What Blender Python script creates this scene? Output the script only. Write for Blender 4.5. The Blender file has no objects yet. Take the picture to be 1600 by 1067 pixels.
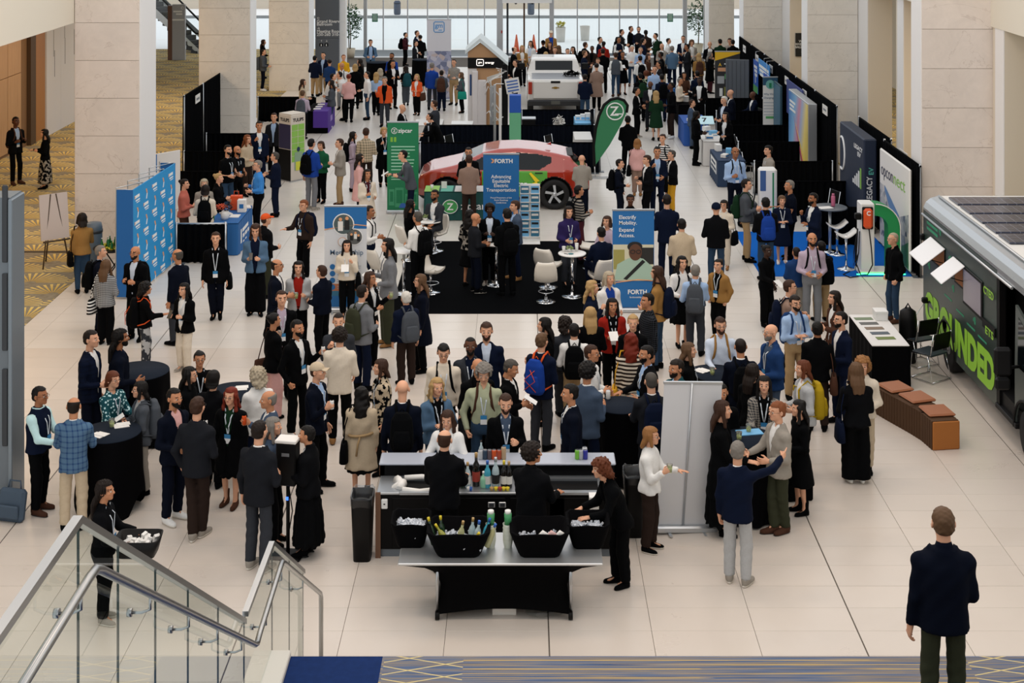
import bpy, math, random
import numpy as np
from mathutils import Vector, Matrix, Euler
R = math.radians
random.seed(7)
RNG = np.random.RandomState(11)
# camera (shift lens, level)
F, HC, U0, V0 = 2300.0, 8.6, 815.0, -187.0
def P(u, v, z=0.0):
 """the place in the hall, at height z, seen at pixel (u, v) of the 1600x1067 frame"""
 Y = F * (HC - z) / (v - V0)
 return ((u - U0) * Y / F, Y, z)
def XY(u, Y): return (u - U0) * Y / F
def ZY(v, Y): return HC - (v - V0) * Y / F
scene = bpy.context.scene
COL = scene.collection
cam_d = bpy.data.cameras.new('camera'); cam = bpy.data.objects.new('camera', cam_d); COL.objects.link(cam)
cam.location = (0, 0, HC); cam.rotation_euler = (R(90), 0, 0)
cam_d.sensor_width = 36; cam_d.lens = F / 1600 * 36
cam_d.shift_x = -(U0 - 800) / 1600; cam_d.shift_y = -(533.5 - V0) / 1600
cam_d.clip_start = 0.5; cam_d.clip_end = 500
scene.camera = cam
# light
world = bpy.data.worlds.new('sky'); scene.world = world; world.use_nodes = True
wn = world.node_tree.nodes; wn['Background'].inputs[0].default_value = (0.95, 0.975, 1.0, 1); wn['Background'].inputs[1].default_value = 0.92
vs = scene.view_settings
vs.view_transform = 'Standard'; vs.look = 'None'; vs.gamma = 1; vs.use_curve_mapping = False
vs.exposure = 0.17
def area_lamp(name, loc, size, power, color, rot=(0, 0, 0), sy=None):
 d = bpy.data.lights.new(name, 'AREA'); d.energy = power; d.color = color
 d.shape = 'RECTANGLE'; d.size = size; d.size_y = sy or size
 o = bpy.data.objects.new(name, d); COL.objects.link(o); o.location = loc; o.rotation_euler = rot
 return o
for x_ in (-5, 0, 5):
 for y_ in (14, 21, 28): area_lamp('hall_downlight', (x_, y_, 11.5), 1.6, 85, (1, .76, .56))
# materials
def lin(c): return c / 12.92 if c <= 0.04045 else ((c + 0.055) / 1.055) ** 2.4
def rgb(h):
 h = h.lstrip('#'); return tuple(lin(int(h[i:i + 2], 16) / 255) for i in (0, 2, 4))
MATS = {}
def mat(name, col='#808080', rough=0.6, metal=0.0, spec=0.5, alpha=None, emit=0.0, trans=0.0, sheen=0.0):
 if name in MATS: return MATS[name]
 m = bpy.data.materials.new(name); m.use_nodes = True; MATS[name] = m
 b = m.node_tree.nodes['Principled BSDF']
 c = rgb(col) if isinstance(col, str) else col
 b.inputs['Base Color'].default_value = (*c, 1); b.inputs['Roughness'].default_value = rough
 b.inputs['Metallic'].default_value = metal; b.inputs['Specular IOR Level'].default_value = spec
 if trans: b.inputs['Transmission Weight'].default_value = trans
 if sheen: b.inputs['Sheen Weight'].default_value = sheen
 if emit:
  b.inputs['Emission Color'].default_value = (*c, 1); b.inputs['Emission Strength'].default_value = emit
 m.diffuse_color = (*c, 1)
 return m
class NT:
 """small helper to write node graphs"""
 def __init__(s, m): s.t = m.node_tree; s.b = s.t.nodes['Principled BSDF']
 def n(s, kind, **kw):
  x = s.t.nodes.new(kind)
  for k, v in kw.items():
   if k.startswith('i_'):
    x.inputs[int(k[2:]) if k[2:].isdigit() else k[2:].replace('_', ' ')].default_value = v
   else: setattr(x, k, v)
  return x
 def l(s, a, b): s.t.links.new(a, b)
 def math(s, op, a, b=None, c=None):
  x = s.n('ShaderNodeMath', operation=op)
  for i, v in enumerate((a, b, c)):
   if v is None: continue
   if hasattr(v, 'is_linked') or hasattr(v, 'links'): s.l(v, x.inputs[i])
   else: x.inputs[i].default_value = v
  return x.outputs[0]
 def mix(s, fac, a, b):
  x = s.n('ShaderNodeMix', data_type='RGBA')
  if hasattr(fac, 'links'): s.l(fac, x.inputs[0])
  else: x.inputs[0].default_value = fac
  for i, v in ((6, a), (7, b)):
   if hasattr(v, 'links'): s.l(v, x.inputs[i])
   else: x.inputs[i].default_value = (*v, 1) if len(v) == 3 else v
  return x.outputs[2]
 def coord(s, which='Object'):
  tc = s.n('ShaderNodeTexCoord'); sp = s.n('ShaderNodeSeparateXYZ'); s.l(tc.outputs[which], sp.inputs[0])
  return tc.outputs[which], sp.outputs
 def noise(s, vec, scale, detail=3, rough=.5, dist=0.0):
  x = s.n('ShaderNodeTexNoise'); s.l(vec, x.inputs['Vector'])
  x.inputs['Scale'].default_value = scale; x.inputs['Detail'].default_value = detail
  x.inputs['Roughness'].default_value = rough; x.inputs['Distortion'].default_value = dist
  return x.outputs[0]
 def ramp(s, fac, stops):
  x = s.n('ShaderNodeValToRGB'); s.l(fac, x.inputs[0])
  e = x.color_ramp.elements
  while len(e) < len(stops): e.new(0.5)
  for el, (p, c) in zip(e, stops): el.position = p; el.color = (*c, 1) if len(c) == 3 else c
  return x.outputs[0]
 def bump(s, h, strength=.3, dist=.01):
  x = s.n('ShaderNodeBump'); s.l(h, x.inputs['Height']); x.inputs['Strength'].default_value = strength
  x.inputs['Distance'].default_value = dist; s.l(x.outputs[0], s.b.inputs['Normal'])
 def base(s, c): s.l(c, s.b.inputs['Base Color'])
# mesh building
def link(name, me, parent=None, loc=None, rot=None, mats=None, smooth=False):
 o = bpy.data.objects.new(name, me); COL.objects.link(o)
 if parent is not None: o.parent = parent
 if loc is not None: o.location = loc
 if rot is not None: o.rotation_euler = rot
 return o
def raw_mesh(name, V, Q, mats=(), mi=None, smooth=True):
 """mesh from numpy verts and quad (or tri) index array, or list of such arrays"""
 V = np.asarray(V, dtype=np.float32)
 Qs = Q if isinstance(Q, list) else [Q]
 me = bpy.data.meshes.new(name)
 me.vertices.add(len(V)); me.vertices.foreach_set('co', V.ravel())
 tot = np.concatenate([np.full(len(q), q.shape[1], dtype=np.int32) for q in Qs]) if Qs else np.zeros(0, np.int32)
 idx = np.concatenate([q.ravel() for q in Qs]).astype(np.int32)
 me.loops.add(len(idx)); me.loops.foreach_set('vertex_index', idx)
 me.polygons.add(len(tot))
 st = np.zeros(len(tot), np.int32); st[1:] = np.cumsum(tot)[:-1]
 me.polygons.foreach_set('loop_start', st)
 if mi is not None: me.polygons.foreach_set('material_index', np.asarray(mi, dtype=np.int32))
 if smooth: me.polygons.foreach_set('use_smooth', np.ones(len(tot), dtype=bool))
 for m in mats: me.materials.append(m)
 me.update(calc_edges=True)
 return me
class MB:
 def __init__(s): s.v = []; s.f = []; s.m = []; s.sm = []
 def add(s, vs, fs, mi=0, smooth=False):
  o = len(s.v); s.v += [tuple(v) for v in vs]
  for f in fs: s.f.append(tuple(i + o for i in f)); s.m.append(mi); s.sm.append(smooth)
  return s
 def box(s, x0, y0, z0, x1, y1, z1, mi=0, M=None, bev=0.0):
  if bev:
   b = min(bev, (x1 - x0) / 2.1, (y1 - y0) / 2.1, (z1 - z0) / 2.1)
   vs = []
   for sx, X, dx in ((0, x0, 1), (1, x1, -1)):
    for sy, Y, dy in ((0, y0, 1), (1, y1, -1)):
     for sz, Z, dz in ((0, z0, 1), (1, z1, -1)):
      vs += [(X, Y + dy * b, Z + dz * b), (X + dx * b, Y, Z + dz * b), (X + dx * b, Y + dy * b, Z)]
   def c(i, j, k, a): return ((i * 2 + j) * 2 + k) * 3 + a
   fs = [[c(0, 0, 0, 0), c(0, 0, 1, 0), c(0, 1, 1, 0), c(0, 1, 0, 0)], [c(1, 0, 0, 0), c(1, 1, 0, 0), c(1, 1, 1, 0), c(1, 0, 1, 0)],
    [c(0, 0, 0, 1), c(1, 0, 0, 1), c(1, 0, 1, 1), c(0, 0, 1, 1)], [c(0, 1, 0, 1), c(0, 1, 1, 1), c(1, 1, 1, 1), c(1, 1, 0, 1)],
    [c(0, 0, 0, 2), c(0, 1, 0, 2), c(1, 1, 0, 2), c(1, 0, 0, 2)], [c(0, 0, 1, 2), c(1, 0, 1, 2), c(1, 1, 1, 2), c(0, 1, 1, 2)]]
   for i in (0, 1):
    for j in (0, 1):
     f = [c(i, j, 0, 0), c(i, j, 0, 1), c(i, j, 1, 1), c(i, j, 1, 0)]; fs.append(f if i == j else f[::-1])
     f = [c(i, 0, j, 0), c(i, 0, j, 2), c(i, 1, j, 2), c(i, 1, j, 0)]; fs.append(f[::-1] if i == j else f)
     f = [c(0, i, j, 1), c(0, i, j, 2), c(1, i, j, 2), c(1, i, j, 1)]; fs.append(f if i == j else f[::-1])
     for k in (0, 1):
      f = [c(i, j, k, 0), c(i, j, k, 1), c(i, j, k, 2)]; fs.append(f[::-1] if (i + j + k) % 2 == 0 else f)
  else:
   vs = [(x0, y0, z0), (x1, y0, z0), (x1, y1, z0), (x0, y1, z0), (x0, y0, z1), (x1, y0, z1), (x1, y1, z1), (x0, y1, z1)]
   fs = [(0, 3, 2, 1), (4, 5, 6, 7), (0, 1, 5, 4), (1, 2, 6, 5), (2, 3, 7, 6), (3, 0, 4, 7)]
  if M is not None: vs = [M @ Vector(v) for v in vs]
  return s.add(vs, fs, mi)
 def cbox(s, c, d, mi=0, bev=0.0, M=None):
  return s.box(c[0] - d[0] / 2, c[1] - d[1] / 2, c[2] - d[2] / 2, c[0] + d[0] / 2, c[1] + d[1] / 2, c[2] + d[2] / 2, mi, M, bev)
 def rings(s, rings, mi=0, cap=True, smooth=True, closed=True):
  n = len(rings[0]); vs = [p for r in rings for p in r]; fs = []
  for i in range(len(rings) - 1):
   for j in range(n if closed else n - 1):
    k = (j + 1) % n
    fs.append((i * n + j, i * n + k, (i + 1) * n + k, (i + 1) * n + j))
  s.add(vs, fs, mi, smooth)
  if cap:
   o = len(s.v) - len(vs)
   s.f.append(tuple(o + j for j in reversed(range(n)))); s.m.append(mi); s.sm.append(False)
   s.f.append(tuple(o + (len(rings) - 1) * n + j for j in range(n))); s.m.append(mi); s.sm.append(False)
  return s
 def lathe(s, prof, c=(0, 0, 0), n=20, mi=0, cap=True, smooth=True, sx=1, sy=1):
  return s.rings([[(c[0] + r * sx * math.cos(a), c[1] + r * sy * math.sin(a), c[2] + z) for a in [2 * math.pi * k / n for k in range(n)]] for r, z in prof], mi, cap, smooth)
 def tube(s, pts, r, n=8, mi=0, cap=True, closed=False, flat=1.0):
  pts = [Vector(p) for p in pts]; rr = r if isinstance(r, (list, tuple)) else [r] * len(pts)
  rs = []; up = Vector((0, 0, 1)); N = len(pts)
  prev = None
  for i, p in enumerate(pts):
   a = pts[i - 1] if (i or closed) else p; b = pts[(i + 1) % N] if (i < N - 1 or closed) else p
   t = (b - a).normalized()
   if prev is None:
    x = t.cross(up)
    if x.length < .05: x = t.cross(Vector((0, 1, 0)))
   else: x = prev - t * prev.dot(t)
   x.normalize(); prev = x; y = t.cross(x)
   rs.append([p + (x * math.cos(q) + y * math.sin(q) * flat) * rr[i] for q in [2 * math.pi * k / n for k in range(n)]])
  if closed: rs.append(rs[0]); cap = False
  return s.rings([r_[::-1] for r_ in rs], mi, cap)
 def prism(s, poly, axis, a, b, mi=0, smooth=False):
  """extrude a 2-d polygon (ccw) along an axis from a to b: 'x' -> poly is (y,z), 'y' -> (x,z), 'z' -> (x,y)"""
  def pt(p, q): return {'x': (q, p[0], p[1]), 'y': (p[0], q, p[1]), 'z': (p[0], p[1], q)}[axis]
  n = len(poly); vs = [pt(p, a) for p in poly] + [pt(p, b) for p in poly]
  s.add(vs, [(j, (j + 1) % n, n + (j + 1) % n, n + j) for j in range(n)], mi, smooth)
  o = len(s.v) - 2 * n
  s.f.append(tuple(o + j for j in reversed(range(n)))); s.f.append(tuple(o + n + j for j in range(n))); s.m += [mi, mi]; s.sm += [False, False]
  return s
 def quad(s, a, b, c, d, mi=0): return s.add([a, b, c, d], [(0, 1, 2, 3)], mi)
 def mesh(s, name, mats):
  me = bpy.data.meshes.new(name); me.from_pydata(s.v, [], s.f)
  for m in mats if isinstance(mats, (list, tuple)) else [mats]: me.materials.append(m)
  me.polygons.foreach_set('material_index', s.m); me.polygons.foreach_set('use_smooth', s.sm)
  me.update(); return me
 def build(s, name, mats, parent=None, loc=None, rot=None):
  return link(name, s.mesh(name, mats), parent, loc, rot)
def tag(o, label=None, cat=None, group=None, kind=None):
 if label: o['label'] = label
 if cat: o['category'] = cat
 if group: o['group'] = group
 if kind: o['kind'] = kind
 return o
def thing(name, label, cat, loc=(0, 0, 0), rz=0.0, group=None):
 o = bpy.data.objects.new(name, None); COL.objects.link(o); o.location = loc; o.rotation_euler = (0, 0, rz)
 o.empty_display_size = 0.1
 return tag(o, label, cat, group)
def struct(o, label=None):
 o['kind'] = 'structure'
 if label: o['label'] = label
 return o
def copy_tree(o, parent=None, loc=None, rz=None, label=None):
 c = o.copy(); COL.objects.link(c); c.parent = parent
 if loc is not None: c.location = loc
 if rz is not None: c.rotation_euler = (0, 0, rz)
 if label: c['label'] = label
 for ch in list(o.children): copy_tree(ch, c)
 return c
def txt(s, size=1.0, bold=0.0, align='CENTER', depth=0.003, spacing=1.0):
 """lettering as a mesh in the xz-plane facing -y, baseline at z=0"""
 cu = bpy.data.curves.new('t', 'FONT'); cu.body = s; cu.size = size; cu.align_x = align; cu.extrude = depth / 2; cu.offset = bold * size
 cu.space_character = spacing; cu.resolution_u = 3
 o = bpy.data.objects.new('t', cu); COL.objects.link(o)
 dg = bpy.context.evaluated_depsgraph_get(); me = bpy.data.meshes.new_from_object(o.evaluated_get(dg))
 bpy.data.objects.remove(o); bpy.data.curves.remove(cu)
 me.transform(Matrix.Rotation(R(90), 4, 'X')); me.materials.clear()
 return me
def letters(s, size, m, parent, loc, rot=(0, 0, 0), bold=0.012, align='CENTER', name='lettering', fit=None, spacing=1.0):
 me = txt(s, size, bold, align, spacing=spacing)
 if fit:
  xs = [v.co.x for v in me.vertices]; w = max(xs) - min(xs)
  me.transform(Matrix.Diagonal((fit / w, 1, 1, 1)))
 me.materials.append(m); me.name = name
 return link(name, me, parent, loc, rot)
# ================================================================ people: bodies, clothes and hair grown from distance fields
def smin(a, b, k):
 h = np.clip(.5 + .5 * (b - a) / k, 0, 1); return b + (a - b) * h - k * h * (1 - h)
class Grid:
 def __init__(s, lo, hi, h):
  s.h = h; s.ax = [np.arange(lo[i] - 2 * h, hi[i] + 2 * h + h * .5, h) for i in range(3)]
  s.F = np.full([len(a) for a in s.ax], 0.15, dtype=np.float32)
 def sub(s, lo, hi):
  return tuple(slice(max(0, np.searchsorted(s.ax[i], lo[i])), max(0, np.searchsorted(s.ax[i], hi[i]))) for i in range(3))
 def xyz(s, sl=(slice(None),) * 3):
  return s.ax[0][sl[0]][:, None, None], s.ax[1][sl[1]][None, :, None], s.ax[2][sl[2]][None, None, :]
 def put(s, sl, d, k):
  s.F[sl] = smin(s.F[sl], d, k)
 def cap(s, a, b, ra, rb, k=.03, c0=None, c1=None, sx=1.0):
  """tapered capsule from a to b; c0/c1 cut it flat at that end"""
  a = np.array(a, float); b = np.array(b, float); m = max(ra, rb) + k + 2 * s.h
  sl = s.sub(np.minimum(a, b) - m, np.maximum(a, b) + m); x, y, z = s.xyz(sl)
  ab = b - a; L2 = ab @ ab + 1e-9
  t = ((x - a[0]) * ab[0] + (y - a[1]) * ab[1] + (z - a[2]) * ab[2]) / L2; tc = np.clip(t, 0, 1)
  d = np.sqrt((x - a[0] - tc * ab[0]) ** 2 + (y - a[1] - tc * ab[1]) ** 2 + (z - a[2] - tc * ab[2]) ** 2) - (ra + (rb - ra) * tc)
  L = math.sqrt(L2)
  if c1 is not None: d = np.maximum(d, (t - c1) * L)
  if c0 is not None: d = np.maximum(d, (c0 - t) * L)
  s.put(sl, d, k)
 def ell(s, c, r, k=.03, cut=False):
  m = k + 2 * s.h; c = np.array(c, float); r = np.array(r, float)
  sl = s.sub(c - r - m, c + r + m); x, y, z = s.xyz(sl)
  q = np.sqrt(((x - c[0]) / r[0]) ** 2 + ((y - c[1]) / r[1]) ** 2 + ((z - c[2]) / r[2]) ** 2)
  d = (q - 1) * r.min()
  if cut: s.F[sl] = -smin(-s.F[sl], d, k)
  else: s.put(sl, d, k)
 def loft(s, zs, ws, ds, cxf, cyf, inf, zlo, zhi, k=.03, pw=2.0):
  """upright stack of ellipses (w, d) along z, centres cx(z), cy(z)"""
  z = s.ax[2]; w = np.interp(z, zs, ws) + inf; d_ = np.interp(z, zs, ds) + inf
  cx = cxf(z); cy = cyf(z); m = k + 2 * s.h
  i = (z > zlo - m) & (z < zhi + m)
  if not i.any(): return
  i0, i1 = np.where(i)[0][[0, -1]]
  W = max(w[i].max(), .01) + m; D = max(d_[i].max(), .01) + m
  sl = s.sub((cx[i].min() - W, cy[i].min() - D, -9), (cx[i].max() + W, cy[i].max() + D, 9)); sl = (sl[0], sl[1], slice(i0, i1 + 1))
  x, y, zz = s.xyz(sl); ww = w[sl[2]][None, None, :]; dd = d_[sl[2]][None, None, :]
  ax = np.abs(x - cx[sl[2]]) / ww; ay = np.abs(y - cy[sl[2]]) / dd
  q = np.sqrt(ax ** 2 + ay ** 2) if pw == 2 else (ax ** pw + ay ** pw) ** (1 / pw)
  dist = (q - 1) * np.minimum(ww, dd)
  dist = np.maximum(dist, np.maximum(zlo - zz, zz - zhi))
  s.put(sl, dist, k)
 def mesh(s):
  return nets(s.F, s.ax, s.h)
_E = [(0, 1), (2, 3), (4, 5), (6, 7), (0, 2), (1, 3), (4, 6), (5, 7), (0, 4), (1, 5), (2, 6), (3, 7)]
_O = np.array([[(c >> 2) & 1, (c >> 1) & 1, c & 1] for c in range(8)])
def nets(F, ax, h):
 s = F < 0
 n0, n1, n2 = F.shape
 cnt = np.zeros((n0 - 1, n1 - 1, n2 - 1), np.int8)
 for o in _O: cnt += s[o[0]:n0 - 1 + o[0], o[1]:n1 - 1 + o[1], o[2]:n2 - 1 + o[2]]
 act = (cnt > 0) & (cnt < 8); I = np.argwhere(act)
 if len(I) == 0: return np.zeros((0, 3)), np.zeros((0, 4), int)
 num = np.full(act.shape, -1, np.int32); num[act] = np.arange(len(I))
 c = np.stack([F[I[:, 0] + o[0], I[:, 1] + o[1], I[:, 2] + o[2]] for o in _O], 1)
 acc = np.zeros((len(I), 3)); n = np.zeros(len(I))
 for a, b in _E:
  fa, fb = c[:, a], c[:, b]; x = (fa < 0) != (fb < 0)
  t = np.where(x, fa / np.where(x, fa - fb, 1), 0)
  acc += x[:, None] * (_O[a] + t[:, None] * (_O[b] - _O[a])); n += x
 V = (I + acc / n[:, None]) * h + np.array([ax[0][0], ax[1][0], ax[2][0]])
 Q = []
 for d in range(3):
  e, f = [(1, 2), (2, 0), (0, 1)][d]
  lo = [slice(1, -1)] * 3; hi = [slice(1, -1)] * 3
  lo[d] = slice(0, -1); hi[d] = slice(1, None)
  A = s[tuple(lo)]; B = s[tuple(hi)]
  X = np.argwhere(A != B)
  if len(X) == 0: continue
  sg = A[X[:, 0], X[:, 1], X[:, 2]]
  base = X.copy(); base[:, e] += 1; base[:, f] += 1
  def cell(de, df):
   q = base.copy(); q[:, e] += de; q[:, f] += df; return num[q[:, 0], q[:, 1], q[:, 2]]
  q = np.stack([cell(-1, -1), cell(0, -1), cell(0, 0), cell(-1, 0)], 1)
  q[~sg] = q[~sg][:, ::-1]; Q.append(q)
 return V, np.concatenate(Q)
def warp(g, amp, freq, ph, zs=.5):
 """cloth folds: a small rolling offset of the field"""
 x, y, z = g.xyz(); w = freq
 g.F += amp * (np.sin(w * (x * 1.3 + z * zs) + ph) * np.sin(w * (y * 1.1 - z * zs * 1.4) + ph * 2.1) + .6 * np.sin(w * 1.9 * (z * zs * 1.6 + x * .7 - y * .5) + ph * 3.3)).astype(np.float32)
# heads
_cache = {}
def head_template(lod):
 key = ('head', lod)
 if key in _cache: return _cache[key]
 h = (.0092, .0155, .023)[lod]
 g = Grid((-.1, -.13, -.14), (.1, .12, .13), h)
 g.ell((0, .012, .034), (.0745, .095, .083), .01)
 g.ell((0, -.026, -.04), (.059, .066, .068), .03)
 g.ell((0, -.066, -.092), (.024, .022, .02), .03)
 g.cap((-.036, -.076, .024), (.036, -.076, .024), .013, .013, .012)
 for s in (-1, 1):
  g.ell((s * .042, -.06, -.02), (.02, .02, .016), .02)
  g.ell((s * .0325, -.1, .004), (.017, .013, .012), .008, cut=True)
 g.cap((0, -.086, .018), (0, -.108, -.022), .008, .0125, .01)
 g.ell((0, -.098, -.024), (.017, .012, .008), .008)
 g.cap((-.02, -.0845, -.0525), (.02, -.0845, -.0525), .0075, .0075, .008)
 g.cap((0, -.09, -.046), (0, -.09, -.06), .006, .006, .008)
 for s in (-1, 1):
  g.ell((s * .081, .016, -.004), (.0125, .022, .034), .008)
  g.ell((s * .086, .008, .0), (.006, .011, .018), .004, cut=True)
 g.cap((0, .018, -.05), (0, .026, -.14), .05, .052, .03)
 V, Q = g.mesh(); C = V[Q].mean(1)
 mi = np.zeros(len(Q), int)
 lip = (np.abs(C[:, 0]) < .021) & (C[:, 2] < -.0465 - .1 * np.abs(C[:, 0])) & (C[:, 2] > -.0605) & (C[:, 1] < -.083); mi[lip] = 1
 brow = (np.abs(C[:, 0]) > .013) & (np.abs(C[:, 0]) < .052) & (np.abs(C[:, 2] - .034 + .25 * np.maximum(np.abs(C[:, 0]) - .036, 0) + .12 * np.maximum(.024 - np.abs(C[:, 0]), 0)) < .0031 + .35 * (h - .006)) & (C[:, 1] < -.055); mi[brow] = 2
 vs, qs, ms = [V], [Q], [mi]; n = len(V)
 if lod < 2:
  for s in (-1, 1):
   e = MB(); e.lathe([(.0001, -.0128), (.009, -.009), (.0128, 0), (.009, .009), (.0001, .0128)], n=8)
   ev = np.array(e.v); ev = ev[:, [0, 2, 1]] * [1.15, .9, .85] + [s * .0325, -.0795, .0035]
   q4 = np.array([f for f in e.f if len(f) == 4])
   ec = ev[q4].mean(1); em = np.where((np.abs(ec[:, 0] - s * .0325) < .0075) & (ec[:, 1] < -.084), 4, 3)
   vs.append(ev); qs.append(q4 + n); ms.append(em); n += len(ev)
 else:
  eye = (np.abs(np.abs(C[:, 0]) - .0325) < .014) & (np.abs(C[:, 2] - .004) < .009) & (C[:, 1] < -.06); mi[eye] = 4
 r = (np.concatenate(vs), np.concatenate(qs), np.concatenate(ms)); _cache[key] = r
 return r
def hair_template(style, lod):
 """hair mesh in the head frame (shared); the frame is the head's: face towards -y"""
 key = ('hair', style, lod)
 if key in _cache: return _cache[key]
 h = (.0085, .012, .02)[lod]
 lowz = {'long': -.36, 'wavy': -.36, 'dreads': -.4, 'bob': -.17, 'curlybob': -.2, 'pony': -.3, 'mid': -.22}.get(style, -.16)
 g = Grid((-.14, -.14, lowz), (.14, .22, .19), h); x, y, z = g.xyz()
 inf = {'buzz': .004, 'fringe': .006, 'short': .013, 'side': .017, 'cap': .012, 'beanie': .016, 'curly': .034, 'curlybob': .034}.get(style, .015)
 g.ell((0, .014, .036), (.0745 + inf * (.6 if style in ('short', 'buzz', 'side', 'fringe') else 1), .095 + inf, .084 + inf * 1.05), .005)
 if style in ('short', 'buzz', 'side', 'fringe', 'curly'):
  g.ell((0, .05, -.03), (.062 + inf * .6, .05 + inf * .6, .05), .03)
 if style in ('long', 'wavy', 'dreads', 'mid', 'bob', 'curlybob'):
  b = lowz + .05
  zz = np.array([b, b * .6, -.06, .03, .09]); wv = .012 if style == 'wavy' else 0
  ws = {'dreads': [.07, .09, .098, .095, .06], 'curlybob': [.07, .115, .125, .115, .08]}.get(style, [.07, .098, .1, .092, .06])
  ds = [.034, .042, .055, .075, .06] if style != 'curlybob' else [.05, .08, .09, .09, .07]
  g.loft(zz, np.array(ws), np.array(ds), lambda q: q * 0, lambda q: np.interp(q, [b, -.17, -.1, -.04, .05], [.135, .125, .095, .055, .03]), 0, b, .1, .03)
  if style in ('long', 'wavy', 'mid'):
   for s in (-1, 1):
    g.cap((s * .078, .0, .03), (s * .092, -.028, b * .62), .022, .026, .02)
 if style in ('pony', 'bun'):
  g.ell((0, .105, .05), (.03, .032, .03), .01)
  if style == 'pony': g.cap((0, .125, .05), (0, .12, -.22), .03, .018, .02)
  else: g.ell((0, .12, .075), (.042, .04, .042), .01)
 if style in ('curly', 'curlybob', 'wavy', 'dreads', 'short', 'side', 'long', 'mid'):
  a, f = {'curly': (.011, 95), 'curlybob': (.013, 80), 'wavy': (.009, 42), 'dreads': (.008, 120), 'short': (.0035, 110), 'side': (.005, 70)}.get(style, (.004, 80))
  if style in ('dreads', 'long', 'mid'): g.F += a * np.sin(f * np.arctan2(x, y - .02) * .1 * (2 if style == 'dreads' else 1.6))
  else: g.F += a * (np.sin(f * x + 14 * z) * np.sin(f * y + 3) * np.sin(f * z + 1) + .5 * np.sin(f * .6 * (x + y) + 2) * np.sin(f * .7 * (z - y)))
 # the face stays free: cut everything in front below the hairline
 if style in ('cap', 'beanie'):
  line = .022 + .12 * (y + .02) * 0
  g.F = np.maximum(g.F, (.03 if style == 'cap' else .012) - .15 * (y) - z)
  if style == 'cap': g.ell((0, -.12, .038), (.068, .07, .011), .008)
  if style == 'cap': g.F = np.maximum(g.F, -(z - (.03 - .1 * y)) - .012)
 else:
  hl = {'side': .076, 'fringe': .052, 'buzz': .086, 'bob': .062, 'long': .076, 'wavy': .074, 'mid': .074, 'curlybob': .07}.get(style, .082)
  front = np.maximum(-.034 - y + .35 * np.maximum(z - .02, 0) * 0, 0 * y)
  face = np.minimum(np.minimum(hl - z, -.012 - y + 0 * z) + 0 * x, 9)
  if style in ('long', 'wavy', 'dreads', 'mid', 'bob', 'curlybob', 'curly'):
   face = np.minimum(face, .066 + (.01 if style in ('curly', 'curlybob') else 0) - np.abs(x) + .0 * z)
   face2 = np.minimum(.02 - z, -.03 - y); face = np.maximum(face, np.minimum(face2, .06 - np.abs(x)))
  else:
   ear = np.minimum(np.minimum(.018 - z, .035 - y), 9 + 0 * x); face = np.maximum(face, ear)
  g.F = np.maximum(g.F, face.astype(np.float32))
  if style == 'fringe':
   g.F = np.maximum(g.F, (z - .058 + .25 * (-.02 - y)).astype(np.float32))
  if style in ('short', 'buzz', 'side', 'fringe', 'curly', 'pony', 'bun'):
   g.F = np.maximum(g.F, np.where(y < .13, -.075 - z, -1).astype(np.float32) if style != 'pony' else np.where(y < .09, -.075 - z, -1).astype(np.float32))
 V, Q = g.mesh()
 me = raw_mesh('hair', V, Q, [None]); _cache[key] = me
 return me
def beard_template(lod):
 key = ('beard', lod)
 if key in _cache: return _cache[key]
 h = (.008, .0125, .02)[lod]; g = Grid((-.09, -.12, -.14), (.09, .03, .02), h)
 g.ell((0, -.028, -.046), (.0615, .0685, .07), .01); g.ell((0, -.066, -.1), (.03, .028, .026), .03)
 x, y, z = g.xyz()
 up = z + .028 - .6 * np.maximum(np.abs(x) - .03, 0) * 1.2
 g.F = np.maximum(g.F, up.astype(np.float32)); g.F = np.maximum(g.F, (y - .002 + 0 * x).astype(np.float32))
 mouth = .012 - np.sqrt((x / 1.9) ** 2 + (z + .052) ** 2); g.F = np.maximum(g.F, np.where(y < -.05, mouth, -1).astype(np.float32))
 nose = np.minimum(.026 - np.abs(x), z + .036); g.F = np.maximum(g.F, np.where(y < -.05, nose, -1).astype(np.float32))
 V, Q = g.mesh(); me = raw_mesh('beard', V, Q, [None]); _cache[key] = me
 return me
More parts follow.
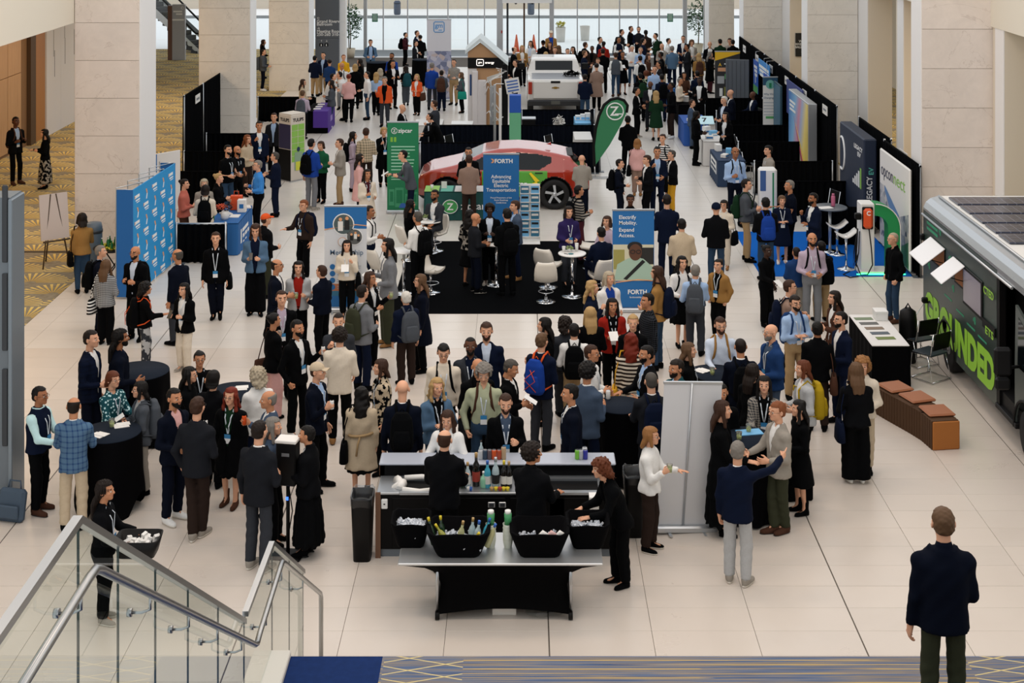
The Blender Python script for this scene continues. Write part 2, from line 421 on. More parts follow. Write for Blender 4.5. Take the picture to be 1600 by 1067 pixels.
# hands (axis +x, palm -z, thumb +y)
def hand_template(kind, lod):
 key = ('hand', kind, lod)
 if key in _cache: return _cache[key]
 h = (.0084, .0145, .022)[lod]
 g = Grid((-.03, -.07, -.1), (.2, .09, .04), h)
 g.cap((-.02, 0, 0), (.02, 0, 0), .026, .026, .02)
 g.ell((.05, 0, 0), (.052, .043, .018), .015)
 curl = {'relax': (22, 30, 22), 'grip': (48, 62, 40), 'flat': (6, 8, 6), 'fist': (78, 92, 60), 'point': (70, 90, 60)}[kind]
 for i, (yo, L, sp) in enumerate(((.033, .073, 7), (.0115, .081, 2), (-.0105, .075, -3), (-.031, .058, -9))):
  c = (4, 5, 4) if kind == 'point' and i == 0 else curl
  p = np.array([.088 - .004 * abs(i - 1), yo, .002]); ang = 0.0
  for j, fr in enumerate((.46, .31, .23)):
   ang += R(c[j]); d = np.array([math.cos(ang) * math.cos(R(sp)), math.sin(R(sp)) * math.cos(ang), -math.sin(ang)])
   q = p + d * L * fr; r0 = .0102 - .0009 * j + (.002 if lod == 2 else 0)
   g.cap(p, q, r0, r0 - .0008, .004); p = q
 p = np.array([.018, .03, -.006])
 th = {'grip': [(.62, .5, -.6), (.8, -.1, -.6)], 'fist': [(.7, .3, -.6), (.6, -.6, -.5)], 'point': [(.7, .3, -.6), (.6, -.6, -.5)]}.get(kind, [(.7, .65, -.28), (.92, .3, -.25)])
 for d, L, r in zip(th, (.048, .032), (.0135, .0105)):
  d = np.array(d); d /= np.linalg.norm(d); q = p + d * L; g.cap(p, q, r, r - .002, .008); p = q
 r = g.mesh(); _cache[key] = r
 return r
# shoes (toe towards -y, sole at z=0)
def shoe_template(kind, lod):
 key = ('shoe', kind, lod)
 if key in _cache: return _cache[key]
 h = (.0105, .014, .02)[lod]
 g = Grid((-.07, -.23, 0), (.07, .1, .26 if kind == 'boot' else .13), h); x, y, z = g.xyz()
 lift = .035 if kind == 'heel' else 0
 g.ell((0, -.12, .035), (.047, .085, .036), .03); g.ell((0, .015, .048 + lift), (.037, .062, .05), .04)
 g.cap((0, -.08, .045), (0, .0, .08 + lift), .036, .045, .03)
 g.cap((0, .015, .06), (0, .02, .25 if kind == 'boot' else .1), .044, .05, .03, c1=1.0)
 g.F = np.maximum(g.F, (.004 - z).astype(np.float32))
 sole = np.maximum(np.maximum(np.abs(x) - .044 + .05 * np.abs(y + .08), np.maximum(-.208 - y, y - .078)), z - (.02 if kind in ('dress', 'heel') else .03)); sole = np.maximum(sole, .002 - z)
 sole = np.maximum(sole, np.sqrt((x / .05) ** 2 + ((y + .066) / .147) ** 2) * .05 - .05)
 g.F = np.minimum(g.F, sole.astype(np.float32))
 V, Q = g.mesh(); C = V[Q].mean(1); mi = (C[:, 2] < (.018 if kind in ('dress', 'boot') else .028)).astype(int)
 me = raw_mesh('shoe', V, Q, [None, None], mi); _cache[key] = me
 return me
# colours
PAL = dict(black='#060709', offblack='#0b0c0f', charcoal='#1c1e23', darkgrey='#33363c', grey='#74777c', lightgrey='#aeb0b2', navy='#0e162a', darknavy='#0a0f1c',
  blue='#2f66b4', midblue='#1f3a66', royal='#1d3f92', lightblue='#9db8dc', paleblue='#c7d3e4', white='#e4e4e2', cream='#d9cebd', beige='#bfae95', tan='#946d45', khaki='#a48a66',
  brown='#4a3126', darkbrown='#2b211d', rust='#9a4c28', red='#93231a', orange='#d8572a', pink='#d9a9a5', salmon='#b8685a', lavender='#b3a3b4', purple='#2c2450',
  green='#1f5a3c', darkgreen='#16301f', olive='#35382a', sage='#a9ae92', teal='#1d4a52', cyan='#bcdde0', yellow='#d9a520', mustard='#a58a1d', gold='#c9962b',
  denim='#506c88', jeans='#2c4057', taupe='#8d7568', bluegrey='#414f63', brightblue='#3f86cf', maroon='#451f26', gunmetal='#4b5057', turquoise='#1d8a78', stone='#958f86', camel='#96703f')
HAIR = dict(black='#100d0c', dark='#1c1410', brown='#38241a', lightbrown='#5c4430', blond='#a98a5c', strawb='#8a6038', red='#6a2314', auburn='#5a2e1a', ginger='#784528', grey='#77726c', white='#c9c5bd', saltpepper='#48443f', greyblond='#a59984')
SKIN = dict(L='#d9a384', M='#bd8360', T='#9a6545', D='#5f3a28', K='#3c251b')
def cloth(name, rough=.85):
 key = 'cloth_' + name
 if key in MATS: return MATS[key]
 pat = name.split('~')
 m = mat(key, PAL[pat[0]], rough, spec=.06)
 t = NT(m); vec, _ = t.coord('Object')
 if len(pat) == 1:
  n = t.noise(vec, 38, 4); c = rgb(PAL[name]); t.base(t.mix(n, tuple(v * .9 for v in c), tuple(min(1, v * 1.08) for v in c)))
  return m
 kind, c2 = pat[1], rgb(PAL[pat[2]]); c1 = rgb(PAL[pat[0]])
 sp = t.n('ShaderNodeSeparateXYZ'); t.l(vec, sp.inputs[0])
 def stripes(o, s, th):
  return t.math('GREATER_THAN', t.math('FRACT', t.math('MULTIPLY', o, s)), th)
 if kind == 'plaid':
  f = t.math('MULTIPLY', t.math('ADD', stripes(sp.outputs[2], 14, .72), stripes(t.math('ADD', sp.outputs[0], t.math('MULTIPLY', sp.outputs[1], .6)), 14, .72)), .45)
 elif kind == 'check':
  f = t.math('MULTIPLY', t.math('ADD', stripes(sp.outputs[2], 30, .5), stripes(t.math('ADD', sp.outputs[0], t.math('MULTIPLY', sp.outputs[1], .8)), 30, .5)), .5)
 elif kind == 'stripe':
  f = stripes(sp.outputs[2], 17, .5)
 elif kind == 'dots':
  v = t.n('ShaderNodeTexVoronoi'); t.l(vec, v.inputs['Vector']); v.inputs['Scale'].default_value = 22; f = t.math('LESS_THAN', v.outputs[0], .33)
 else:
  f = t.math('GREATER_THAN', t.noise(vec, 15 if kind == 'floral' else 9, 3), .52)
 t.base(t.mix(f, c1, c2))
 return m
def hairm(n): return mat('hair_' + n, HAIR[n], .55, spec=.18)
def skinm(n): return mat('skin_' + n, SKIN[n], .55, spec=.3)
M_EYE = mat('eye_white', '#d8d2c8', .3); M_IRIS = mat('iris', '#1d130e', .2); M_LIP = {k: mat('lip_' + k, c, .5) for k, c in dict(L='#bb7668', M='#a05f4e', T='#80493a', D='#4f2c23', K='#351d18').items()}
M_WHITEP = mat('white_plastic', '#e6e6e4', .45); M_SOLE = mat('shoe_sole', '#d5d0c6', .7); M_BLACKSOLE = mat('black_sole', '#101010', .7)
M_LAN = mat('lanyard_ribbon', '#c9d2db', .7); M_BADGEB = mat('badge_blue', '#2f7fb5', .5); M_BADGEW = mat('badge_white', '#e8eaec', .5); M_GLASSES = mat('spectacle_frame', '#141312', .35)
ARM = dict(d=((.17, .05, -1), (.05, -.22, -1), 'relax'), p=((.36, .16, -1), (-.26, -.34, -.8), 'fist'), h=((.14, .0, -1), (-.18, -.9, .40), 'grip'), l=((.22, -.02, -1), (-.42, -.88, -.08), 'relax'),
  f=((.17, -.08, -1), (-.40, -.85, .28), 'grip'), c=((.24, -.26, -1), (-.93, -.42, .14), 'flat'), m=((.16, -.42, -.9), (-.36, -.42, .85), 'fist'), t=((.14, -.42, -.9), (-.16, -.95, -.14), 'flat'),
  o=((.18, -.45, -.85), (-.02, -1, .1), 'flat'), b=((.25, .25, -1), (-.5, .35, -.7), 'fist'), x=((.72, -.62, .1), (.35, -.9, .28), 'point'), u=((.2, -.3, -.95), (.1, -.75, .65), 'grip'), r=((.35, -.2, -.8), (.25, -.9, -.2), 'flat'))
NP = [0]
def ribbon(mb, pts, w, mi=0, nrm=(0, -1, 0)):
 pts = [Vector(p) for p in pts]; n = Vector(nrm); rows = []
 for i, p in enumerate(pts):
  t = (pts[min(i + 1, len(pts) - 1)] - pts[max(i - 1, 0)]).normalized(); s = t.cross(n).normalized() * (w / 2)
  rows.append([p - s, p + s, p + s - n * .003, p - s - n * .003])
 mb.rings(rows, mi, True, False)
def person(u, v, dir_, top, bottom, hair, skin, pose, label, H=1.74, feet=None, sex='m', bp=None, bag=None, hold=None, lan=0, beard=0, specs=0, lean=0.0, side=0.0, look=0.0, nod=0.0, shoe=None, z0=0.0, seat=None, legs=None, at=None, ch=None):
 NP[0] += 1; seed = NP[0]; rnd = random.Random(seed * 31 + 5)
 arms, leg = pose[:2], pose[2:] or 's'
 if feet:
  Yf = F * HC / (feet - V0); H = min(1.97, max(1.5, HC - (v - V0) * Yf / F))
 pxm = (v - V0) / (HC - 1.7); lod = 0 if pxm > 98 else (1 if pxm > 52 else 2)
 hg = min(.043, max(.022, 2.6 / pxm)); fem = sex == 'f'
 hs = (H / 1.75) ** .6 * (1.0 if fem else 1.04)
 sit = {'S': .74, 'T': .47}.get(leg, None)
 hipz = (seat or sit) + .09 if sit else .515 * H
 off = hipz - .515 * H
 tl, ts = math.tan(R(lean)), math.tan(R(side))
 cyf = lambda z: -np.maximum(z - hipz, 0) * tl
 cxf = lambda z: np.maximum(z - hipz, 0) * ts
 def T(x, y, z): return np.array((x + float(cxf(z)), y + float(cyf(z)), z))
 # skeleton
 drop = H * (1 - math.cos(R(lean))) * .3
 zs = np.array([.44, .47, .52, .60, .70, .76, .795, .82, .85]) * H + off
 if fem: W = np.array([.075, .088, .101, .078, .087, .091, .080, .046, .035]) * H; D = np.array([.055, .066, .074, .056, .068, .058, .046, .040, .034]) * H
 else: W = np.array([.07, .085, .094, .088, .100, .101, .089, .052, .038]) * H; D = np.array([.055, .066, .070, .066, .070, .064, .050, .043, .038]) * H
 shw = (.096 if fem else .104) * H; shz = .776 * H + off
 hd = T(0, -.005 * H, H + off - .112 * hs) + np.array((0, -.02 - .03 * math.sin(R(max(nod, 0))), 0))
 jo = {}
 for s, k in ((-1, 0), (1, 1)):
  ua, fa, hk = ARM[arms[k]]
  j = np.array([rnd.uniform(-.05, .05) for _ in range(3)])
  ua = np.array(ua) * [s, 1, 1] + j; fa = np.array(fa) * [s, 1, 1] + j[::-1]
  ua /= np.linalg.norm(ua); fa /= np.linalg.norm(fa)
  sh = T(s * shw, .0, shz); el = sh + ua * .168 * H; wr = el + fa * .142 * H
  jo[s] = (sh, el, wr, fa, hk)
 st = (.052 if fem else .062) * H
 an = {}; kn = {}; hp = {}
 for s in (-1, 1):
  hp[s] = np.array((s * .052 * H, 0.0, hipz)); fy = rnd.uniform(-.05, .05); toe = s * rnd.uniform(4, 16)
  if leg == 'w': a = np.array((s * .035 * H, -s * .17 * H, .052 * H + (0.035 * H if s > 0 else 0))) if s < 0 else np.array((s * .035 * H, .17 * H, .085 * H))
  elif leg == 'W': a = np.array((s * .035 * H, .17 * H, .085 * H)) if s < 0 else np.array((s * .035 * H, -.17 * H, .052 * H))
  elif leg == 'a': a = np.array((s * .085 * H, fy, .05 * H))
  elif leg == 'k': a = np.array((s * .03 * H + (-.05 if s > 0 else 0), (.1 if s > 0 else -.04), .05 * H))
  elif sit: a = np.array((s * .06 * H, -.30 if sit > .6 else -.36, (.30 if sit > .6 else .09)))
  else: a = np.array((s * st, fy, .05 * H))
  if sit: kz = hipz + .03; kx = np.array((s * .08 * H, -.42, kz))
  else:
   m = (hp[s] + a) / 2; kx = m + np.array((s * .006, -.018 * H - (.03 * H if leg in 'wW' else 0), .012 * H))
  an[s] = a; kn[s] = kx; jo[('toe', s)] = toe
 root = thing('person', label, 'person', group='people in the hall')
 def fin(nm, V, Q, mats, mi=None):
  return link(nm, raw_mesh(nm, V, Q, mats, mi), root)
 ph = rnd.uniform(0, 6)
 # body: torso, limbs and neck in one field, head and hands grown on
 hb = max(hg, .046)
 g = Grid((-.62, -.75, 0), (.62, .6, H + off), hb)
 lo = np.min([np.min([jo[s][2], jo[s][1], an[s], kn[s]], 0) for s in (-1, 1)], 0) - .1; hi = np.max([np.max([jo[s][2], jo[s][1], an[s], kn[s], jo[s][0]], 0) for s in (-1, 1)], 0) + .1
 lo = np.minimum(lo, (-.26, hd[1] - .16, 0)); hi = np.maximum(hi, (.26, .22, 0)); lo[2] = 0; hi[2] = H + off
 g = Grid(lo, hi, hb)
 g.loft(zs, W * .86, D * .84, cxf, cyf, -.006, .47 * H + off, .82 * H + off, .03)
 g.cap(T(0, .012, .815 * H + off), hd + (0, .02, -.07), .05 * hs, .05 * hs, .03)
 for s in (-1, 1):
  sh, el, wr, fa, hk = jo[s]
  g.cap(sh, el, .042, .032, .03); g.cap(el, wr, .033, .026, .02)
  g.cap(hp[s] * [.9, 1, .96], kn[s], .062, .05, .02); g.cap(kn[s], an[s], .053, .036, .02); g.cap(an[s], an[s] + (0, -.1, -.03), .034, .03, .02)
 V, Q = g.mesh(); n = len(V); Vs, Qs, Ms = [V], [Q], [np.zeros(len(Q), int)]
 hv, hq, hm = head_template(lod)
 yaw = R(look); Mh = Matrix.Translation(Vector(hd)) @ Matrix.Rotation(yaw, 4, 'Z') @ Matrix.Rotation(R(-lean * .35 + nod), 4, 'X') @ Matrix.Diagonal((hs * 1.05, hs, hs * .95, 1))
 A = np.array(Mh)
 Vs.append(hv @ A[:3, :3].T + A[:3, 3]); Qs.append(hq + n); Ms.append(hm); n += len(hv)
 for s in (-1, 1):
  sh, el, wr, fa, hk = jo[s]
  if hold and s == hold[1]: hk = 'grip'
  tv, tq = hand_template(hk, lod)
  inn = np.array((-s, -.15, 0.0)) if abs(fa[1]) < .98 else np.array((0, 0, -1.0))
  if hk == 'flat': inn = np.array((-.2 * s, .35, -1.0))
  a = fa; nn = inn - a * (inn @ a); nn /= np.linalg.norm(nn); th = np.cross(a, nn)
  if th @ np.array((-.1 * s, -1, .8)) < 0: th = -th
  B = np.stack([a, th, -nn], 1); q = tq if np.linalg.det(B) > 0 else tq[:, ::-1]
  Vs.append((tv * (H / 1.75) * (.92 if fem else 1.02)) @ B.T + wr); Qs.append(q + n); Ms.append(np.zeros(len(q), int)); n += len(tv)
  jo[('hand', s)] = wr + a * .085 - nn * -.03
 fin('body', np.concatenate(Vs), np.concatenate(Qs), [skinm(skin), M_LIP[skin], hairm(hair[1] if hair[1] in HAIR else 'dark'), M_EYE, M_IRIS], np.concatenate(Ms))
 # clothes
 tk, tc = top[0], top[1]; tc2 = top[2] if len(top) > 2 else 'white'
 bk, bc = bottom
 jacket = tk in ('blazer', 'coat', 'jacket', 'cardigan')
 inf = {'blazer': .021, 'coat': .028, 'jacket': .03, 'cardigan': .024, 'sweater': .022, 'hoodie': .03, 'vest': .026, 'shirt': .014, 'tee': .014, 'dress': .012, 'blouse': .016}[tk]
 hem = {'blazer': .455, 'coat': .30, 'jacket': .475, 'cardigan': .45, 'sweater': .49, 'hoodie': .48, 'vest': .5, 'shirt': .545, 'tee': .48, 'dress': .27, 'blouse': .49}[tk] * H + off
 if sit: hem = max(hem, hipz - .06)
 sl_end = {'tee': -1, 'vest': 0}.get(tk, 1.0)
 def torso_cloth(inf, hem, neck, flare, sleeve, k=.035):
  a = [jo[s][i] for s in (-1, 1) for i in range(3)]
  lo = np.minimum(np.min(a, 0), (-.25, -.22, hem)) - .09; hi = np.maximum(np.max(a, 0), (.25, .22, neck)) + .09
  ctop = T(0, 0, neck); lo = np.minimum(lo, ctop - (.2, .2, 9)); hi = np.maximum(hi, ctop + (.2, .2, 0)); lo[2] = min(hem, np.min(a, 0)[2] - .1) - .02
  g = Grid(lo, hi, hg)
  z2 = zs.copy(); w2 = W.copy(); d2 = D.copy()
  if hem < .5 * H + off or flare:
   z2 = np.concatenate([[hem - .05], zs[2:]]); w2 = np.concatenate([[W[2] + flare], W[2:]]); d2 = np.concatenate([[D[2] + flare], D[2:]])
  g.loft(z2, w2, d2, cxf, cyf, inf, hem, neck, .02, 2.2)
  if sleeve:
   for s in (-1, 1):
    sh, el, wr = jo[s][:3]
    r = 1.0 + (inf - .014) * 8
    if sleeve < 0: g.cap(sh, sh + (el - sh) * .72, .062 * r, .062 * r, k, c1=1.0)
    else:
     g.cap(sh, el, .056 * r, .049 * r, k); g.cap(el, wr, .049 * r, .040 * r, .025, c1=.97 if tk != 'rolled' else .2)
    g.ell(sh + (0, 0, -.005), (.053 * r, .057 * r, .046), .05)
  warp(g, .0042 if hg < .03 else .003, 24, ph)
  return g
 neck = .838 * H + off
 def vcut(g, zn):
  x, y, z = g.xyz(); g.F = np.maximum(g.F, -np.maximum(np.abs(x - cxf(z)) - .006 - (z - zn + .045) * .55, np.maximum(y - cyf(z) + .01, zn - .045 - z)).astype(np.float32))
 shirt_c = tc2
 if jacket:
  gj = torso_cloth(inf, hem, neck, .014 if tk != 'coat' else .05, 1)
  x, y, z = gj.xyz(); cx = cxf(z); cy = cyf(z); zb = (.60 if tk == 'blazer' else .50) * H + off
  w0 = .006 if tk in ('blazer', 'coat') else .022
  wdt = np.where(z > zb, w0 + (z - zb) * (.075 / (neck - zb)), np.maximum(w0 - .004, .004) + np.maximum(zb - .1 - z, 0) * .04)
  op = np.maximum(np.abs(x - cx) - wdt, y - cy + .03)
  if lod == 0:
   band = np.abs(np.abs(x - cx) - wdt - .028); lap = np.where((z > zb) & (y < cy - .02) & (band < .026), .009, 0)
   gj.F -= lap.astype(np.float32)
  gj.F = np.maximum(gj.F, -op.astype(np.float32))
  if tk in ('jacket', 'blazer'):
   nb = T(0, .012, neck - .03); gj.cap(nb, nb + (0, .006, .082 if tk == 'jacket' else .042), .074, .068, .012, c1=1.0); gj.F = np.maximum(gj.F, -op.astype(np.float32))
  V, Q = gj.mesh(); fin('jacket' if tk != 'coat' else 'coat', V, Q, [cloth(tc)])
  gs = Grid((-.28, -.3, hipz - .1), (.28, .25, neck + .06), hg * 1.2) if not (lean or side) else Grid(np.minimum(T(-.28, -.3, neck), (-.28, -.3, 0)) * [1, 1, 0] + [0, 0, hipz - .1], np.maximum(T(.28, .25, neck), (.28, .25, 0)) * [1, 1, 0] + [0, 0, neck + .06], hg * 1.2)
  gs.loft(zs, W, D, cxf, cyf, .004, hipz - .06, neck, .02)
  nb = T(0, .006, neck - .02); gs.cap(nb, nb + (0, .004, .045), .06, .056, .01, c1=1.0); vcut(gs, neck)
  V, Q = gs.mesh(); fin('shirt', V, Q, [cloth(shirt_c)])
  gt = gj
 else:
  if tk == 'vest':
   gv = torso_cloth(.012, .52 * H + off, neck + .012, 0, 1); V, Q = gv.mesh(); fin('shirt', V, Q, [cloth(tc2)])
  gt = torso_cloth(inf, hem, neck + (.02 if tk in ('sweater', 'hoodie', 'shirt') else .0), .034 if tk != 'dress' else .07, {'tee': -1, 'vest': 0}.get(tk, 1))
  if tk in ('shirt', 'hoodie', 'sweater', 'vest'):
   nb = T(0, .006, neck - .015); gt.cap(nb, nb + (0, .004, .045 if tk != 'sweater' else .022), .064, .06, .012, c1=1.0)
   if tk == 'shirt': vcut(gt, neck)
   if tk == 'hoodie': gt.ell(T(0, .085, neck - .03), (.09, .045, .06), .03)
  if tk in ('tee', 'blouse', 'dress'):
   x, y, z = gt.xyz(); gt.F = np.maximum(gt.F, (.055 - np.sqrt((x - cxf(z)) ** 2 + (y - cyf(z) + .04) ** 2 + (z - neck - .005) ** 2)).astype(np.float32))
  V, Q = gt.mesh(); fin({'vest': 'vest', 'dress': 'dress', 'sweater': 'sweater', 'tee': 't_shirt'}.get(tk, 'shirt'), V, Q, [cloth(tc)])
 if tk != 'dress' or bk != 'none':
  skirt = bk in ('skirt', 'longskirt')
  lo = np.min([an[s] for s in (-1, 1)] + [kn[s] for s in (-1, 1)], 0) - .14; hi = np.max([an[s] for s in (-1, 1)] + [kn[s] for s in (-1, 1)], 0) + .14
  lo = np.minimum(lo, (-.26, -.26, .02)); hi = np.maximum(hi, (.26, .26, hipz + .16)); lo[2] = .02
  g = Grid(lo, hi, hg * 1.15); g.loft(zs, W, D, cxf, cyf, .022 if tk == 'shirt' else .003, .47 * H + off, .57 * H + off, .02)
  if skirt:
   hz = (.27 if bk == 'skirt' else .10) * H
   g.loft(np.array([hz, .3 * H, .5 * H]), np.array([W[2] + (.06 if bk == 'skirt' else .09), W[2] + .05, W[2]]), np.array([D[2] + .07, D[2] + .05, D[2]]), cxf, cyf, .01, hz, .52 * H, .02)
   x, y, z = g.xyz(); g.F += np.where(z < .47 * H, .010 * np.sin(np.arctan2(x, y) * 13 + ph), 0).astype(np.float32)
  else:
   wide = bk == 'wide'; slim = bk in ('jeans', 'slim')
   e = .012 if slim else (.016 if not wide else .022)
   for s in (-1, 1):
    cr = kn[s] * .6 + hp[s] * .4
    g.cap(hp[s] * [1, 1, 1 if sit else .955], kn[s], .080 + e * .3, .060 + e + (.03 if wide else 0), .03)
    d = an[s] - kn[s]
    g.cap(kn[s], an[s] + d * .03, .062 + e + (.025 if wide else 0), (.047 if slim else .056) + e * .6 + (.05 if wide else 0), .02, c1=.97 if not wide else 1.02)
   x, y, z = g.xyz()
   if not sit: g.F = np.maximum(g.F, np.where(z < .44 * H, .006 - np.abs(x - .0) - (.44 * H - z) * .02, -1).astype(np.float32)) if leg not in 'wWk' else g.F
  warp(g, .0045 if hg < .03 else .002, 22, ph + 1, .8)
  V, Q = g.mesh(); fin('skirt' if skirt else 'trousers', V, Q, [cloth(bc)])
 if tk == 'coat' and tc == 'beige':
  zq = .605 * H; MB().tube([((W[3] + .062) * math.cos(a), (D[3] + .06) * math.sin(a), zq - .02 * math.cos(a)) for a in np.linspace(0, 2 * math.pi, 24, endpoint=False)], .02, 6, closed=True).tube([(0, D[3] + .06, zq), (.03, D[3] + .09, zq - .1), (.05, D[3] + .1, zq - .26)], .014, 6).build('belt', cloth('khaki'), root)
 # shoes
 sk, sc, so = {None: ('dress', 'black', 'b'), 'ws': ('sneaker', 'white', 'w'), 'br': ('dress', 'brown', 'b'), 'tn': ('dress', 'tan', 'b'), 'bt': ('boot', 'black', 'b'), 'hl': ('heel', 'black', 'b'), 'bs': ('sneaker', 'black', 'w'), 'gs': ('sneaker', 'stone', 'w'), 'bb': ('boot', 'brown', 'b')}[shoe]
 sme = shoe_template(sk, lod)
 for s in (-1, 1):
  o = link('shoe', sme, root); o.location = (an[s][0], an[s][1] + .0, max(0, an[s][2] - .0525 * H)); o.rotation_euler = (R(22) if (an[s][2] > .07 * H and not sit) else 0, 0, R(jo[('toe', s)])); q = .95 * H / 1.75 * (.93 if fem else 1.03); o.scale = (q, q, q)
  for i, mm in enumerate((cloth(sc), M_SOLE if so == 'w' else M_BLACKSOLE)): o.material_slots[i].link = 'OBJECT'; o.material_slots[i].material = mm
 # hair
 if hair[0] != 'bald':
  o = link({'cap': 'cap', 'beanie': 'beanie'}.get(hair[0], 'hair'), hair_template(hair[0], lod), root); o.matrix_local = Mh
  o.material_slots[0].link = 'OBJECT'; o.material_slots[0].material = hairm(hair[1]) if hair[1] in HAIR and hair[0] not in ('cap', 'beanie') else cloth(hair[1])
  if hair[0] == 'cap':
   o = link('hair', hair_template('fringe', lod), root); o.matrix_local = Mh; o.material_slots[0].link = 'OBJECT'; o.material_slots[0].material = hairm('brown')
 if beard:
  o = link('beard', beard_template(lod), root); o.matrix_local = Mh; o.material_slots[0].link = 'OBJECT'; o.material_slots[0].material = hairm(beard if isinstance(beard, str) else hair[1])
 if specs and lod < 2:
  mb = MB()
  for s in (-1, 1):
   mb.tube([(s * .0335 + .024 * math.cos(a), -.1, .003 + .018 * math.sin(a)) for a in [k * math.pi / 5 for k in range(10)]], .0022, 4, closed=True)
   mb.tube([(s * .057, -.1, .008), (s * .078, -.05, .01), (s * .08, .02, .008)], .002, 4)
  mb.tube([(-.01, -.1, .006), (0, -.102, .008), (.01, -.1, .006)], .002, 4)
  o = mb.build('glasses', M_GLASSES, root); o.matrix_local = Mh
 # lanyard and badge lie on the chest
 def front(xq, zq):
  best = float(cyf(zq)) - .06
  for gg in [gt] + ([gs] if jacket else []):
   i = int(round((xq - gg.ax[0][0]) / gg.h)); k = int(round((zq - gg.ax[2][0]) / gg.h))
   if not (0 <= i < len(gg.ax[0]) and 0 <= k < len(gg.ax[2])): continue
   j = [c for c in np.where(gg.F[i, :, k] < 0)[0] if abs(gg.ax[1][c] - float(cyf(zq))) < .2]
   if j: best = min(best, gg.ax[1][j[0]] - .008 - gg.h * .6)
  return best
 def topz(xq, yq):
  i = int(round((xq - gt.ax[0][0]) / hg)); j = int(round((yq - gt.ax[1][0]) / hg))
  k = [c for c in np.where(gt.F[i, j, :] < 0)[0] if gt.ax[2][c] < neck + .01]
  return gt.ax[2][k[-1]] + .02 if k else neck - .03
 if lan and lod < 2:
  zb = (.635 if lan == 1 else .60) * H + off; mb = MB()
  for s in (-1, 1):
   pts = []
   for q in np.linspace(0, 1, 7):
    zq = neck - .005 - (neck - zb) * q; xq = float(cxf(zq)) + s * (.062 - .057 * q)
    pts.append((xq, front(xq, zq) if q > .18 else float(cyf(zq)) - .06, zq))
   ribbon(mb, pts, .015)
  mb.build('lanyard', M_LAN, root)
  mb = MB(); bz = zb - .01; by = front(float(cxf(bz)), bz - .05) - .012; bx = float(cxf(bz))
  mb.box(bx - .045, by - .003, bz - .125, bx + .045, by + .002, bz - .055, 1); mb.box(bx - .045, by - .003, bz - .055, bx + .045, by + .002, bz, 0)
  mb.build('badge', [M_BADGEB, M_BADGEW], root)
 # place: the head's crown at its pixel, or an explicit spot
 ang = R(dir_); ca, sa = math.cos(ang), math.sin(ang)
 hx, hy = hd[0], hd[1]; dx, dy = ca * hx - sa * hy, sa * hx + ca * hy; ztop = hd[2] + .113 * hs + z0 + (.02 if hair[0] in ('curly', 'curlybob', 'bun') else 0)
 if at: X, Y = at
 else: X, Y, _ = P(u, v, ztop); X -= dx; Y -= dy
 root.location = (X, Y, z0); root.rotation_euler = (0, 0, ang)
 if ch: (shell_chair if ch == 'w' else stack_chair)(X, Y, ang, '%s chair under the person %s' % ('white shell' if ch == 'w' else 'black chrome', SHORT(label)), .44)
 if bp: backpack(root, bp, T, H, off, D, inf, label, lod, neck, topz, front)
 if bag: shoulder_bag(root, bag, T, H, off, jo, label)
 if hold: held(root, hold, jo, fa, label)
 return root
def attach(o, root):
 """things worn or held stay top-level: same place, own object"""
 o.location = root.location; o.rotation_euler = root.rotation_euler
SHORT = lambda l: ' '.join(l.split(', ', 1)[1].split()[:9])
def backpack(root, c, T, H, off, D, inf, label, lod, neck, topz, front):
 c, c2 = (c.split('/') + [None])[:2]
 t = thing('backpack', '%s backpack worn by the person %s' % (CN(c), SHORT(label)), 'backpack', group='backpacks in the crowd'); attach(t, root)
 h = .0165 if lod == 0 else .026
 key = ('bp', lod)
 if key not in _cache:
  g = Grid((-.2, -.04, -.3), (.2, .3, .3), h); g.loft(np.array([-.26, -.2, 0, .16, .25]), np.array([.13, .16, .155, .14, .08]), np.array([.07, .095, .09, .075, .04]), lambda q: q * 0, lambda q: q * 0 + .085, 0, -.26, .25, .01, 3)
  V, Q = g.mesh(); b = raw_mesh('main_compartment', V, Q, [None])
  g = Grid((-.16, .08, -.26), (.16, .3, .1), h); g.loft(np.array([-.22, -.1, .02]), np.array([.11, .125, .10]), np.array([.05, .06, .04]), lambda q: q * 0, lambda q: q * 0 + .17, 0, -.22, .03, .01, 3)
  V, Q = g.mesh(); p = raw_mesh('front_pocket', V, Q, [None]); _cache[key] = (b, p)
 b, p = _cache[key]; zc = .665 * H + off; y0 = np.interp(.7, [.6, .78], [D[3], D[5]]) + inf - .02
 pos = T(0, y0, zc)
 for nm, me, cc in (('main_compartment', b, c), ('front_pocket', p, c)):
  o = link(nm, me, t, pos); o.material_slots[0].link = 'OBJECT'; o.material_slots[0].material = cloth(cc, .7)
 for s in (-1, 1):
  sy = float(T(0, 0, neck - .05)[1]); pts = [pos + (s * .07, .03, .2)]
  x1 = s * .085
  for dy in (.06, .015, -.04): pts.append(np.array((x1 + float(T(0, 0, neck)[0]), sy + dy, topz(x1 + float(T(0, 0, neck)[0]), sy + dy))))
  for f in (.2, .45, .7, 1.0):
   zz = neck - .06 - f * .24; xx = s * (.088 + .04 * f) + float(T(0, 0, zz)[0]); pts.append(np.array((xx, front(xx, zz), zz)))
  pts.append(T(s * .175, -.0, zc - .17)); pts.append(T(s * .14, y0 + .03, zc - .2))
  mb = MB(); mb.tube(pts, .019, 6, flat=.6); o = mb.build('strap', cloth(c2 or c, .7), t)
 mb = MB(); mb.tube([pos + (-.03, .03, .245), pos + (0, .035, .285), pos + (.03, .03, .245)], .008, 5); mb.build('handle', cloth(c2 or c, .7), t)
 if c2:
  for s in (-1, 1):
   mb = MB(); mb.tube([pos + (s * .10, .12, .17), pos + (-s * .09, .245, -.02), pos + (s * .1, .235, -.18)], .006, 5); mb.build('cord', cloth(c2, .6), t)
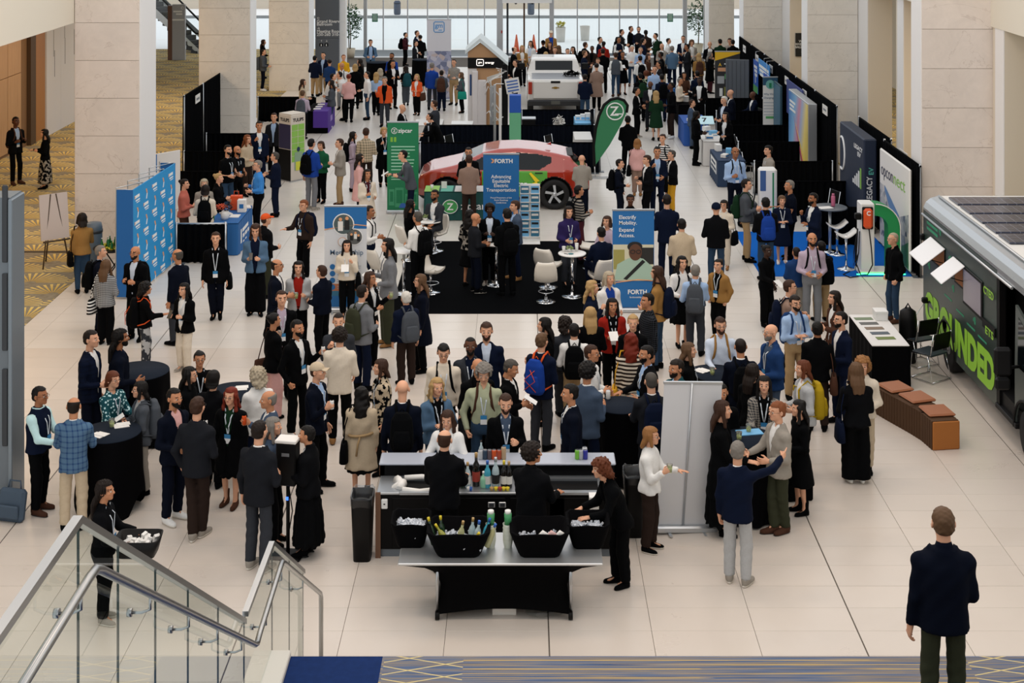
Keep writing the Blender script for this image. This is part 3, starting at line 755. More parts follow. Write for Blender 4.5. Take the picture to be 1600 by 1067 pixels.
def shoulder_bag(root, c, T, H, off, jo, label):
 s = 1 if c[0] != '-' else -1; c = c.lstrip('-')
 t = thing('shoulder_bag', '%s bag on the shoulder of person %s' % (CN(c), SHORT(label)), 'bag', group='bags carried in the crowd'); attach(t, root)
 x = s * (.135 * H / 1.75 * 1.75); zc = .46 * H + off
 mb = MB(); n = 9
 rs = []
 for z, w, d in ((-.15, .15, .05), (-.14, .17, .065), (0, .165, .06), (.12, .15, .04), (.13, .14, .03)):
  rs.append([(x + .02 * s + d * math.copysign(abs(math.cos(a)) ** .7, math.cos(a)), .05 + w * math.copysign(abs(math.sin(a)) ** .6, math.sin(a)), zc + z) for a in [2 * math.pi * k / 14 for k in range(14)]])
 mb.rings(rs); mb.build('bag_body', cloth(c, .6), t)
 sh = T(s * .085 * H, .0, .835 * H + off)
 for dy in (-.08, .1):
  mb = MB(); mb.tube([(x + .02 * s, .05 + dy, zc + .11), (x + .005, .03 + dy * .6, zc + .35), tuple(sh + (s * .01, dy * .25, .022)), tuple(sh + (-s * .04, dy * .1, .024))], .009, 5); mb.build('strap', cloth(c, .6), t)
def held(root, hold, jo, fa, label):
 kind, s = hold[0], hold[1]; p = Vector(jo[('hand', s)]); sh = SHORT(label)
 if kind in ('cup', 'beer'):
  t = thing('cup', 'cup of %s held by person %s' % ('amber drink' if kind == 'beer' else 'pale drink', sh), 'cup', group='drinks held in the crowd'); attach(t, root)
  MB().lathe([(.028, -.05), (.04, .055), (.037, .055), (.026, -.047)], p, 12, cap=False).build('cup_wall', M_CUP, t); MB().lathe([(.026, -.047), (.034, .02)], p, 12).build('drink', M_DRINK if kind == 'cup' else M_BEER, t)
 elif kind in ('can', 'redcan'):
  t = thing('drink_can', '%s can held by the person %s' % ('white' if kind == 'can' else 'orange', sh), 'can', group='drinks held in the crowd'); attach(t, root)
  MB().lathe([(.024, -.062), (.03, -.055), (.03, .05), (.024, .062)], p, 12).build('can_body', M_WHITEP if kind == 'can' else cloth('orange', .4), t); MB().lathe([(.024, .062), (.022, .0615)], p, 12).build('can_lid', M_STEEL, t)
 elif kind == 'phone':
  t = tag(MB().cbox((0, 0, 0), (.075, .012, .15), bev=.004).build('phone', M_PHONE), 'dark phone held by the person %s' % sh, 'phone', 'phones held in the crowd')
  M = Matrix.Translation(root.location) @ Matrix.Rotation(root.rotation_euler[2], 4, 'Z') @ Matrix.Translation(p + Vector((0, -.02, .05))) @ Matrix.Rotation(R(-35), 4, 'X'); t.matrix_local = M
 elif kind == 'paper':
  t = tag(MB().cbox((0, 0, 0), (.15, .004, .2)).build('paper', M_WHITEP), 'white paper held by the person %s' % sh, 'paper', 'papers held in the crowd')
  M = Matrix.Translation(root.location) @ Matrix.Rotation(root.rotation_euler[2], 4, 'Z') @ Matrix.Translation(p + Vector((0, -.05, .04))) @ Matrix.Rotation(R(-60), 4, 'X'); t.matrix_local = M
M_CUP = mat('clear_cup', '#eef2f2', .1, trans=.9); M_DRINK = mat('pale_drink', '#c3cf6a', .2); M_BEER = mat('amber_drink', '#b5752a', .2)
M_STEEL = mat('steel', '#b9bcc0', .28, metal=1.0); M_PHONE = mat('phone_glass', '#0c0c10', .2)
def CN(c):
 c = c.split('~')[0]
 return {'offblack': 'black', 'darknavy': 'navy', 'midblue': 'blue', 'gunmetal': 'dark grey', 'darkgrey': 'dark grey', 'lightgrey': 'light grey', 'bluegrey': 'blue-grey', 'brightblue': 'bright blue', 'darkgreen': 'dark green', 'darkbrown': 'dark brown', 'lightblue': 'light blue', 'paleblue': 'pale blue', 'camel': 'tan', 'stone': 'grey'}.get(c, c)
TOPN = dict(blazer='suit jacket', coat='coat', jacket='jacket', cardigan='cardigan', sweater='sweater', hoodie='hooded top', vest='vest', shirt='shirt', tee='t-shirt', dress='dress', blouse='blouse')
BOTN = dict(pants='trousers', jeans='jeans', slim='trousers', wide='wide trousers', skirt='skirt', longskirt='long skirt')
PATN = dict(plaid='checked ', check='checked ', stripe='striped ', dots='patterned ', floral='floral ', camo='mottled ')
_labels = {}
def cat_line(ln, Hfix=None):
 spec, where = ln.split('|'); w = spec.split(); where = where.strip()
 u, v, d = float(w[0]), float(w[1]), float(w[2]); sex = w[3]
 top = w[4].split(':'); bot = w[5].split(':'); hair = w[6].split(':'); skin = w[7]; pose = w[8]
 kw = {}
 for o in w[9:]:
  k, _, x = o.partition('=')
  if k in ('feet', 'H', 'lean', 'side', 'look', 'nod', 'z0', 'seat'): kw[k] = float(x)
  elif k in ('lan', 'specs'): kw[k] = int(x or 1)
  elif k == 'beard': kw[k] = x or 1
  elif k == 'hold': kw[k] = (x.lstrip('-'), 1 if x[0] == '-' else -1)
  else: kw[k] = x
 def pc(c): return (PATN[c.split('~')[1]] if '~' in c else '') + CN(c)
 lab = 'person in ' + pc(top[1]) + ' ' + TOPN[top[0]]
 if top[0] == 'vest': lab += ' over ' + CN(top[2]) + ' shirt'
 if not (top[0] == 'dress' and bot[0] == 'none') and bot[0] != 'none' and not where.startswith('!'): lab += ' and ' + pc(bot[1]) + ' ' + BOTN[bot[0]]
 lab += ', ' + where.lstrip('!')
 if len(lab.split()) > 16: print('LONG', len(lab.split()), lab)
 if lab in _labels: print('DUP', lab)
 _labels[lab] = 1
 if 'H' not in kw and 'feet' not in kw: kw['H'] = 1.77 if sex == 'm' else 1.66
 if Hfix:
  u = Hfix[0]
  if Hfix[1]: kw.pop('feet', None); kw['H'] = Hfix[1]
 return person(u, v, d, top, bot, hair, skin, pose, lab, sex=sex, **kw)
def spread(lines, fixed):
 """people stand clear of each other and of the tables: small shifts along their line of sight, at the same pixel"""
 pts = []
 for ln in lines:
  w = ln.split('|')[0].split(); u, v = float(w[0]), float(w[1]); kw = dict(o.split('=', 1) for o in w[9:] if '=' in o); z0 = float(kw.get('z0', 0)); H = float(kw.get('H', 1.77 if w[3] == 'm' else 1.66))
  if 'feet' in kw: H = min(1.97, max(1.5, HC - (v - V0) * (F * HC / (float(kw['feet']) - V0)) / F))
  pts.append([u, v, F * (HC - z0 - H) / (v - V0), z0, w[8][2:3] in 'ST' and len(w[8]) > 2, 0.0, 'feet' in kw, u])
 for _ in range(60):
  for i, p in enumerate(pts):
   if p[4]: continue
   for q in pts[i + 1:] + fixed:
    if len(q) == 8 and q[4]: continue
    ya = p[2]; xa = XY(p[0], ya)
    xb, yb, rr = (XY(q[0], q[2]), q[2], .47) if len(q) == 8 else (q[0], q[1], q[2] + .24)
    d = math.hypot(xa - xb, ya - yb)
    if d < rr:
     m = min(.03, (rr - d) / 2); s = 1 if ya >= yb else -1
     k = .012 * ya * (.4 if p[6] else 1)
     if abs(p[5] + s * m) < k: p[2] += s * m; p[5] += s * m
     if len(q) == 8 and abs(q[5] - s * m) < .012 * yb * (.4 if q[6] else 1): q[2] -= s * m; q[5] -= s * m
     e = .35 if xa >= xb else -.35
     if abs(p[0] + e - p[7]) < 5: p[0] += e
 return [(p[0], None if p[4] else HC - p[3] - (p[1] - V0) * p[2] / F) for p in pts]
# ================================================================ the hall
def marble(name, base, vein):
 m = mat(name, base, .35, spec=.4); t = NT(m); v, sp = t.coord('Object')
 oi = t.n('ShaderNodeObjectInfo'); add = t.n('ShaderNodeVectorMath', operation='ADD'); t.l(v, add.inputs[0])
 cx = t.n('ShaderNodeCombineXYZ'); t.l(t.math('MULTIPLY', oi.outputs['Random'], 37.0), cx.inputs[0]); t.l(cx.outputs[0], add.inputs[1])
 n1 = t.noise(add.outputs[0], .55, 6, .62, .9); n2 = t.noise(add.outputs[0], .7, 4, .55, .6)
 n3 = t.noise(add.outputs[0], 2.4, 6, .65, 1.5); c = t.mix(t.math('MULTIPLY', t.math('ADD', n2, n3), .5), tuple(x * .74 for x in rgb(base)), tuple(min(1, x * 1.16) for x in rgb(base)))
 ve = t.math('LESS_THAN', t.math('ABSOLUTE', t.math('SUBTRACT', n1, .5)), .004)
 t.base(t.mix(t.math('MULTIPLY', ve, .22), c, rgb(vein)))
 return m
M_MARB = marble('marble_pink', '#eadfd6', '#a08a7c'); M_MARBG = marble('marble_cream', '#e6e0d6', '#9a948a')
M_WHITE = mat('plain_white', '#f2f1f0', .5); M_CREAM = mat('cream_plaster', '#e2d8c6', .8); M_JOINT = mat('stone_joint', '#a89c8f', .9)
M_CEIL = mat('pale_plaster', '#e9e2d2', .85); M_GREYF = mat('grey_metal', '#6c757d', .4, metal=.3); M_DGREY = mat('dark_metal', '#33373c', .45, metal=.2)
M_ALU = mat('aluminium', '#c3c7cb', .35, metal=.8); M_BLK = mat('black_plastic', '#070708', .5, spec=.2); M_CHROME = mat('chrome', '#d9dbde', .12, metal=1.0)
def glass(name, tint=(.985, .995, .99), ior=1.5, rough=.0):
 m = bpy.data.materials.new(name); m.use_nodes = True; MATS[name] = m; nt = m.node_tree; nt.nodes.clear()
 o = nt.nodes.new('ShaderNodeOutputMaterial'); mx = nt.nodes.new('ShaderNodeMixShader'); tr = nt.nodes.new('ShaderNodeBsdfTransparent'); gl = nt.nodes.new('ShaderNodeBsdfGlossy'); fr = nt.nodes.new('ShaderNodeFresnel')
 tr.inputs[0].default_value = (*tint, 1); gl.inputs['Roughness'].default_value = rough; fr.inputs[0].default_value = ior
 gm_ = nt.nodes.new('ShaderNodeNewGeometry'); ml = nt.nodes.new('ShaderNodeMath'); ml.operation = 'MULTIPLY_ADD'; nt.links.new(gm_.outputs['Backfacing'], ml.inputs[0]); ml.inputs[1].default_value = -1.0; ml.inputs[2].default_value = 1.0; m2 = nt.nodes.new('ShaderNodeMath'); m2.operation = 'MULTIPLY'; nt.links.new(fr.outputs[0], m2.inputs[0]); nt.links.new(ml.outputs[0], m2.inputs[1]); nt.links.new(m2.outputs[0], mx.inputs[0]); nt.links.new(tr.outputs[0], mx.inputs[1]); nt.links.new(gl.outputs[0], mx.inputs[2]); nt.links.new(mx.outputs[0], o.inputs[0])
 return m
M_GLASS = glass('clear_glass'); M_RAILGLASS = glass('railing_glass', (.95, .985, .965), 1.42)
# ---- tiled floor: a bed with single tiles laid on it
m = mat('floor_tile', '#d9d0c6', .3, spec=.45); t = NT(m); v, sp = t.coord('Object'); oi = t.n('ShaderNodeObjectInfo')
va = t.n('ShaderNodeVectorMath', operation='ADD'); t.l(v, va.inputs[0]); t.l(oi.outputs['Location'], va.inputs[1]); n = t.noise(va.outputs[0], .9, 5, .6, .3); c = t.mix(n, rgb('#c9beb3'), rgb('#d8cfc6')); c = t.mix(t.math('MULTIPLY', oi.outputs['Random'], .5), c, rgb('#d9cec3')); t.base(c)  # warm lamplight of the near floor is put into the tile colour
t.l(t.math('ADD', t.math('MULTIPLY', n, .1), .24), t.b.inputs['Roughness'])
M_TILE = m
m = mat('floor_tile_far', '#d9d0c6', .28, spec=.45); t = NT(m); v, sp = t.coord('Object'); n = t.noise(v, 1.2, 4, .6); t.base(t.mix(n, rgb('#d3ccc3'), rgb('#e0dad3'))); M_TILEF = m  # same tile, paler and more neutral: far daylight put into the colour
M_BED = mat('tile_joint', '#5a524b', .9)
TW, TD, TX0 = 1.18, .536, .31
floor = struct(MB().box(-9.6, 9.0, -.12, 9.6, 71.5, -.008).build('floor', M_BED), 'pale stone tile floor of the hall')
tiles = []
for j in range(0, 110):
 y0 = 15.26 - 12 * TD + j * TD
 if y0 > 71: break
 for i in range(-9, 9):
  x0 = max(TX0 + i * TW, -9.6); x1 = min(TX0 + (i + 1) * TW, 9.6)
  if x1 - x0 < .1: continue
  g0 = .008 if i % 3 == 0 else .0025; g1 = .008 if (i + 1) % 3 == 0 else .0025; h0 = .004 if j % 4 == 1 else .002
  tiles.append((x0 + g0, y0 + h0, x1 - g1, y0 + TD - .002))
def seen(q):
 yc = (q[1] + q[3]) / 2; u0, u1 = U0 + q[0] * F / yc, U0 + q[2] * F / yc; return u1 > -10 and u0 < 1610 and yc > 15.2
near = [q for q in tiles if seen(q)][:300]; ns = set(near); shared = {}
for q in near:
 w, d = round(q[2] - q[0], 4), round(q[3] - q[1], 4)
 if (w, d) not in shared: shared[(w, d)] = MB().box(-w / 2, -d / 2, -.012, w / 2, d / 2, 0, bev=.0015).mesh('tile', M_TILE)
 link('tile', shared[(w, d)], floor, ((q[0] + q[2]) / 2, (q[1] + q[3]) / 2, 0))
mb = MB()
for q in tiles:
 if q not in ns: mb.box(q[0], q[1], -.012, q[2], q[3], 0)
o = mb.build('tiles', M_TILEF, floor); o['kind'] = 'stuff'
# ---- carpets of the side aisles: sunburst fans
m = mat('sunburst_carpet', '#8a7a55', .95, spec=.1); t = NT(m); v, sp = t.coord('Object')
row = t.math('FLOOR', t.math('DIVIDE', sp[1], .85)); fx = t.math('SUBTRACT', t.math('FRACT', t.math('ADD', t.math('DIVIDE', sp[0], 1.5), t.math('MULTIPLY', row, .5))), .5)
fy = t.math('FRACT', t.math('DIVIDE', sp[1], .85)); ang = t.math('ARCTAN2', t.math('ADD', fy, .02), t.math('MULTIPLY', fx, 1.75))
ray = t.math('GREATER_THAN', t.math('SINE', t.math('MULTIPLY', ang, 34)), .2); rad = t.math('SQRT', t.math('ADD', t.math('MULTIPLY', fy, fy), t.math('MULTIPLY', t.math('MULTIPLY', fx, 1.75), t.math('MULTIPLY', fx, 1.75))))
inr = t.math('MULTIPLY', t.math('LESS_THAN', rad, .92), t.math('GREATER_THAN', rad, .14)); nz = t.noise(v, 9, 3)
gr = t.mix(nz, rgb('#6f6654'), rgb('#a8a08e')); ye = t.mix(rad, rgb('#c9a028'), rgb('#e6cf86'))
t.base(t.mix(t.math('MULTIPLY', ray, inr), gr, ye)); M_SUN = m
struct(MB().box(-40, 14, -.1, -9.6, 75, .002).build('floor', M_SUN), 'sunburst patterned carpet of the left aisle')
struct(MB().box(9.6, 14, -.1, 26, 75, .002).build('floor', M_SUN), 'sunburst patterned carpet of the right aisle')
o = struct(MB().box(-13.2, 34.0, .002, -9.6, 34.12, .012).build('trim_1', mat('dark_trim', '#3a2f22', .7)))
# ---- columns clad in marble slabs
def column(x_in, y0, w, d, sgn, m, side_m, zt=8.6, z0=.22, hc=.857):
 """front face towards the camera; inner side panel faces the nave"""
 xo = x_in + sgn * w; xa, xb = min(x_in, xo), max(x_in, xo)
 c = struct(MB().box(xa + .02, y0 + .02, 0, xb - .02, y0 + d - .02, zt).build('column', M_JOINT), 'square %s hall column clad in marble slabs' % ('left' if sgn < 0 else 'right'))
 z = 0; k = 0
 zs_ = [0] + [z0 + hc * i for i in range(1, 12) if z0 + hc * i < zt] + [zt]
 for a, b in zip(zs_[:-1], zs_[1:]):
  MB().box(xa, y0, a + .004, xb, y0 + .025, b - .004, bev=.003).build('marble_slab', m, c)
  MB().box(xo - .0125 - (.0125 if sgn > 0 else -.0125) - .0125, y0 + .027, a + .004, xo + .0125 - (.0125 if sgn > 0 else -.0125) - .0125 + .0125, y0 + d, b - .004).build('marble_slab', m, c)
 MB().box(x_in - .015, y0 + .027, 0, x_in + .015, y0 + d + .01, zt).build('side_panel', side_m, c)  # inner side plain white, paler than the marble slabs
 return c
def colu(u_in, u_out, Y, d, m):
 x1, x2 = XY(u_in, Y), XY(u_out, Y); return column(x1, Y, abs(x2 - x1), d, 1 if x2 > x1 else -1, m, M_WHITE)
colu(217.5, 117, 33.45, 1.46, M_MARB); colu(390.5, 311, 47.1, 1.05, M_MARBG); colu(482.5, 420.5, 60.1, 1.4, M_MARBG)
colu(1440.5, 1552, 32.0, .82, M_MARB); colu(1262, 1340.5, 44.8, .9, M_MARBG); colu(1162, 1222, 57.6, 1.05, M_MARBG); colu(1108, 1147, 68.6, 1.6, M_CREAM if False else M_MARBG)
# piers beside the right columns, and one further back
for i, (uf, ub, ur, Y) in enumerate(((1569, 1555.5, 1760, 31.2), (1356, 1341.5, 1394, 43.6), (1412, 1402.5, 1440, 39.7), (1234, 1222.5, 1256, 56.0))):
 x0 = XY(uf, Y); d = Y * (uf - U0) / (ub - U0) - Y; x1 = XY(ur, Y)
 c = struct(MB().box(x0 + .01, Y, 0, x1, Y + d + .2, 8.6).build('wall_right_pier', M_CREAM), 'cream plaster pier in the right aisle')
 MB().box(x0 - .01, Y, 0, x0 + .01, Y + d, 8.6).build('side_panel', M_WHITE, c)  # side plain white, paler than the cream front
# ---- aisle walls and soffits
m = mat('wood_panel', '#b08a62', .5); t = NT(m); v, sp = t.coord('Object'); cx = t.n('ShaderNodeMapping'); t.l(v, cx.inputs[0]); cx.inputs['Scale'].default_value = (6, 6, .35)
n = t.noise(cx.outputs[0], 2.5, 5, .6); t.base(t.mix(n, rgb('#93714e'), rgb('#c7a27c'))); M_WOOD = m
wl = struct(MB().box(-16.3, 20, 0, -16.04, 64, 5.4).build('wall_left', mat('wall_core', '#7d5f42', .8)), 'left aisle wall with timber and white panels')
y = 26.0
while y < 46.9:
 MB().box(-16.05, y + .01, .1, -16.0, y + 1.22, 2.45, bev=.004).build('wood_panel', M_WOOD, wl); MB().box(-16.05, y + .01, 2.47, -16.0, y + 1.22, 5.39, bev=.004).build('wood_panel', M_WOOD, wl); y += 1.24
MB().box(-16.03, 47.7, 0, -15.9, 48.2, 5.39).build('door_jamb', mat('jamb_dark', '#4a3520', .6), wl); MB().box(-16.04, 48.3, 0, -15.96, 49.3, 5.39).build('wood_panel', mat('warm_timber', '#a5713c', .5), wl)
mw = mat('perforated_white', '#d9dbe2', .7)
for y in np.arange(49.4, 60, 1.5): MB().box(-16.05, y, 0, -15.93, y + 1.49, 5.39, bev=.004).build('white_panel', mw, wl)
for y, z in ((50.1, 2.6), (50.2, 1.9), (51.3, 3.1), (51.35, 2.2), (52.4, 2.4)): MB().box(-15.932, y, z, -15.926, y + .03, z + .9).build('slot', M_DGREY, wl)
fp = thing('framed_poster', 'small framed poster on the timber wall at the far left', 'poster', (-15.98, 44.0, 0)); MB().box(-.0, -.5, 1.35, .04, .5, 2.2).build('frame', M_DGREY, fp); MB().box(.04, -.44, 1.41, .045, .44, 2.14).build('print', mat('poster_print', '#b9b4c8', .6), fp)
struct(MB().box(-40, 6, 5.36, -10.17, 74, 8.8).build('ceiling_soffit', M_CEIL), 'cream soffit over the left aisle')
struct(MB().box(10.2, 6, 5.42, 30, 74, 8.8).build('ceiling_soffit', M_CEIL), 'cream soffit over the right aisle')
struct(MB().box(15.4, 20, 0, 15.7, 74, 5.42).build('wall_right', M_CREAM), 'cream wall of the right aisle')
for y in (26, 36, 46, 56): area_lamp('aisle_downlight', (-13, y, 5.3), 1.2, 130, (1, .74, .48))
for y in (36, 50): area_lamp('aisle_downlight', (12.6, y, 5.3), 1.2, 110, (1, .8, .6))
# ---- glazed front of the building, street beyond
YB = 72.2
gw = struct(MB().box(-9.4, YB - .1, 0, 9.0, YB + .1, .12).build('wall_back', M_GREYF), 'glazed entrance front of the hall')
MB().box(-9.4, YB - .25, 0, -1.9, YB - .1, .30).build('sill', mat('sill_grey', '#9ba3a8', .5), gw)
us = [545, 571, 599, 637, 668, 700, 731, 757, 781, 793, 819, 842, 862, 902, 936, 968, 997, 1030, 1070, 1100]
for k, u in enumerate(us):
 x = XY(u, YB); w = {571: .16, 1070: .2, 819: .09, 793: .1, 781: .3, 862: .22}.get(u, .05)
 MB().box(x - w / 2, YB - .12, 0, x + w / 2, YB + .12, 6.4).build('mullion', {819: mat('bronze', '#5a4332', .4), 793: M_DGREY, 842: M_DGREY}.get(u, M_ALU), gw)
for k, (a, b) in enumerate(zip(us[:-1], us[1:])):
 wnd = struct(MB().box(XY(a, YB) + .03, YB - .01, .12, XY(b, YB) - .03, YB + .01, 6.4).build('window_%d' % (k + 1), M_GLASS))
MB().box(XY(785, YB), YB - .5, 2.62, XY(862, YB), YB + .1, 3.4).build('door_header', M_WHITE, gw)
for u in (806, 832): MB().lathe([(.07, 0), (.05, -.06), (.01, -.08)], (XY(u, YB), YB - .3, 2.62), 10).build('sensor', M_BLK, gw)
for u in (586, 1047):
 s_ = thing('notice', 'small green notice stuck on the %s glazing' % ('left' if u < 800 else 'right'), 'sign', (XY(u, YB) - .0, YB - .06, 0)); MB().box(-.14, -.01, ZY(34, YB), .14, 0, ZY(21, YB)).build('sheet', mat('notice_green', '#3f7d63', .6), s_)
 for i in range(5): MB().box(-.1, -.014, ZY(31.5, YB) + i * .07, .1, -.01, ZY(31.5, YB) + i * .07 + .03).build('print_line', mat('notice_ink', '#cfe0d6', .6), s_)
MB().box(XY(783, YB), YB - .28, ZY(51, YB), XY(785, YB) , YB - .2, ZY(47, YB)).build('red_box', mat('alarm_red', '#b03a35', .5), gw)
M_ROAD = mat('asphalt_daylit', '#eef4f7', .9); M_WALK = mat('pavement', '#f6f6f5', .9); M_KERB = mat('kerb', '#8c8f90', .9)  # road and pavement near white: overexposed daylight put into the colour
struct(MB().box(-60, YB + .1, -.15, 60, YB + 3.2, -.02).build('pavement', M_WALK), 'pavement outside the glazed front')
struct(MB().box(-60, YB + 3.2, -.3, 60, 93, -.12).build('road', M_ROAD), 'street outside, lightened in colour for bright daylight')
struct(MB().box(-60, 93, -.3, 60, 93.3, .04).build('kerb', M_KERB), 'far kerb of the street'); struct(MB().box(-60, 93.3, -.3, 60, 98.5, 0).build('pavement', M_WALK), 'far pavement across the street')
rw = struct(MB().box(-60, 98.5, 0, 60, 99.2, .72).build('retaining_wall', mat('concrete_warm', '#cfc4b4', .9)), 'low concrete wall across the street')
struct(MB().box(-60, 99.2, .4, 60, 130, .7).build('planting_bed', mat('leaf_litter', '#a88d62', .95)), 'planting bed above the street wall')
MB().box(-60, 80.5, -.119, 60, 80.65, -.113).build('lane_line', M_WHITE, bpy.data.objects['road'])
def leafball(c, r, n, s, m, seed, flat=.7):
 rr = random.Random(seed); mb = MB()
 for _ in range(n):
  d = Vector((rr.gauss(0, 1), rr.gauss(0, 1), rr.gauss(0, flat))); d.normalize(); p = Vector(c) + Vector((d.x * r[0], d.y * r[1], d.z * r[2])) * rr.uniform(.55, 1)
  a = Vector((rr.uniform(-1, 1), rr.uniform(-1, 1), rr.uniform(-.6, .6))).normalized() * s; b = a.cross(Vector((rr.uniform(-1, 1), rr.uniform(-1, 1), 1))).normalized() * s * .45
  mb.add([p - a, p + b, p + a, p - b], [(0, 1, 2, 3)])
 return mb
M_LEAF = mat('leaf', '#2f5a34', .6); M_LEAFY = mat('leaf_yellow', '#b9b23c', .7)
for u, v, lab in ((876, 62, 'concrete street planter with yellow-green shrub right of the entrance'), (914, 60, 'plain concrete street planter further right')):
 p = P(u, v, 0); t_ = thing('planter', lab, 'planter', (p[0], p[1], -.12)); MB().lathe([(.22, 0), (.27, .8), (.22, .8), (.2, .7)], n=12).build('pot', mat('planter_stone', '#c9c6c0', .9), t_)
 if u == 876: leafball((0, 0, .95), (.26, .26, .2), 120, .08, M_LEAFY, 3).build('shrub', M_LEAFY, t_)
for k, (u, v) in enumerate(((683, 17), (888, 10), (945, 8))):
 p = P(u, 12, .6); leafball((p[0], 100.2 + 2.5 * k, .9), (1.6, .9, .5), 260, .16, M_LEAFY if k else M_LEAF, k + 9).build('hedge', M_LEAFY if k else M_LEAF)
 tag(bpy.data.objects['hedge' if k == 0 else 'hedge.%03d' % k], ('red-green shrub above the street wall, left of entrance', 'wide yellow shrub across the street above the pickup', 'green-yellow shrub across the street, farther right')[k], 'shrub', 'street shrubs')
for u, lab in ((807, 'orange traffic cone outside the entrance, left one'), (834, 'orange traffic cone outside the entrance, right one')):
 p = P(u, 80, 0); t_ = thing('traffic_cone', lab, 'cone', (p[0], p[1], -.02), group='traffic cones'); MB().box(-.2, -.2, 0, .2, .2, .04).build('base', mat('cone_orange', '#e2643a', .6), t_); MB().lathe([(.15, .04), (.03, .85), (.025, .86)], n=12).build('cone', mat('cone_orange', '#e2643a', .6), t_); MB().lathe([(.098, .36), (.072, .54)], n=12).build('band', M_WHITE, t_)
for u, lab in ((629, 'dark parking meter box on the far kerb, left'), (829, 'dark litter bin on the far kerb, above the entrance')):
 p = P(u, 14, 0); t_ = thing('street_bin', lab, 'bin', (p[0], 94.2, 0)); MB().lathe([(.18, 0), (.22, .1), (.22, .8), (.15, .9)], n=10).build('bin_body', mat('bin_blue', '#4a5566', .6), t_); MB().lathe([(.225, .7), (.225, .76)], n=10).build('rim', M_DGREY, t_)
# ---- potted trees by the glazing
def potted_tree(u, vb, lab, seed):
 p = P(u, vb, 0); t_ = thing('potted_tree', lab, 'tree', (p[0], p[1], 0), group='potted trees by the glazing'); s_ = p[1] / 70
 MB().lathe([(.2, 0), (.26, .45), (.22, .45), (.2, .4)], n=14).build('pot', mat('pot_cream', '#d3c8b4', .7), t_); MB().tube([(0, 0, .4), (.03, 0, 1.0), (-.02, .02, 1.9)], [.03, .026, .018], 6).build('trunk', mat('bark', '#6a5a48', .9), t_)
 leafball((0, 0, 1.75), (.62, .6, .95), 620, .085, M_LEAF, seed).build('foliage', [M_LEAF], t_)
potted_tree(547, 90, 'potted green tree by the left glazing', 5); potted_tree(1091, 82, 'potted green tree by the right glazing', 6)
# ---- wayfinding pylons, aisle sign
M_SIGN = mat('sign_grey', '#565c64', .5); M_SIGNL = mat('sign_light', '#a6a9b0', .5); M_TXT = mat('print_white', '#e8eaea', .6); M_INK = mat('print_black', '#101114', .6)
Yp = 66.5; s_ = thing('wayfinding_sign', 'tall dark grey wayfinding pylon with white room directions', 'sign', (XY(511, Yp), Yp, 0)); w = XY(529, Yp) - XY(492, Yp)
MB().box(-w / 2, 0, 0, w / 2, .25, ZY(60, Yp) - .0).build('lower_panel', M_SIGN, s_); MB().box(-w / 2, 0, ZY(60, Yp) + .02, w / 2, .25, 4.6).build('upper_panel', M_SIGN, s_)
for str_, v, sz in (('←', 30, .16), ('Grand Riverview', 35.5, .19), ('Ballroom', 40, .19), ('→', 46, .16), ('Meeting Rooms', 51, .19), ('250-260 310-360', 56, .19)):
 letters(str_, sz, M_TXT, s_, (-w / 2 + .07, -.004, ZY(v, Yp)), align='LEFT', bold=.015)
for u in (499, 507):
 MB().box(XY(u, Yp) - XY(511, Yp) - .0, -.005, ZY(72.5, Yp), XY(u, Yp) - XY(511, Yp) + .17, 0, ZY(67.5, Yp), bev=.01).build('icon_plate', M_BLK, s_); MB().tube([(XY(u, Yp) - XY(511, Yp) + .085, -.008, ZY(72, Yp)), (XY(u, Yp) - XY(511, Yp) + .085, -.008, ZY(69, Yp))], .025, 6).build('icon', M_TXT, s_)
 letters('↑' if u == 499 else '↓', .12, M_TXT, s_, (XY(u, Yp) - XY(511, Yp) + .05, -.004, ZY(65.5, Yp)), align='LEFT')
MB().box(XY(530, 67), 66.8, 0, XY(541, 67), 67.3, 6).build('trim_2', M_WHITE); struct(bpy.data.objects['trim_2'])
Yp = 70.4; s_ = thing('wayfinding_sign', 'light grey wayfinding pylon with brown edge beside the escalator', 'sign', (XY(276, Yp), Yp, 0)); a, b = XY(269, Yp) - XY(276, Yp), XY(289, Yp) - XY(276, Yp)
MB().box(a, 0, .0, b, .2, ZY(7, Yp)).build('panel', M_SIGNL, s_); MB().box(XY(262, Yp) - XY(276, Yp), .0, 0, a - .01, .22, ZY(9, Yp)).build('edge', mat('sign_brown', '#6b4a3b', .5), s_)
for x_, w_, v in ((.05, .42, 18), (.18, .3, 22), (.0, .56, 31)): MB().box((a + b) / 2 - .2 + x_ - .1, -.006, ZY(v + 1.2, Yp), (a + b) / 2 - .2 + x_ - .1 + w_, 0, ZY(v - 1.2, Yp)).build('print_line', M_TXT, s_)
MB().tube([(b - .12 + .06 * math.cos(q), -.004, ZY(12.5, Yp) + .06 * math.sin(q)) for q in np.linspace(0, 5.8, 10)], .012, 5).build('ring_mark', M_TXT, s_)
s_ = thing('wall_sign', 'black directional sign with white lettering on a cream pier', 'sign', (XY(1246, 57.0), 55.97, 0)); Yq = 55.97
MB().box(-.27, -.04, ZY(88, Yq), .30, 0, ZY(51.5, Yq)).build('board', mat('sign_black', '#15181a', .4), s_)
for str_, v, sz in (('WEST', 66, .13), ('RIVERVIEW', 70.5, .12), ('BALLROOM', 75, .12), ('→', 84, .2)): letters(str_, sz, M_TXT, s_, (.02, -.045, ZY(v, Yq)))
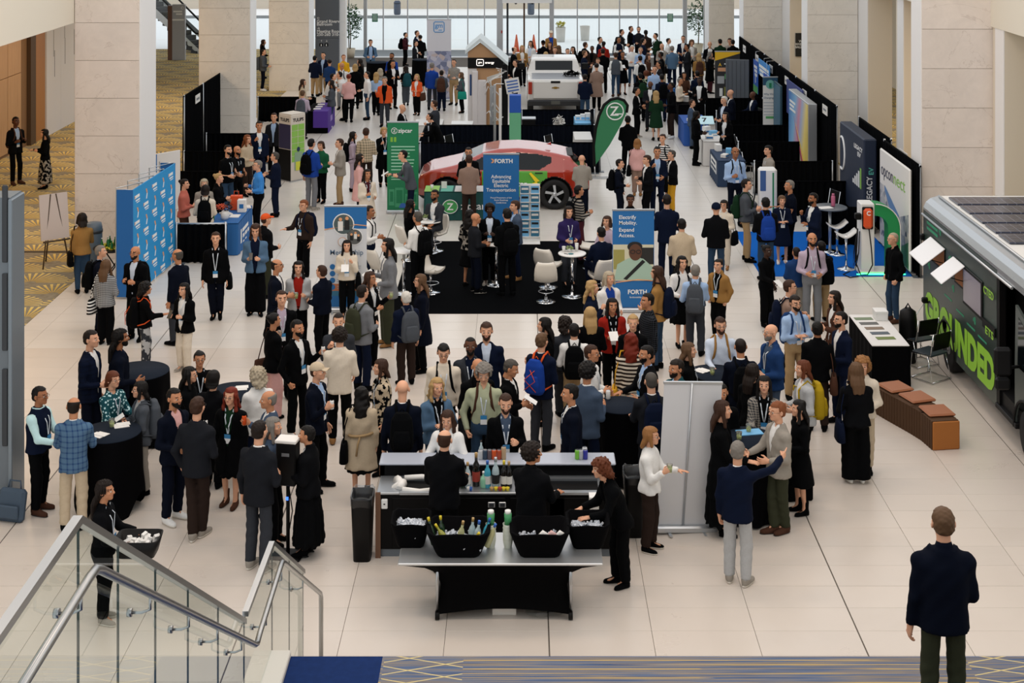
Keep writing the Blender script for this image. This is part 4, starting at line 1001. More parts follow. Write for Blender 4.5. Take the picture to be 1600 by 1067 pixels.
# ---- escalator
e = thing('escalator', 'escalator with glass sides and black handrail in the far left corner', 'escalator', (0, 0, 0)); A_, B_ = Vector((-15.9, 73.5, .0)), Vector((-20.4, 76.5, 3.6)); dv = (B_ - A_); nrm = Vector((dv.y, -dv.x, 0)).normalized() * .5
for s in (-1, 1):
 o1 = nrm * s; mb = MB(); th = nrm.normalized() * .02
 base = [A_ + o1, B_ + o1, B_ + o1 + Vector((0, 0, .95)), A_ + o1 + Vector((0, 0, .95))]
 mb.add([p for p in base] + [p + th for p in base], [(0, 1, 2, 3), (7, 6, 5, 4), (0, 4, 5, 1), (2, 6, 7, 3), (1, 5, 6, 2), (0, 3, 7, 4)]); mb.build('glass_side', M_GLASS, e)
 MB().tube([A_ + o1 + Vector((.5, 0, .2)), A_ + o1 + Vector((.8, 0, .55)), A_ + o1 + Vector((.5, 0, .95)), A_ + o1 + Vector((0, 0, 1.0)), B_ + o1 + Vector((0, 0, 1.0))], .05, 8).build('handrail', M_BLK, e)
 MB().add([A_ + o1 * 1.2 + Vector((.3, 0, -.1)), B_ + o1 * 1.2 + Vector((0, 0, -.5)), B_ + o1 * 1.2 + Vector((0, 0, .12)), A_ + o1 * 1.2 + Vector((.3, 0, .15))], [(0, 1, 2, 3)]).build('skirt_panel', M_ALU, e)
for k in range(16):
 f = (k + .5) / 16; p = A_ + dv * f; q = nrm * .95; st_ = Vector((dv.x, dv.y, 0)).normalized() * .2
 mb = MB(); vs_ = [p - q - st_, p + q - st_, p + q + st_, p - q + st_]; mb.add(vs_ + [x - Vector((0, 0, .22)) for x in vs_], [(0, 1, 2, 3), (4, 7, 6, 5), (0, 4, 5, 1), (1, 5, 6, 2), (2, 6, 7, 3), (3, 7, 4, 0)]); mb.build('step', M_DGREY, e)
# ---- steel frame at the left edge of the picture
Yp = 20.0; s_ = struct(MB().box(XY(-30, Yp), Yp + .05, 0, XY(14, Yp), Yp + .5, ZY(310, Yp)).build('wall_left_frame', M_GREYF), 'grey steel frame at the left edge')
MB().box(XY(12, Yp), Yp, 0, XY(19, Yp), Yp + .5, ZY(312, Yp), bev=.01).build('edge_post', mat('steel_blue', '#7c8790', .35, metal=.4), s_)
for z in (.9, 2.2, 3.4): MB().box(XY(2, Yp), Yp + .02, z, XY(11, Yp), Yp + .05, z + 1.05, bev=.01).build('panel', M_DGREY, s_)
# stair in the foreground: upper guard, two flights, carpeted landing
ZL, YL, XL = 1.5, 13.47, -2.2
m = mat('landing_carpet', '#2b3a5c', .95, spec=.1); t = NT(m); v, sp = t.coord('Object')
mp = t.n('ShaderNodeMapping'); t.l(v, mp.inputs[0]); mp.inputs['Scale'].default_value = (.35, 22, 1); n1 = t.noise(mp.outputs[0], 2.0, 3, .6)
mp2 = t.n('ShaderNodeMapping'); t.l(v, mp2.inputs[0]); mp2.inputs['Scale'].default_value = (.55, 60, 1); n2 = t.noise(mp2.outputs[0], 1.0, 1, .5)
st_c = t.ramp(n1, [(.3, rgb('#3a4a6c')), (.45, rgb('#5d6c88')), (.55, rgb('#8a7f72')), (.7, rgb('#46536e'))])
yl = t.math('MULTIPLY', t.math('GREATER_THAN', t.math('FRACT', t.math('MULTIPLY', sp[1], 13.5)), .84), t.math('GREATER_THAN', n2, .47)); c = t.mix(yl, st_c, rgb('#c9a962'))
zone = t.math('MODULO', t.math('ADD', sp[0], 27.75), 5.3); hz = t.math('MULTIPLY', t.math('GREATER_THAN', zone, 0.0), t.math('LESS_THAN', zone, .72))
d1 = t.math('GREATER_THAN', t.math('FRACT', t.math('MULTIPLY', t.math('ADD', sp[0], t.math('MULTIPLY', sp[1], 3.2)), 1.5)), .93); d2 = t.math('GREATER_THAN', t.math('FRACT', t.math('MULTIPLY', t.math('SUBTRACT', sp[0], t.math('MULTIPLY', sp[1], 3.2)), 1.5)), .93)
c = t.mix(hz, c, t.mix(t.math('MAXIMUM', d1, d2), st_c, rgb('#cdbb86'))); pl = t.math('LESS_THAN', sp[0], -1.27); c = t.mix(pl, c, t.mix(t.noise(v, 14, 2), rgb('#13264f'), rgb('#1c3468'))); t.base(c); M_LAND = m
lan_ = struct(MB().box(XL + .09, 11.9, ZL - .35, 9.6, YL, ZL).build('floor_landing', M_LAND), 'patterned blue and gold carpet on the stair landing')
MB().box(XL - .1, 11.9, ZL - .4, XL + .088, YL + .02, ZL + .05, bev=.01).build('kerb', mat('stringer_white', '#cfcac2', .6), lan_)
M_STONE = mat('step_stone', '#cfc6ba', .6); fl = struct(MB().box(XL + .1, YL + 2.3, -.0, 9.6, YL + 2.45, .02).build('floor_stair', M_STONE), 'lower stair flight in front of the landing')
for k in range(8):
 MB().box(XL + .1, YL + .02 + k * .3, .0, 9.6, YL + .3 + (k) * .3, ZL - (k + 1) * (ZL / 9)).build('step', M_STONE, fl)
up = struct(MB().box(XL + .1, 2.0, 3.9, 9.6, 7.5, 4.2).build('floor_upper', M_LAND), 'upper floor at the head of the stair')
for k in range(15):
 f = k / 15; MB().box(XL + .1, 7.5 + f * 4.4, 4.2 - (k + 1) * (2.7 / 16) - .17, 9.6, 7.5 + (k + 1) / 15 * 4.4, 4.2 - (k + 1) * (2.7 / 16)).build('step', M_LAND, up)
rail = thing('glass_railing', 'glass stair railing with brushed steel handrail in the left foreground', 'railing', (0, 0, 0))
XG = -2.29; GZ = lambda y: 5.3 if y < 7.6 else (5.3 - (y - 7.6) * .619 if y < 12.14 else (2.5 if y < 13.5 else 2.5 - (y - 13.5) * .605))
BZ = lambda y: 4.0 if y < 7.6 else (4.0 - (y - 7.6) * .619 if y < 12.14 else (1.16 if y < 13.5 else max(.02, 1.16 - (y - 13.5) * .605)))
M_GEDGE = mat('glass_edge', '#2c3a36', .3)
def pane(y0, y1):
 a, b = y0 + .004, y1 - .004; mb = MB(); pts = [(a, BZ(a)), (b, BZ(b)), (b, GZ(b)), (a, GZ(a))]; mb.prism([(p[0], p[1]) for p in pts], 'x', XG - .006, XG + .006); mb.m[1] = mb.m[3] = 1; mb.build('glass_pane', [M_RAILGLASS, M_GEDGE], rail)
ys = [4.2, 5.3, 6.4, 7.6, 8.35, 9.2, 10.1, 11.1, 12.14, 13.5, 14.5, 15.42]
for a, b in zip(ys[:-1], ys[1:]): pane(a, b)
M_BRUSH = mat('brushed_steel', '#a3a5a6', .3, metal=1.0)
def capbar(pts):
 mb = MB(); rs = []
 for y, z in pts: rs.append([(XG - .025, y, z - .022), (XG + .025, y, z - .022), (XG + .025, y, z + .022), (XG - .025, y, z + .022)])
 mb.rings(rs, 0, True, False); mb.build('cap_rail', M_BRUSH, rail)
capbar([(4.0, 5.3), (7.6, 5.3), (12.14, 2.49)]); capbar([(12.2, 2.52), (13.5, 2.52), (15.42, 1.36)])
XH = -2.17; MB().tube([(XH, 4.0, 5.1), (XH, 7.38, 5.1), (XH, 7.5, 5.09), (XH, 7.6, 5.04), (XH, 11.98, 2.38), (XH, 12.08, 2.34), (XH, 12.2, 2.36), (XH, 13.22, 2.42), (XH, 13.34, 2.42), (XH, 13.46, 2.36), (XH, 15.86, .92), (XH, 15.92, .85), (XH, 15.93, .75), (XH, 15.93, 0)], .024, 12).build('handrail', M_BRUSH, rail)
for y in (5.6, 7.25, 8.6, 9.6, 10.5, 11.4, 12.5, 13.3, 14.6):
 zh = (5.1 if y < 7.5 else (5.1 - (y - 7.5) * .607 if y < 12.08 else (2.37 if y < 13.4 else 2.40 - (y - 13.4) * .6))); MB().tube([(XH, y, zh - .02), (XH, y, zh - .09), (XH - .05, y, zh - .11), (XG, y, zh - .11)], .009, 6).tube([(XG - .014, y, zh - .11), (XG + .014, y, zh - .11)], .024, 14).build('bracket', M_BRUSH, rail)
# ================================================================ exhibition furniture
M_DRAPE = mat('black_drape', '#060709', .9, spec=.04); M_DRAPEB = mat('navy_drape', '#0d111a', .9, spec=.04); M_BCLOTH = mat('black_cloth', '#050507', .85, spec=.05); M_NCLOTH = mat('dark_navy_cloth', '#18202c', .85, spec=.1)
M_TBLUE = mat('blue_cloth', '#1f5f9e', .8); M_WCLOTH = mat('white_cloth', '#d7d5d2', .8); M_PURPLE = mat('purple_cloth', '#4b2a8c', .8); M_TEAL = mat('teal_cloth', '#0f4a47', .8); M_DBLUE = mat('deep_blue_cloth', '#1b3352', .8)
M_PAPER = mat('paper', '#e2e0dc', .7); M_LBLUE = mat('light_blue', '#6fb0dc', .6); M_ORANGE = mat('orange_plastic', '#d9501f', .45); M_GREENP = mat('green_print', '#0d7a4e', .55); M_WALLGREEN = mat('lime_print', '#8bbf55', .6)
def drape(x0, y0, x1, y1, h, lab, m=None, posts=True, amp=.035, pitch=.16, sign=None, low=0.0):
 """pipe and drape: pleated cloth hung from a rod between posts"""
 L = math.hypot(x1 - x0, y1 - y0); t = thing('drape_screen', lab, 'drape', (x0, y0, 0), math.atan2(y1 - y0, x1 - x0), 'pipe and drape screens')
 n = max(8, int(L / pitch * 6)); mb = MB(); fr, bk = [], []
 for r, z in ((.8, h - .03), (1, h * .5), (1.25, low + .02)):
  fr.append([(L * i / n, amp * r * math.sin(i * math.pi * 2 / 6 + .6 * math.sin(i * .37)) - .012, z) for i in range(n + 1)])
 rows = fr + [[(p[0], p[1] + .024, p[2]) for p in r] for r in reversed(fr)] + [fr[0]]
 mb.rings(rows, 0, False, True, closed=False); mb.build('cloth', m or M_DRAPE, t)
 MB().tube([(0, 0, h - .02), (L, 0, h - .02)], .022, 8).build('rod', M_ALU if posts == 2 else M_DRAPE, t)
 if posts:
  for x, q in ((.03, .12), (L - .03, L - .12)):
   MB().tube([(x, .0, .01), (x, .0, h + .02)], .024, 8).build('post', M_ALU, t); MB().box(q - .11, -.15, 0, q + .11, .15, .012).build('base_plate', M_GREYF, t)
 return t
def draped_table(x0, y0, x1, y1, h, m, lab, topm=None, group=None, dark=None, pleat=.012):
 t = thing('draped_table', lab, 'table', ((x0 + x1) / 2, (y0 + y1) / 2, 0), 0, group or 'cloth covered tables'); a, b = (x1 - x0) / 2, (y1 - y0) / 2
 MB().box(-a, -b, h - .03, a, b, h, bev=.012).build('table_top', topm or m, t)
 mb = MB(); per = []; N = 0
 pts = [(-a, -b), (a, -b), (a, b), (-a, b)]
 for k in range(4):
  p, q = Vector(pts[k]), Vector(pts[(k + 1) % 4]); n = max(6, int((q - p).length / .05))
  for i in range(n): per.append(p + (q - p) * (i / n))
 rs = []
 for z, f, w in ((.01, 1.02, 1.0), (h * .5, 1.01, .7), (h - .032, 1.0, .1)):
  rs.append([(p.x * f + pleat * w * math.sin(i * 1.1), p.y * f + pleat * w * math.cos(i * 1.25), z) for i, p in enumerate(per)])
 mb.rings(rs, 0, False); mb.build('skirt', m, t)
 return t
def rollup(u0, u1, vb, vt, lab, m, Y=None, rz=0, roll=0, name='roll_up_banner'):
 """roll-up banner whose foot stands at pixel row vb; returns the thing and its panel size"""
 Y = Y or P(0, vb)[1]; x0, x1 = XY(u0, Y), XY(u1, Y); w = x1 - x0; h = ZY(vt, Y)
 t = thing(name, lab, 'banner', ((x0 + x1) / 2, Y, 0), rz, 'roll-up banners'); t.rotation_euler = (0, roll, rz)
 MB().box(-w / 2, -.01, .09, w / 2, .0, h - .02).build('panel', m, t); MB().box(-w / 2 - .02, -.1, .0, w / 2 + .02, .1, .09, bev=.02).build('base', M_ALU, t); MB().box(-w / 2 - .01, -.02, h - .03, w / 2 + .01, .012, h + .01, bev=.005).build('top_rail', M_ALU, t)
 MB().tube([(0, .05, .05), (0, .03, h - .02)], .011, 6).build('pole', M_ALU, t)
 for s in (-1, 1): MB().box(s * w * .3 - .02, -.2, .0, s * w * .3 + .02, .2, .014).build('foot', M_ALU, t)
 return t, w, h
def pr(t, x0, z0, x1, z1, m, name='print', y=-.014, bev=0): return MB().box(x0, y, z0, x1, y + .004, z1, bev=bev).build(name, m, t)
def disc(t, x, z, r, m, name='round_print', y=-.016, n=24): return MB().prism([(x + r * math.cos(a), z + r * math.sin(a)) for a in [2 * math.pi * k / n for k in range(n)]], 'y', y, y + .004).build(name, m, t)
def poly(t, pts, m, name='print', y=-.018): return MB().prism(pts, 'y', y, y + .004).build(name, m, t)
def textlines(t, x, z, w, n, dz, m, th=.012, seed=0, y=-.014):
 rr = random.Random(seed)
 for i in range(n): pr(t, x, z - i * dz, x + w * rr.uniform(.75, 1), z - i * dz + th, m, 'print_line', y)
# ---- pipe and drape, left booths
for k, (y0, y1) in enumerate(((42.1, 44.6), (44.6, 47.2))): drape(-9.66, y0, -9.66, y1, 2.44, 'tall black drape of the left booths, %s' % ('nearer length with white sign' if k == 0 else 'farther length beside the column'))
s_ = thing('booth_sign', 'white booth sign on the tall left drape', 'sign', (-9.6, 43.6, 0)); MB().box(0, -.3, 2.02, .015, .3, 2.26).build('card', M_PAPER, s_); MB().box(.015, -.2, 2.1, .018, .2, 2.17).build('print_line', M_GREYF, s_)
for x0, x1, v, lab in ((-7.78, -6.62, 348, 'low black drape at the near end of the left booths'), (-9.5, -7.6, 267, 'low black drape behind the people in the left booth'), (-9.62, -8.0, 236, 'second low black drape of the left booths'), (-9.62, -7.6, 208, 'third low black drape of the left booths, before the column'), (-9.4, -7.3, 151, 'farthest low black drape of the left booths, by the purple table')):
 Y = P(0, v, .91)[1]; drape(x0, Y, x1, Y, .91, lab, posts=2 if v == 348 else True)
# ---- pipe and drape, centre island
for u0, u1, v, lab in ((655, 936, 222, 'low navy drape right behind the red car'), (668, 930, 195, 'middle low navy drape of the centre island'), (814, 930, 171, 'low navy drape behind the white pickup tailgate')):
 Y = P(0, v, .91)[1]; drape(XY(u0, Y), Y, XY(u1, Y), Y, .91, lab, M_DRAPEB)
Y = 43.3; drape(2.28, 43.3, 2.28, 49.3, .91, 'low navy drape along the right side of the centre island', M_DRAPEB); drape(XY(655, 43.2), 43.2, XY(655, 43.2), 46.4, .91, 'low navy drape along the left side of the centre island', M_DRAPEB)
# ---- pipe and drape, right booths
for k in range(6):
 y0 = 40.2 + k * 3.0; y1 = y0 + 3.0; drape(8.62, y0, 8.62, y1, 2.44, ('tall black drape of the right booths, nearest length', 'tall black drape behind the colourful light poster', 'tall black drape behind the charging banner', 'tall black drape behind the blue hanging banners', 'tall black drape near the dark equipment panel', 'tall black drape at the far end of the right booths')[k])
 s_ = thing('booth_sign', 'white booth sign on the tall right drape, number %s from the near end' % ('one two three four five six'.split()[k]), 'sign', (8.56, y0 + 1.3, 0), group='booth signs on the right drapes'); MB().box(-.015, -.32, 2.0, 0, .32, 2.26).build('card', M_PAPER, s_); MB().box(-.018, -.2, 2.1, -.015, .2, 2.16).build('print_line', mat('sign_ink', '#7d8288', .7), s_)
drape(8.62, 31.8, 8.62, 35.0, 2.44, 'tall black drape behind the white wordmark board'); drape(8.8, 35.02, 8.8, 38.4, 2.44, 'tall black drape behind the dark blue logo block')
s_ = thing('booth_sign', 'white booth sign above the white wordmark board', 'sign', (8.72, 33.6, 0)); MB().box(-.015, -.36, 2.18, 0, .36, 2.42).build('card', M_PAPER, s_); MB().box(-.018, -.2, 2.26, -.015, .2, 2.32).build('print_line', mat('sign_ink', '#7d8288', .7), s_)
for k, (v, u0) in enumerate(((153, 1100), (173, 1118), (195, 1110), (221, 1105), (251.5, 1140), (282.5, 1190), (323, 1262))):
 Y = P(0, v, .91)[1]; drape(max(XY(u0, Y), 6.35 if k < 5 else 5), Y, 8.55 if k < 6 else 8.2, Y, .91, 'low black drape between right booths, %s from the near end' % ('seventh sixth fifth fourth third second first'.split()[k]))
# ---- blue pop-up backdrop with repeated logos
bd = thing('pop_up_backdrop', 'bright blue pop-up backdrop printed with small white and orange logos', 'backdrop', (-7.97, 30.2, 0), math.atan2(33.05 - 30.2, -7.78 + 7.97))
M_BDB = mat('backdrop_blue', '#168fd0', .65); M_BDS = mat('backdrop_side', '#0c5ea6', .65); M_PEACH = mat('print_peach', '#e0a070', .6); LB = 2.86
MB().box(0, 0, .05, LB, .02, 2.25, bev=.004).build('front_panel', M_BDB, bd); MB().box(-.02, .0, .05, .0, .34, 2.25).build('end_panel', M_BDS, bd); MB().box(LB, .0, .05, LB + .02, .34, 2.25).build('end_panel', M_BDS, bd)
for k in range(5):
 x = k * LB / 4; MB().tube([(x, .02, 2.24), (x, .36, 2.28), (x, .36, .1)], .012, 6).build('frame_tube', M_ALU, bd)
 if k < 4: MB().tube([(x, .36, 2.28), (x + LB / 4, .03, 2.26)], .01, 6).build('frame_tube', M_ALU, bd)
for r in range(8):
 for c in range(5):
  x = .28 + c * .57; z = 2.0 - r * .27
  if (r + c) % 2 == 0:
   o = MB().box(x - .16, -.004, z + .035, x + .12, .0, z + .095).box(x - .12, -.004, z - .03, x + .14, 0, z - .0).box(x - .06, -.004, z - .07, x + .14, 0, z - .055).build('logo_print', M_TXT, bd); MB().prism([(x - .2, z + .03), (x - .17, z + .03), (x - .15, z + .065), (x - .17, z + .1), (x - .2, z + .1), (x - .18, z + .065)], 'y', -.004, 0).build('logo_arrow', M_PEACH, bd)
  else:
   MB().prism([(x - .05, z + .1), (x + .02, z + .1), (x + .07, z + .0), (x + .02, z + .0)], 'y', -.004, 0).build('hook_print', M_PEACH, bd); MB().prism([(x + .02, z - .002), (x + .07, z - .002), (x + .03, z - .11), (x - .02, z - .11)], 'y', -.004, 0).build('hook_print', M_TXT, bd)
# ---- zipcar banner, table, flag; car comes later
zb, w, h = rollup(605, 654, 333, 190, 'green roll-up banner with white wordmark beside the red car', M_GREENP)
letters('zipcar', .15, M_TXT, zb, (.06, -.014, h - .28), bold=.02); MB().tube([(-.22 + .075 * math.cos(a), -.015, h - .235 + .075 * math.sin(a)) for a in np.linspace(0, 6.1, 16)], .009, 5).build('ring_mark', M_TXT, zb); letters('Z', .1, M_TXT, zb, (-.22, -.014, h - .27), bold=.02)
M_LIMEQ = mat('print_lime', '#7fb83a', .6)
for x in (-.32, -.23): MB().box(x, -.014, h - .52, x + .06, -.01, h - .4).build('quote_mark', M_LIMEQ, zb)
textlines(zb, -.30, h - .66, .62, 8, .085, mat('print_mint', '#9fd4b8', .6), .028, 2); textlines(zb, -.30, h - 1.44, .36, 2, .06, mat('print_mint', '#9fd4b8', .6), .022, 3)
M_MINT = mat('print_green_light', '#3f9a6e', .6)
for x, z, w_, h_ in ((-.36, .2, .14, .42), (-.2, .16, .22, .5), (.06, .2, .14, .3), (.26, .2, .12, .35)): pr(zb, x, z, x + w_, z + h_, M_MINT, 'drawn_house'); pr(zb, x + .03, z + .1, x + w_ - .03, z + h_ - .06, M_GREENP, 'drawn_window', -.017)
MB().prism([(-.1, .14), (.14, .14), (.15, .2), (.08, .21), (.05, .26), (-.04, .26), (-.08, .21)], 'y', -.02, -.016).build('drawn_car', mat('print_blue', '#2d63b0', .6), zb)
zt = draped_table(-2.46, 37.2, -.63, 37.95, .74, M_TEAL, 'dark teal table with green round logo in front of the red car', group='sponsor tables')
MB().box(-.915, -.376, .735, -.55, .3, .745).build('runner', M_WALLGREEN, zt); MB().box(-.5, -.376, .735, -.2, .3, .745).build('runner', mat('runner_mint', '#5fae9a', .7), zt); MB().box(-.15, -.376, .735, .9, .3, .745).build('runner', M_WCLOTH, zt)
MB().prism([(-.26 + .19 * math.cos(a), .36 + .17 * math.sin(a)) for a in np.linspace(0, 2 * math.pi, 24, endpoint=False)], 'y', -.41, -.405).build('logo_disc', mat('zip_green', '#3f9a52', .5), zt); MB().tube([(-.26 + .19 * math.cos(a), -.412, .36 + .17 * math.sin(a)) for a in np.linspace(0, 6.28, 24)], .01, 5).build('logo_ring', M_TXT, zt); letters('Z', .24, M_TXT, zt, (-.26, -.414, .28), bold=.02); letters('zipcar', .26, M_TXT, zt, (.32, -.41, .29), bold=.012)
for k, (u, v, lab) in enumerate(((675, 286, 'small white cup on the left of the teal table'), (694, 284, 'white folded leaflet stand on the teal table'))):
 p = P(u, v + 10, .745); t = thing('table_item', lab, 'cup' if k == 0 else 'leaflet', (p[0], p[1], .745)); MB().lathe([(.03, 0), (.04, .12), (.036, .12), (.028, .01)], n=10).build('cup_body', M_WHITEP, t) if k == 0 else MB().box(-.07, -.01, 0, .07, .01, .17).build('leaflet_card', M_PAPER, t)
fl_ = thing('teardrop_flag', 'green teardrop flag with white round logo and black edge', 'flag', (XY(935, 42.5), 42.5, 0))
out = [(929, 260), (927.5, 228), (931, 200), (936, 181), (944, 164), (954, 156), (965, 153.5), (975, 157), (980.5, 165), (979, 176), (971, 194), (953, 226)]
q2 = lambda u, v: (XY(u, 42.5) - XY(935, 42.5), ZY(v, 42.5)); MB().prism([q2(*p) for p in out[::-1]], 'y', 0, .012).build('flag_cloth', mat('flag_green', '#2c7a50', .7), fl_)
MB().tube([(q2(*p)[0], .006, q2(*p)[1]) for p in out[:10]], .045, 8, flat=.5).build('edge_sleeve', M_BLK, fl_); MB().tube([(q2(929, 258)[0], .006, q2(929, 258)[1]), (q2(930, 300)[0], .006, .04)], .02, 6).build('pole', M_ALU, fl_)
for s in (-1, 1): MB().box(-.5 + q2(930, 0)[0] + .1, -.02 + s * .1, 0, .5 + q2(930, 0)[0], .02 + s * .1, .03).build('foot', M_ALU, fl_)
cx, cz = q2(961, 174); MB().tube([(cx + .24 * math.cos(a), -.006, cz + .24 * math.sin(a)) for a in np.linspace(0, 6.28, 28)], .02, 6).build('logo_ring', M_TXT, fl_); letters('Z', .38, M_TXT, fl_, (cx - .02, -.004, cz - .12), bold=.015)
MB().box(cx, -.004, cz - .09, cx + .2, 0, cz - .06).build('logo_dash', M_TXT, fl_)
# ---- FORTH banners
M_FB = mat('forth_blue', '#1767a8', .6)
fb, w, h = rollup(755, 811, 380, 240, 'blue FORTH roll-up banner in front of the red car', M_FB)
letters('FORTH', .135, M_TXT, fb, (.06, -.014, h - .22), bold=.028); MB().prism([(-.24, h - .22), (-.19, h - .22), (-.16, h - .17), (-.19, h - .12), (-.24, h - .12), (-.2, h - .17)], 'y', -.016, -.01).build('logo_arrow', M_PEACH, fb)
for i, s_t in enumerate(('Advancing', 'Equitable', 'Electric', 'Transportation')): letters(s_t, .115, M_TXT, fb, (0, -.014, h - .58 - i * .105), bold=.012)
for i, s_t in enumerate(('Proud Presenters of the', 'Forth Roadmap', 'Conference')): letters(s_t, .052, M_TXT, fb, (0, -.014, h - 1.06 - i * .058), bold=.004)
eb, w, h = rollup(957, 1022, 487, 327, 'blue Electrify Mobility roll-up banner with a photo of a seated driver', M_FB)
for i, (s_t, z) in enumerate((('Electrify', .19), ('Mobility.', .30), ('Expand', .44), ('Access.', .55))): letters(s_t, .105, M_TXT, eb, (-.29, -.014, h - z), bold=.008, align='LEFT')
pr(eb, -w / 2 + .01, .62, w / 2 - .01, h - .70, mat('photo_cream', '#cfcbb0', .6), 'photo_background'); pr(eb, -w / 2 + .02, .85, -w / 2 + .24, h - .8, mat('photo_olive', '#9a9450', .6), 'photo_window', -.016); pr(eb, .14, .95, w / 2 - .01, h - .76, mat('photo_dark', '#20201f', .6), 'photo_seat', -.016)
poly(eb, [(-.38, .64), (.40, .64), (.38, .9), (.2, 1.06), (.02, 1.1), (-.12, 1.06), (-.32, .95)], mat('photo_shirt', '#a3bfae', .6), 'photo_shirt', -.019); poly(eb, [(-.2, .66), (-.13, .64), (.24, 1.0), (.18, 1.04)], M_INK, 'photo_belt', -.022)
MB().prism([(.04 + .13 * math.cos(a), 1.19 + .165 * math.sin(a)) for a in np.linspace(0, 6.28, 20, endpoint=False)], 'y', -.023, -.019).build('photo_face', mat('photo_skin', '#5a3826', .6), eb); MB().prism([(.03 + .15 * math.cos(a), 1.30 + .1 * math.sin(a)) for a in np.linspace(0, 6.28, 20, endpoint=False)], 'y', -.021, -.017).build('photo_hair', M_INK, eb)
for s in (-1, 1): MB().tube([(.045 + s * .058 + .045 * math.cos(a), -.024, 1.2 + .036 * math.sin(a)) for a in np.linspace(0, 6.28, 14)], .008, 5).build('photo_glasses', M_INK, eb)
pr(eb, -w / 2, .10, w / 2, .60, M_FB, 'lower_band', -.016); letters('FORTH', .12, M_TXT, eb, (.08, -.02, .36), bold=.028); letters('forthmobility.org', .045, M_TXT, eb, (.08, -.02, .28), bold=.004); MB().tube([(-w / 2, -.018, .58), (-.1, -.018, .62), (.1, -.018, .645), (w / 2, -.018, .62)], .01, 5).build('orange_line', M_PEACH, eb)
me_, w, h = rollup(507, 573, 487, 321, 'white and blue Mentorship roll-up banner with round photos', mat('banner_white', '#d3d7dc', .6))
pr(me_, -w / 2, h - .46, w / 2, h - .03, M_FB, 'blue_band', -.013); MB().tube([(-w / 2, -.015, h - .48), (-.2, -.015, h - .44), (.2, -.015, h - .38), (w / 2, -.015, h - .4)], .01, 5).build('orange_line', M_PEACH, me_)
for x, z, r, c1, c2, nm in ((-.04, h - .37, .215, M_TXT, mat('photo_teal', '#4a5a5c', .6), 'photo'), (.18, h - .62, .165, M_TXT, mat('photo_grey', '#5d5f5e', .6), 'photo'), (-.06, h - .72, .09, mat('badge_orange', '#c88d55', .6), mat('banner_white', '#d3d7dc', .6), 'emblem')):
 disc(me_, x, z, r, c1, nm + '_ring', -.02 if nm == 'photo' else -.027); disc(me_, x, z, r * .9, c2, nm, -.024 if nm == 'photo' else -.031)
for x, z, s_ in ((-.1, h - .33, .05), (.03, h - .31, .05)): pr(me_, x - .05, z - .17, x + .05, z + .02, M_INK if x > 0 else M_PAPER, 'photo_figure', -.028); disc(me_, x, z + .06, .035, M_PEACH, 'photo_head', -.03, 10)
for x, z in ((.12, h - .6), (.2, h - .57), (.26, h - .62)): pr(me_, x - .03, z - .09, x + .03, z + .01, M_INK if x != .2 else M_PAPER, 'photo_figure', -.028); disc(me_, x, z + .03, .024, M_PEACH, 'photo_head', -.03, 10)
letters('Mentorship', .145, mat('print_slate', '#56708c', .6), me_, (.02, -.014, h - .98), bold=.004)
for k in range(4): disc(me_, -.26, h - 1.22 - k * .135, .055, M_FB, 'bullet', -.016); textlines(me_, -.17, h - 1.21 - k * .135, .5, 2, .04, mat('print_grey', '#9aa3ad', .6), .012, k)
pr(me_, -w / 2, .1, w / 2, .32, M_FB, 'blue_band', -.013); pr(me_, -w / 2, .42, w / 2, .56, mat('print_rust', '#b9714a', .6), 'rust_band', -.013); pr(me_, -w / 2, .32, w / 2, .42, mat('print_petrol', '#2f6f8f', .6), 'petrol_band', -.013)
wb, w, h = rollup(1024, 1117, 829, 597, 'plain white back of a roll-up banner beside the bar', mat('banner_back', '#cdced1', .6), rz=R(8), roll=R(3.2))
MB().tube([(-.04, -.03, .08), (-.02, -.03, h - .01)], .013, 6).build('support_pole', M_ALU, wb)
# ---- GM tower banner and energy house
gb, w, h = rollup(667, 705, 158, 30, 'tall white banner with a blue square logo and city picture', mat('banner_grad', '#c9cbd6', .6), name='tall_banner')
m = MATS['banner_grad']; t_ = NT(m); v, sp = t_.coord('Object'); n = t_.n('ShaderNodeTexVoronoi'); t_.l(v, n.inputs['Vector']); n.inputs['Scale'].default_value = 6; f = t_.math('MULTIPLY', t_.math('LESS_THAN', sp[2], 1.95), .85); t_.base(t_.mix(f, rgb('#d3d4dc'), t_.ramp(n.outputs['Color'], [(.2, rgb('#46557f')), (.5, rgb('#8f95b5')), (.75, rgb('#c5c2cc')), (.9, rgb('#a9846a'))])))
M_GMB = mat('gm_blue', '#2f8fd0', .5); MB().tube([(x, -.015, z) for x, z in ((-.16, h - .5), (.16, h - .5), (.2, h - .46), (.2, h - .14), (.16, h - .1), (-.16, h - .1), (-.2, h - .14), (-.2, h - .46))], .016, 5, closed=True).build('logo_frame', M_GMB, gb); letters('gm', .26, M_GMB, gb, (0, -.014, h - .33), bold=.012); pr(gb, -.02, h - .44, .12, h - .41, M_GMB, 'logo_underline')
hs_ = thing('display_house', 'house shaped display with wood gable and black illuminated energy sign', 'display', (XY(760, 48.5), 48.5, 0)); Yh = 48.5; hx = lambda u: XY(u, Yh) - XY(760, Yh); hz = lambda v: ZY(v, Yh)
M_OAK = mat('light_oak', '#b98f66', .6); MB().prism([(hx(731), 0), (hx(783), 0), (hx(783), hz(92)), (hx(750), hz(67)), (hx(731), hz(82))], 'y', 0, .12).build('gable_wall', M_OAK, hs_); MB().box(hx(731), -.03, 0, hx(745), 0.0, hz(107)).build('door_panel', mat('display_white', '#d6d3d2', .5), hs_)
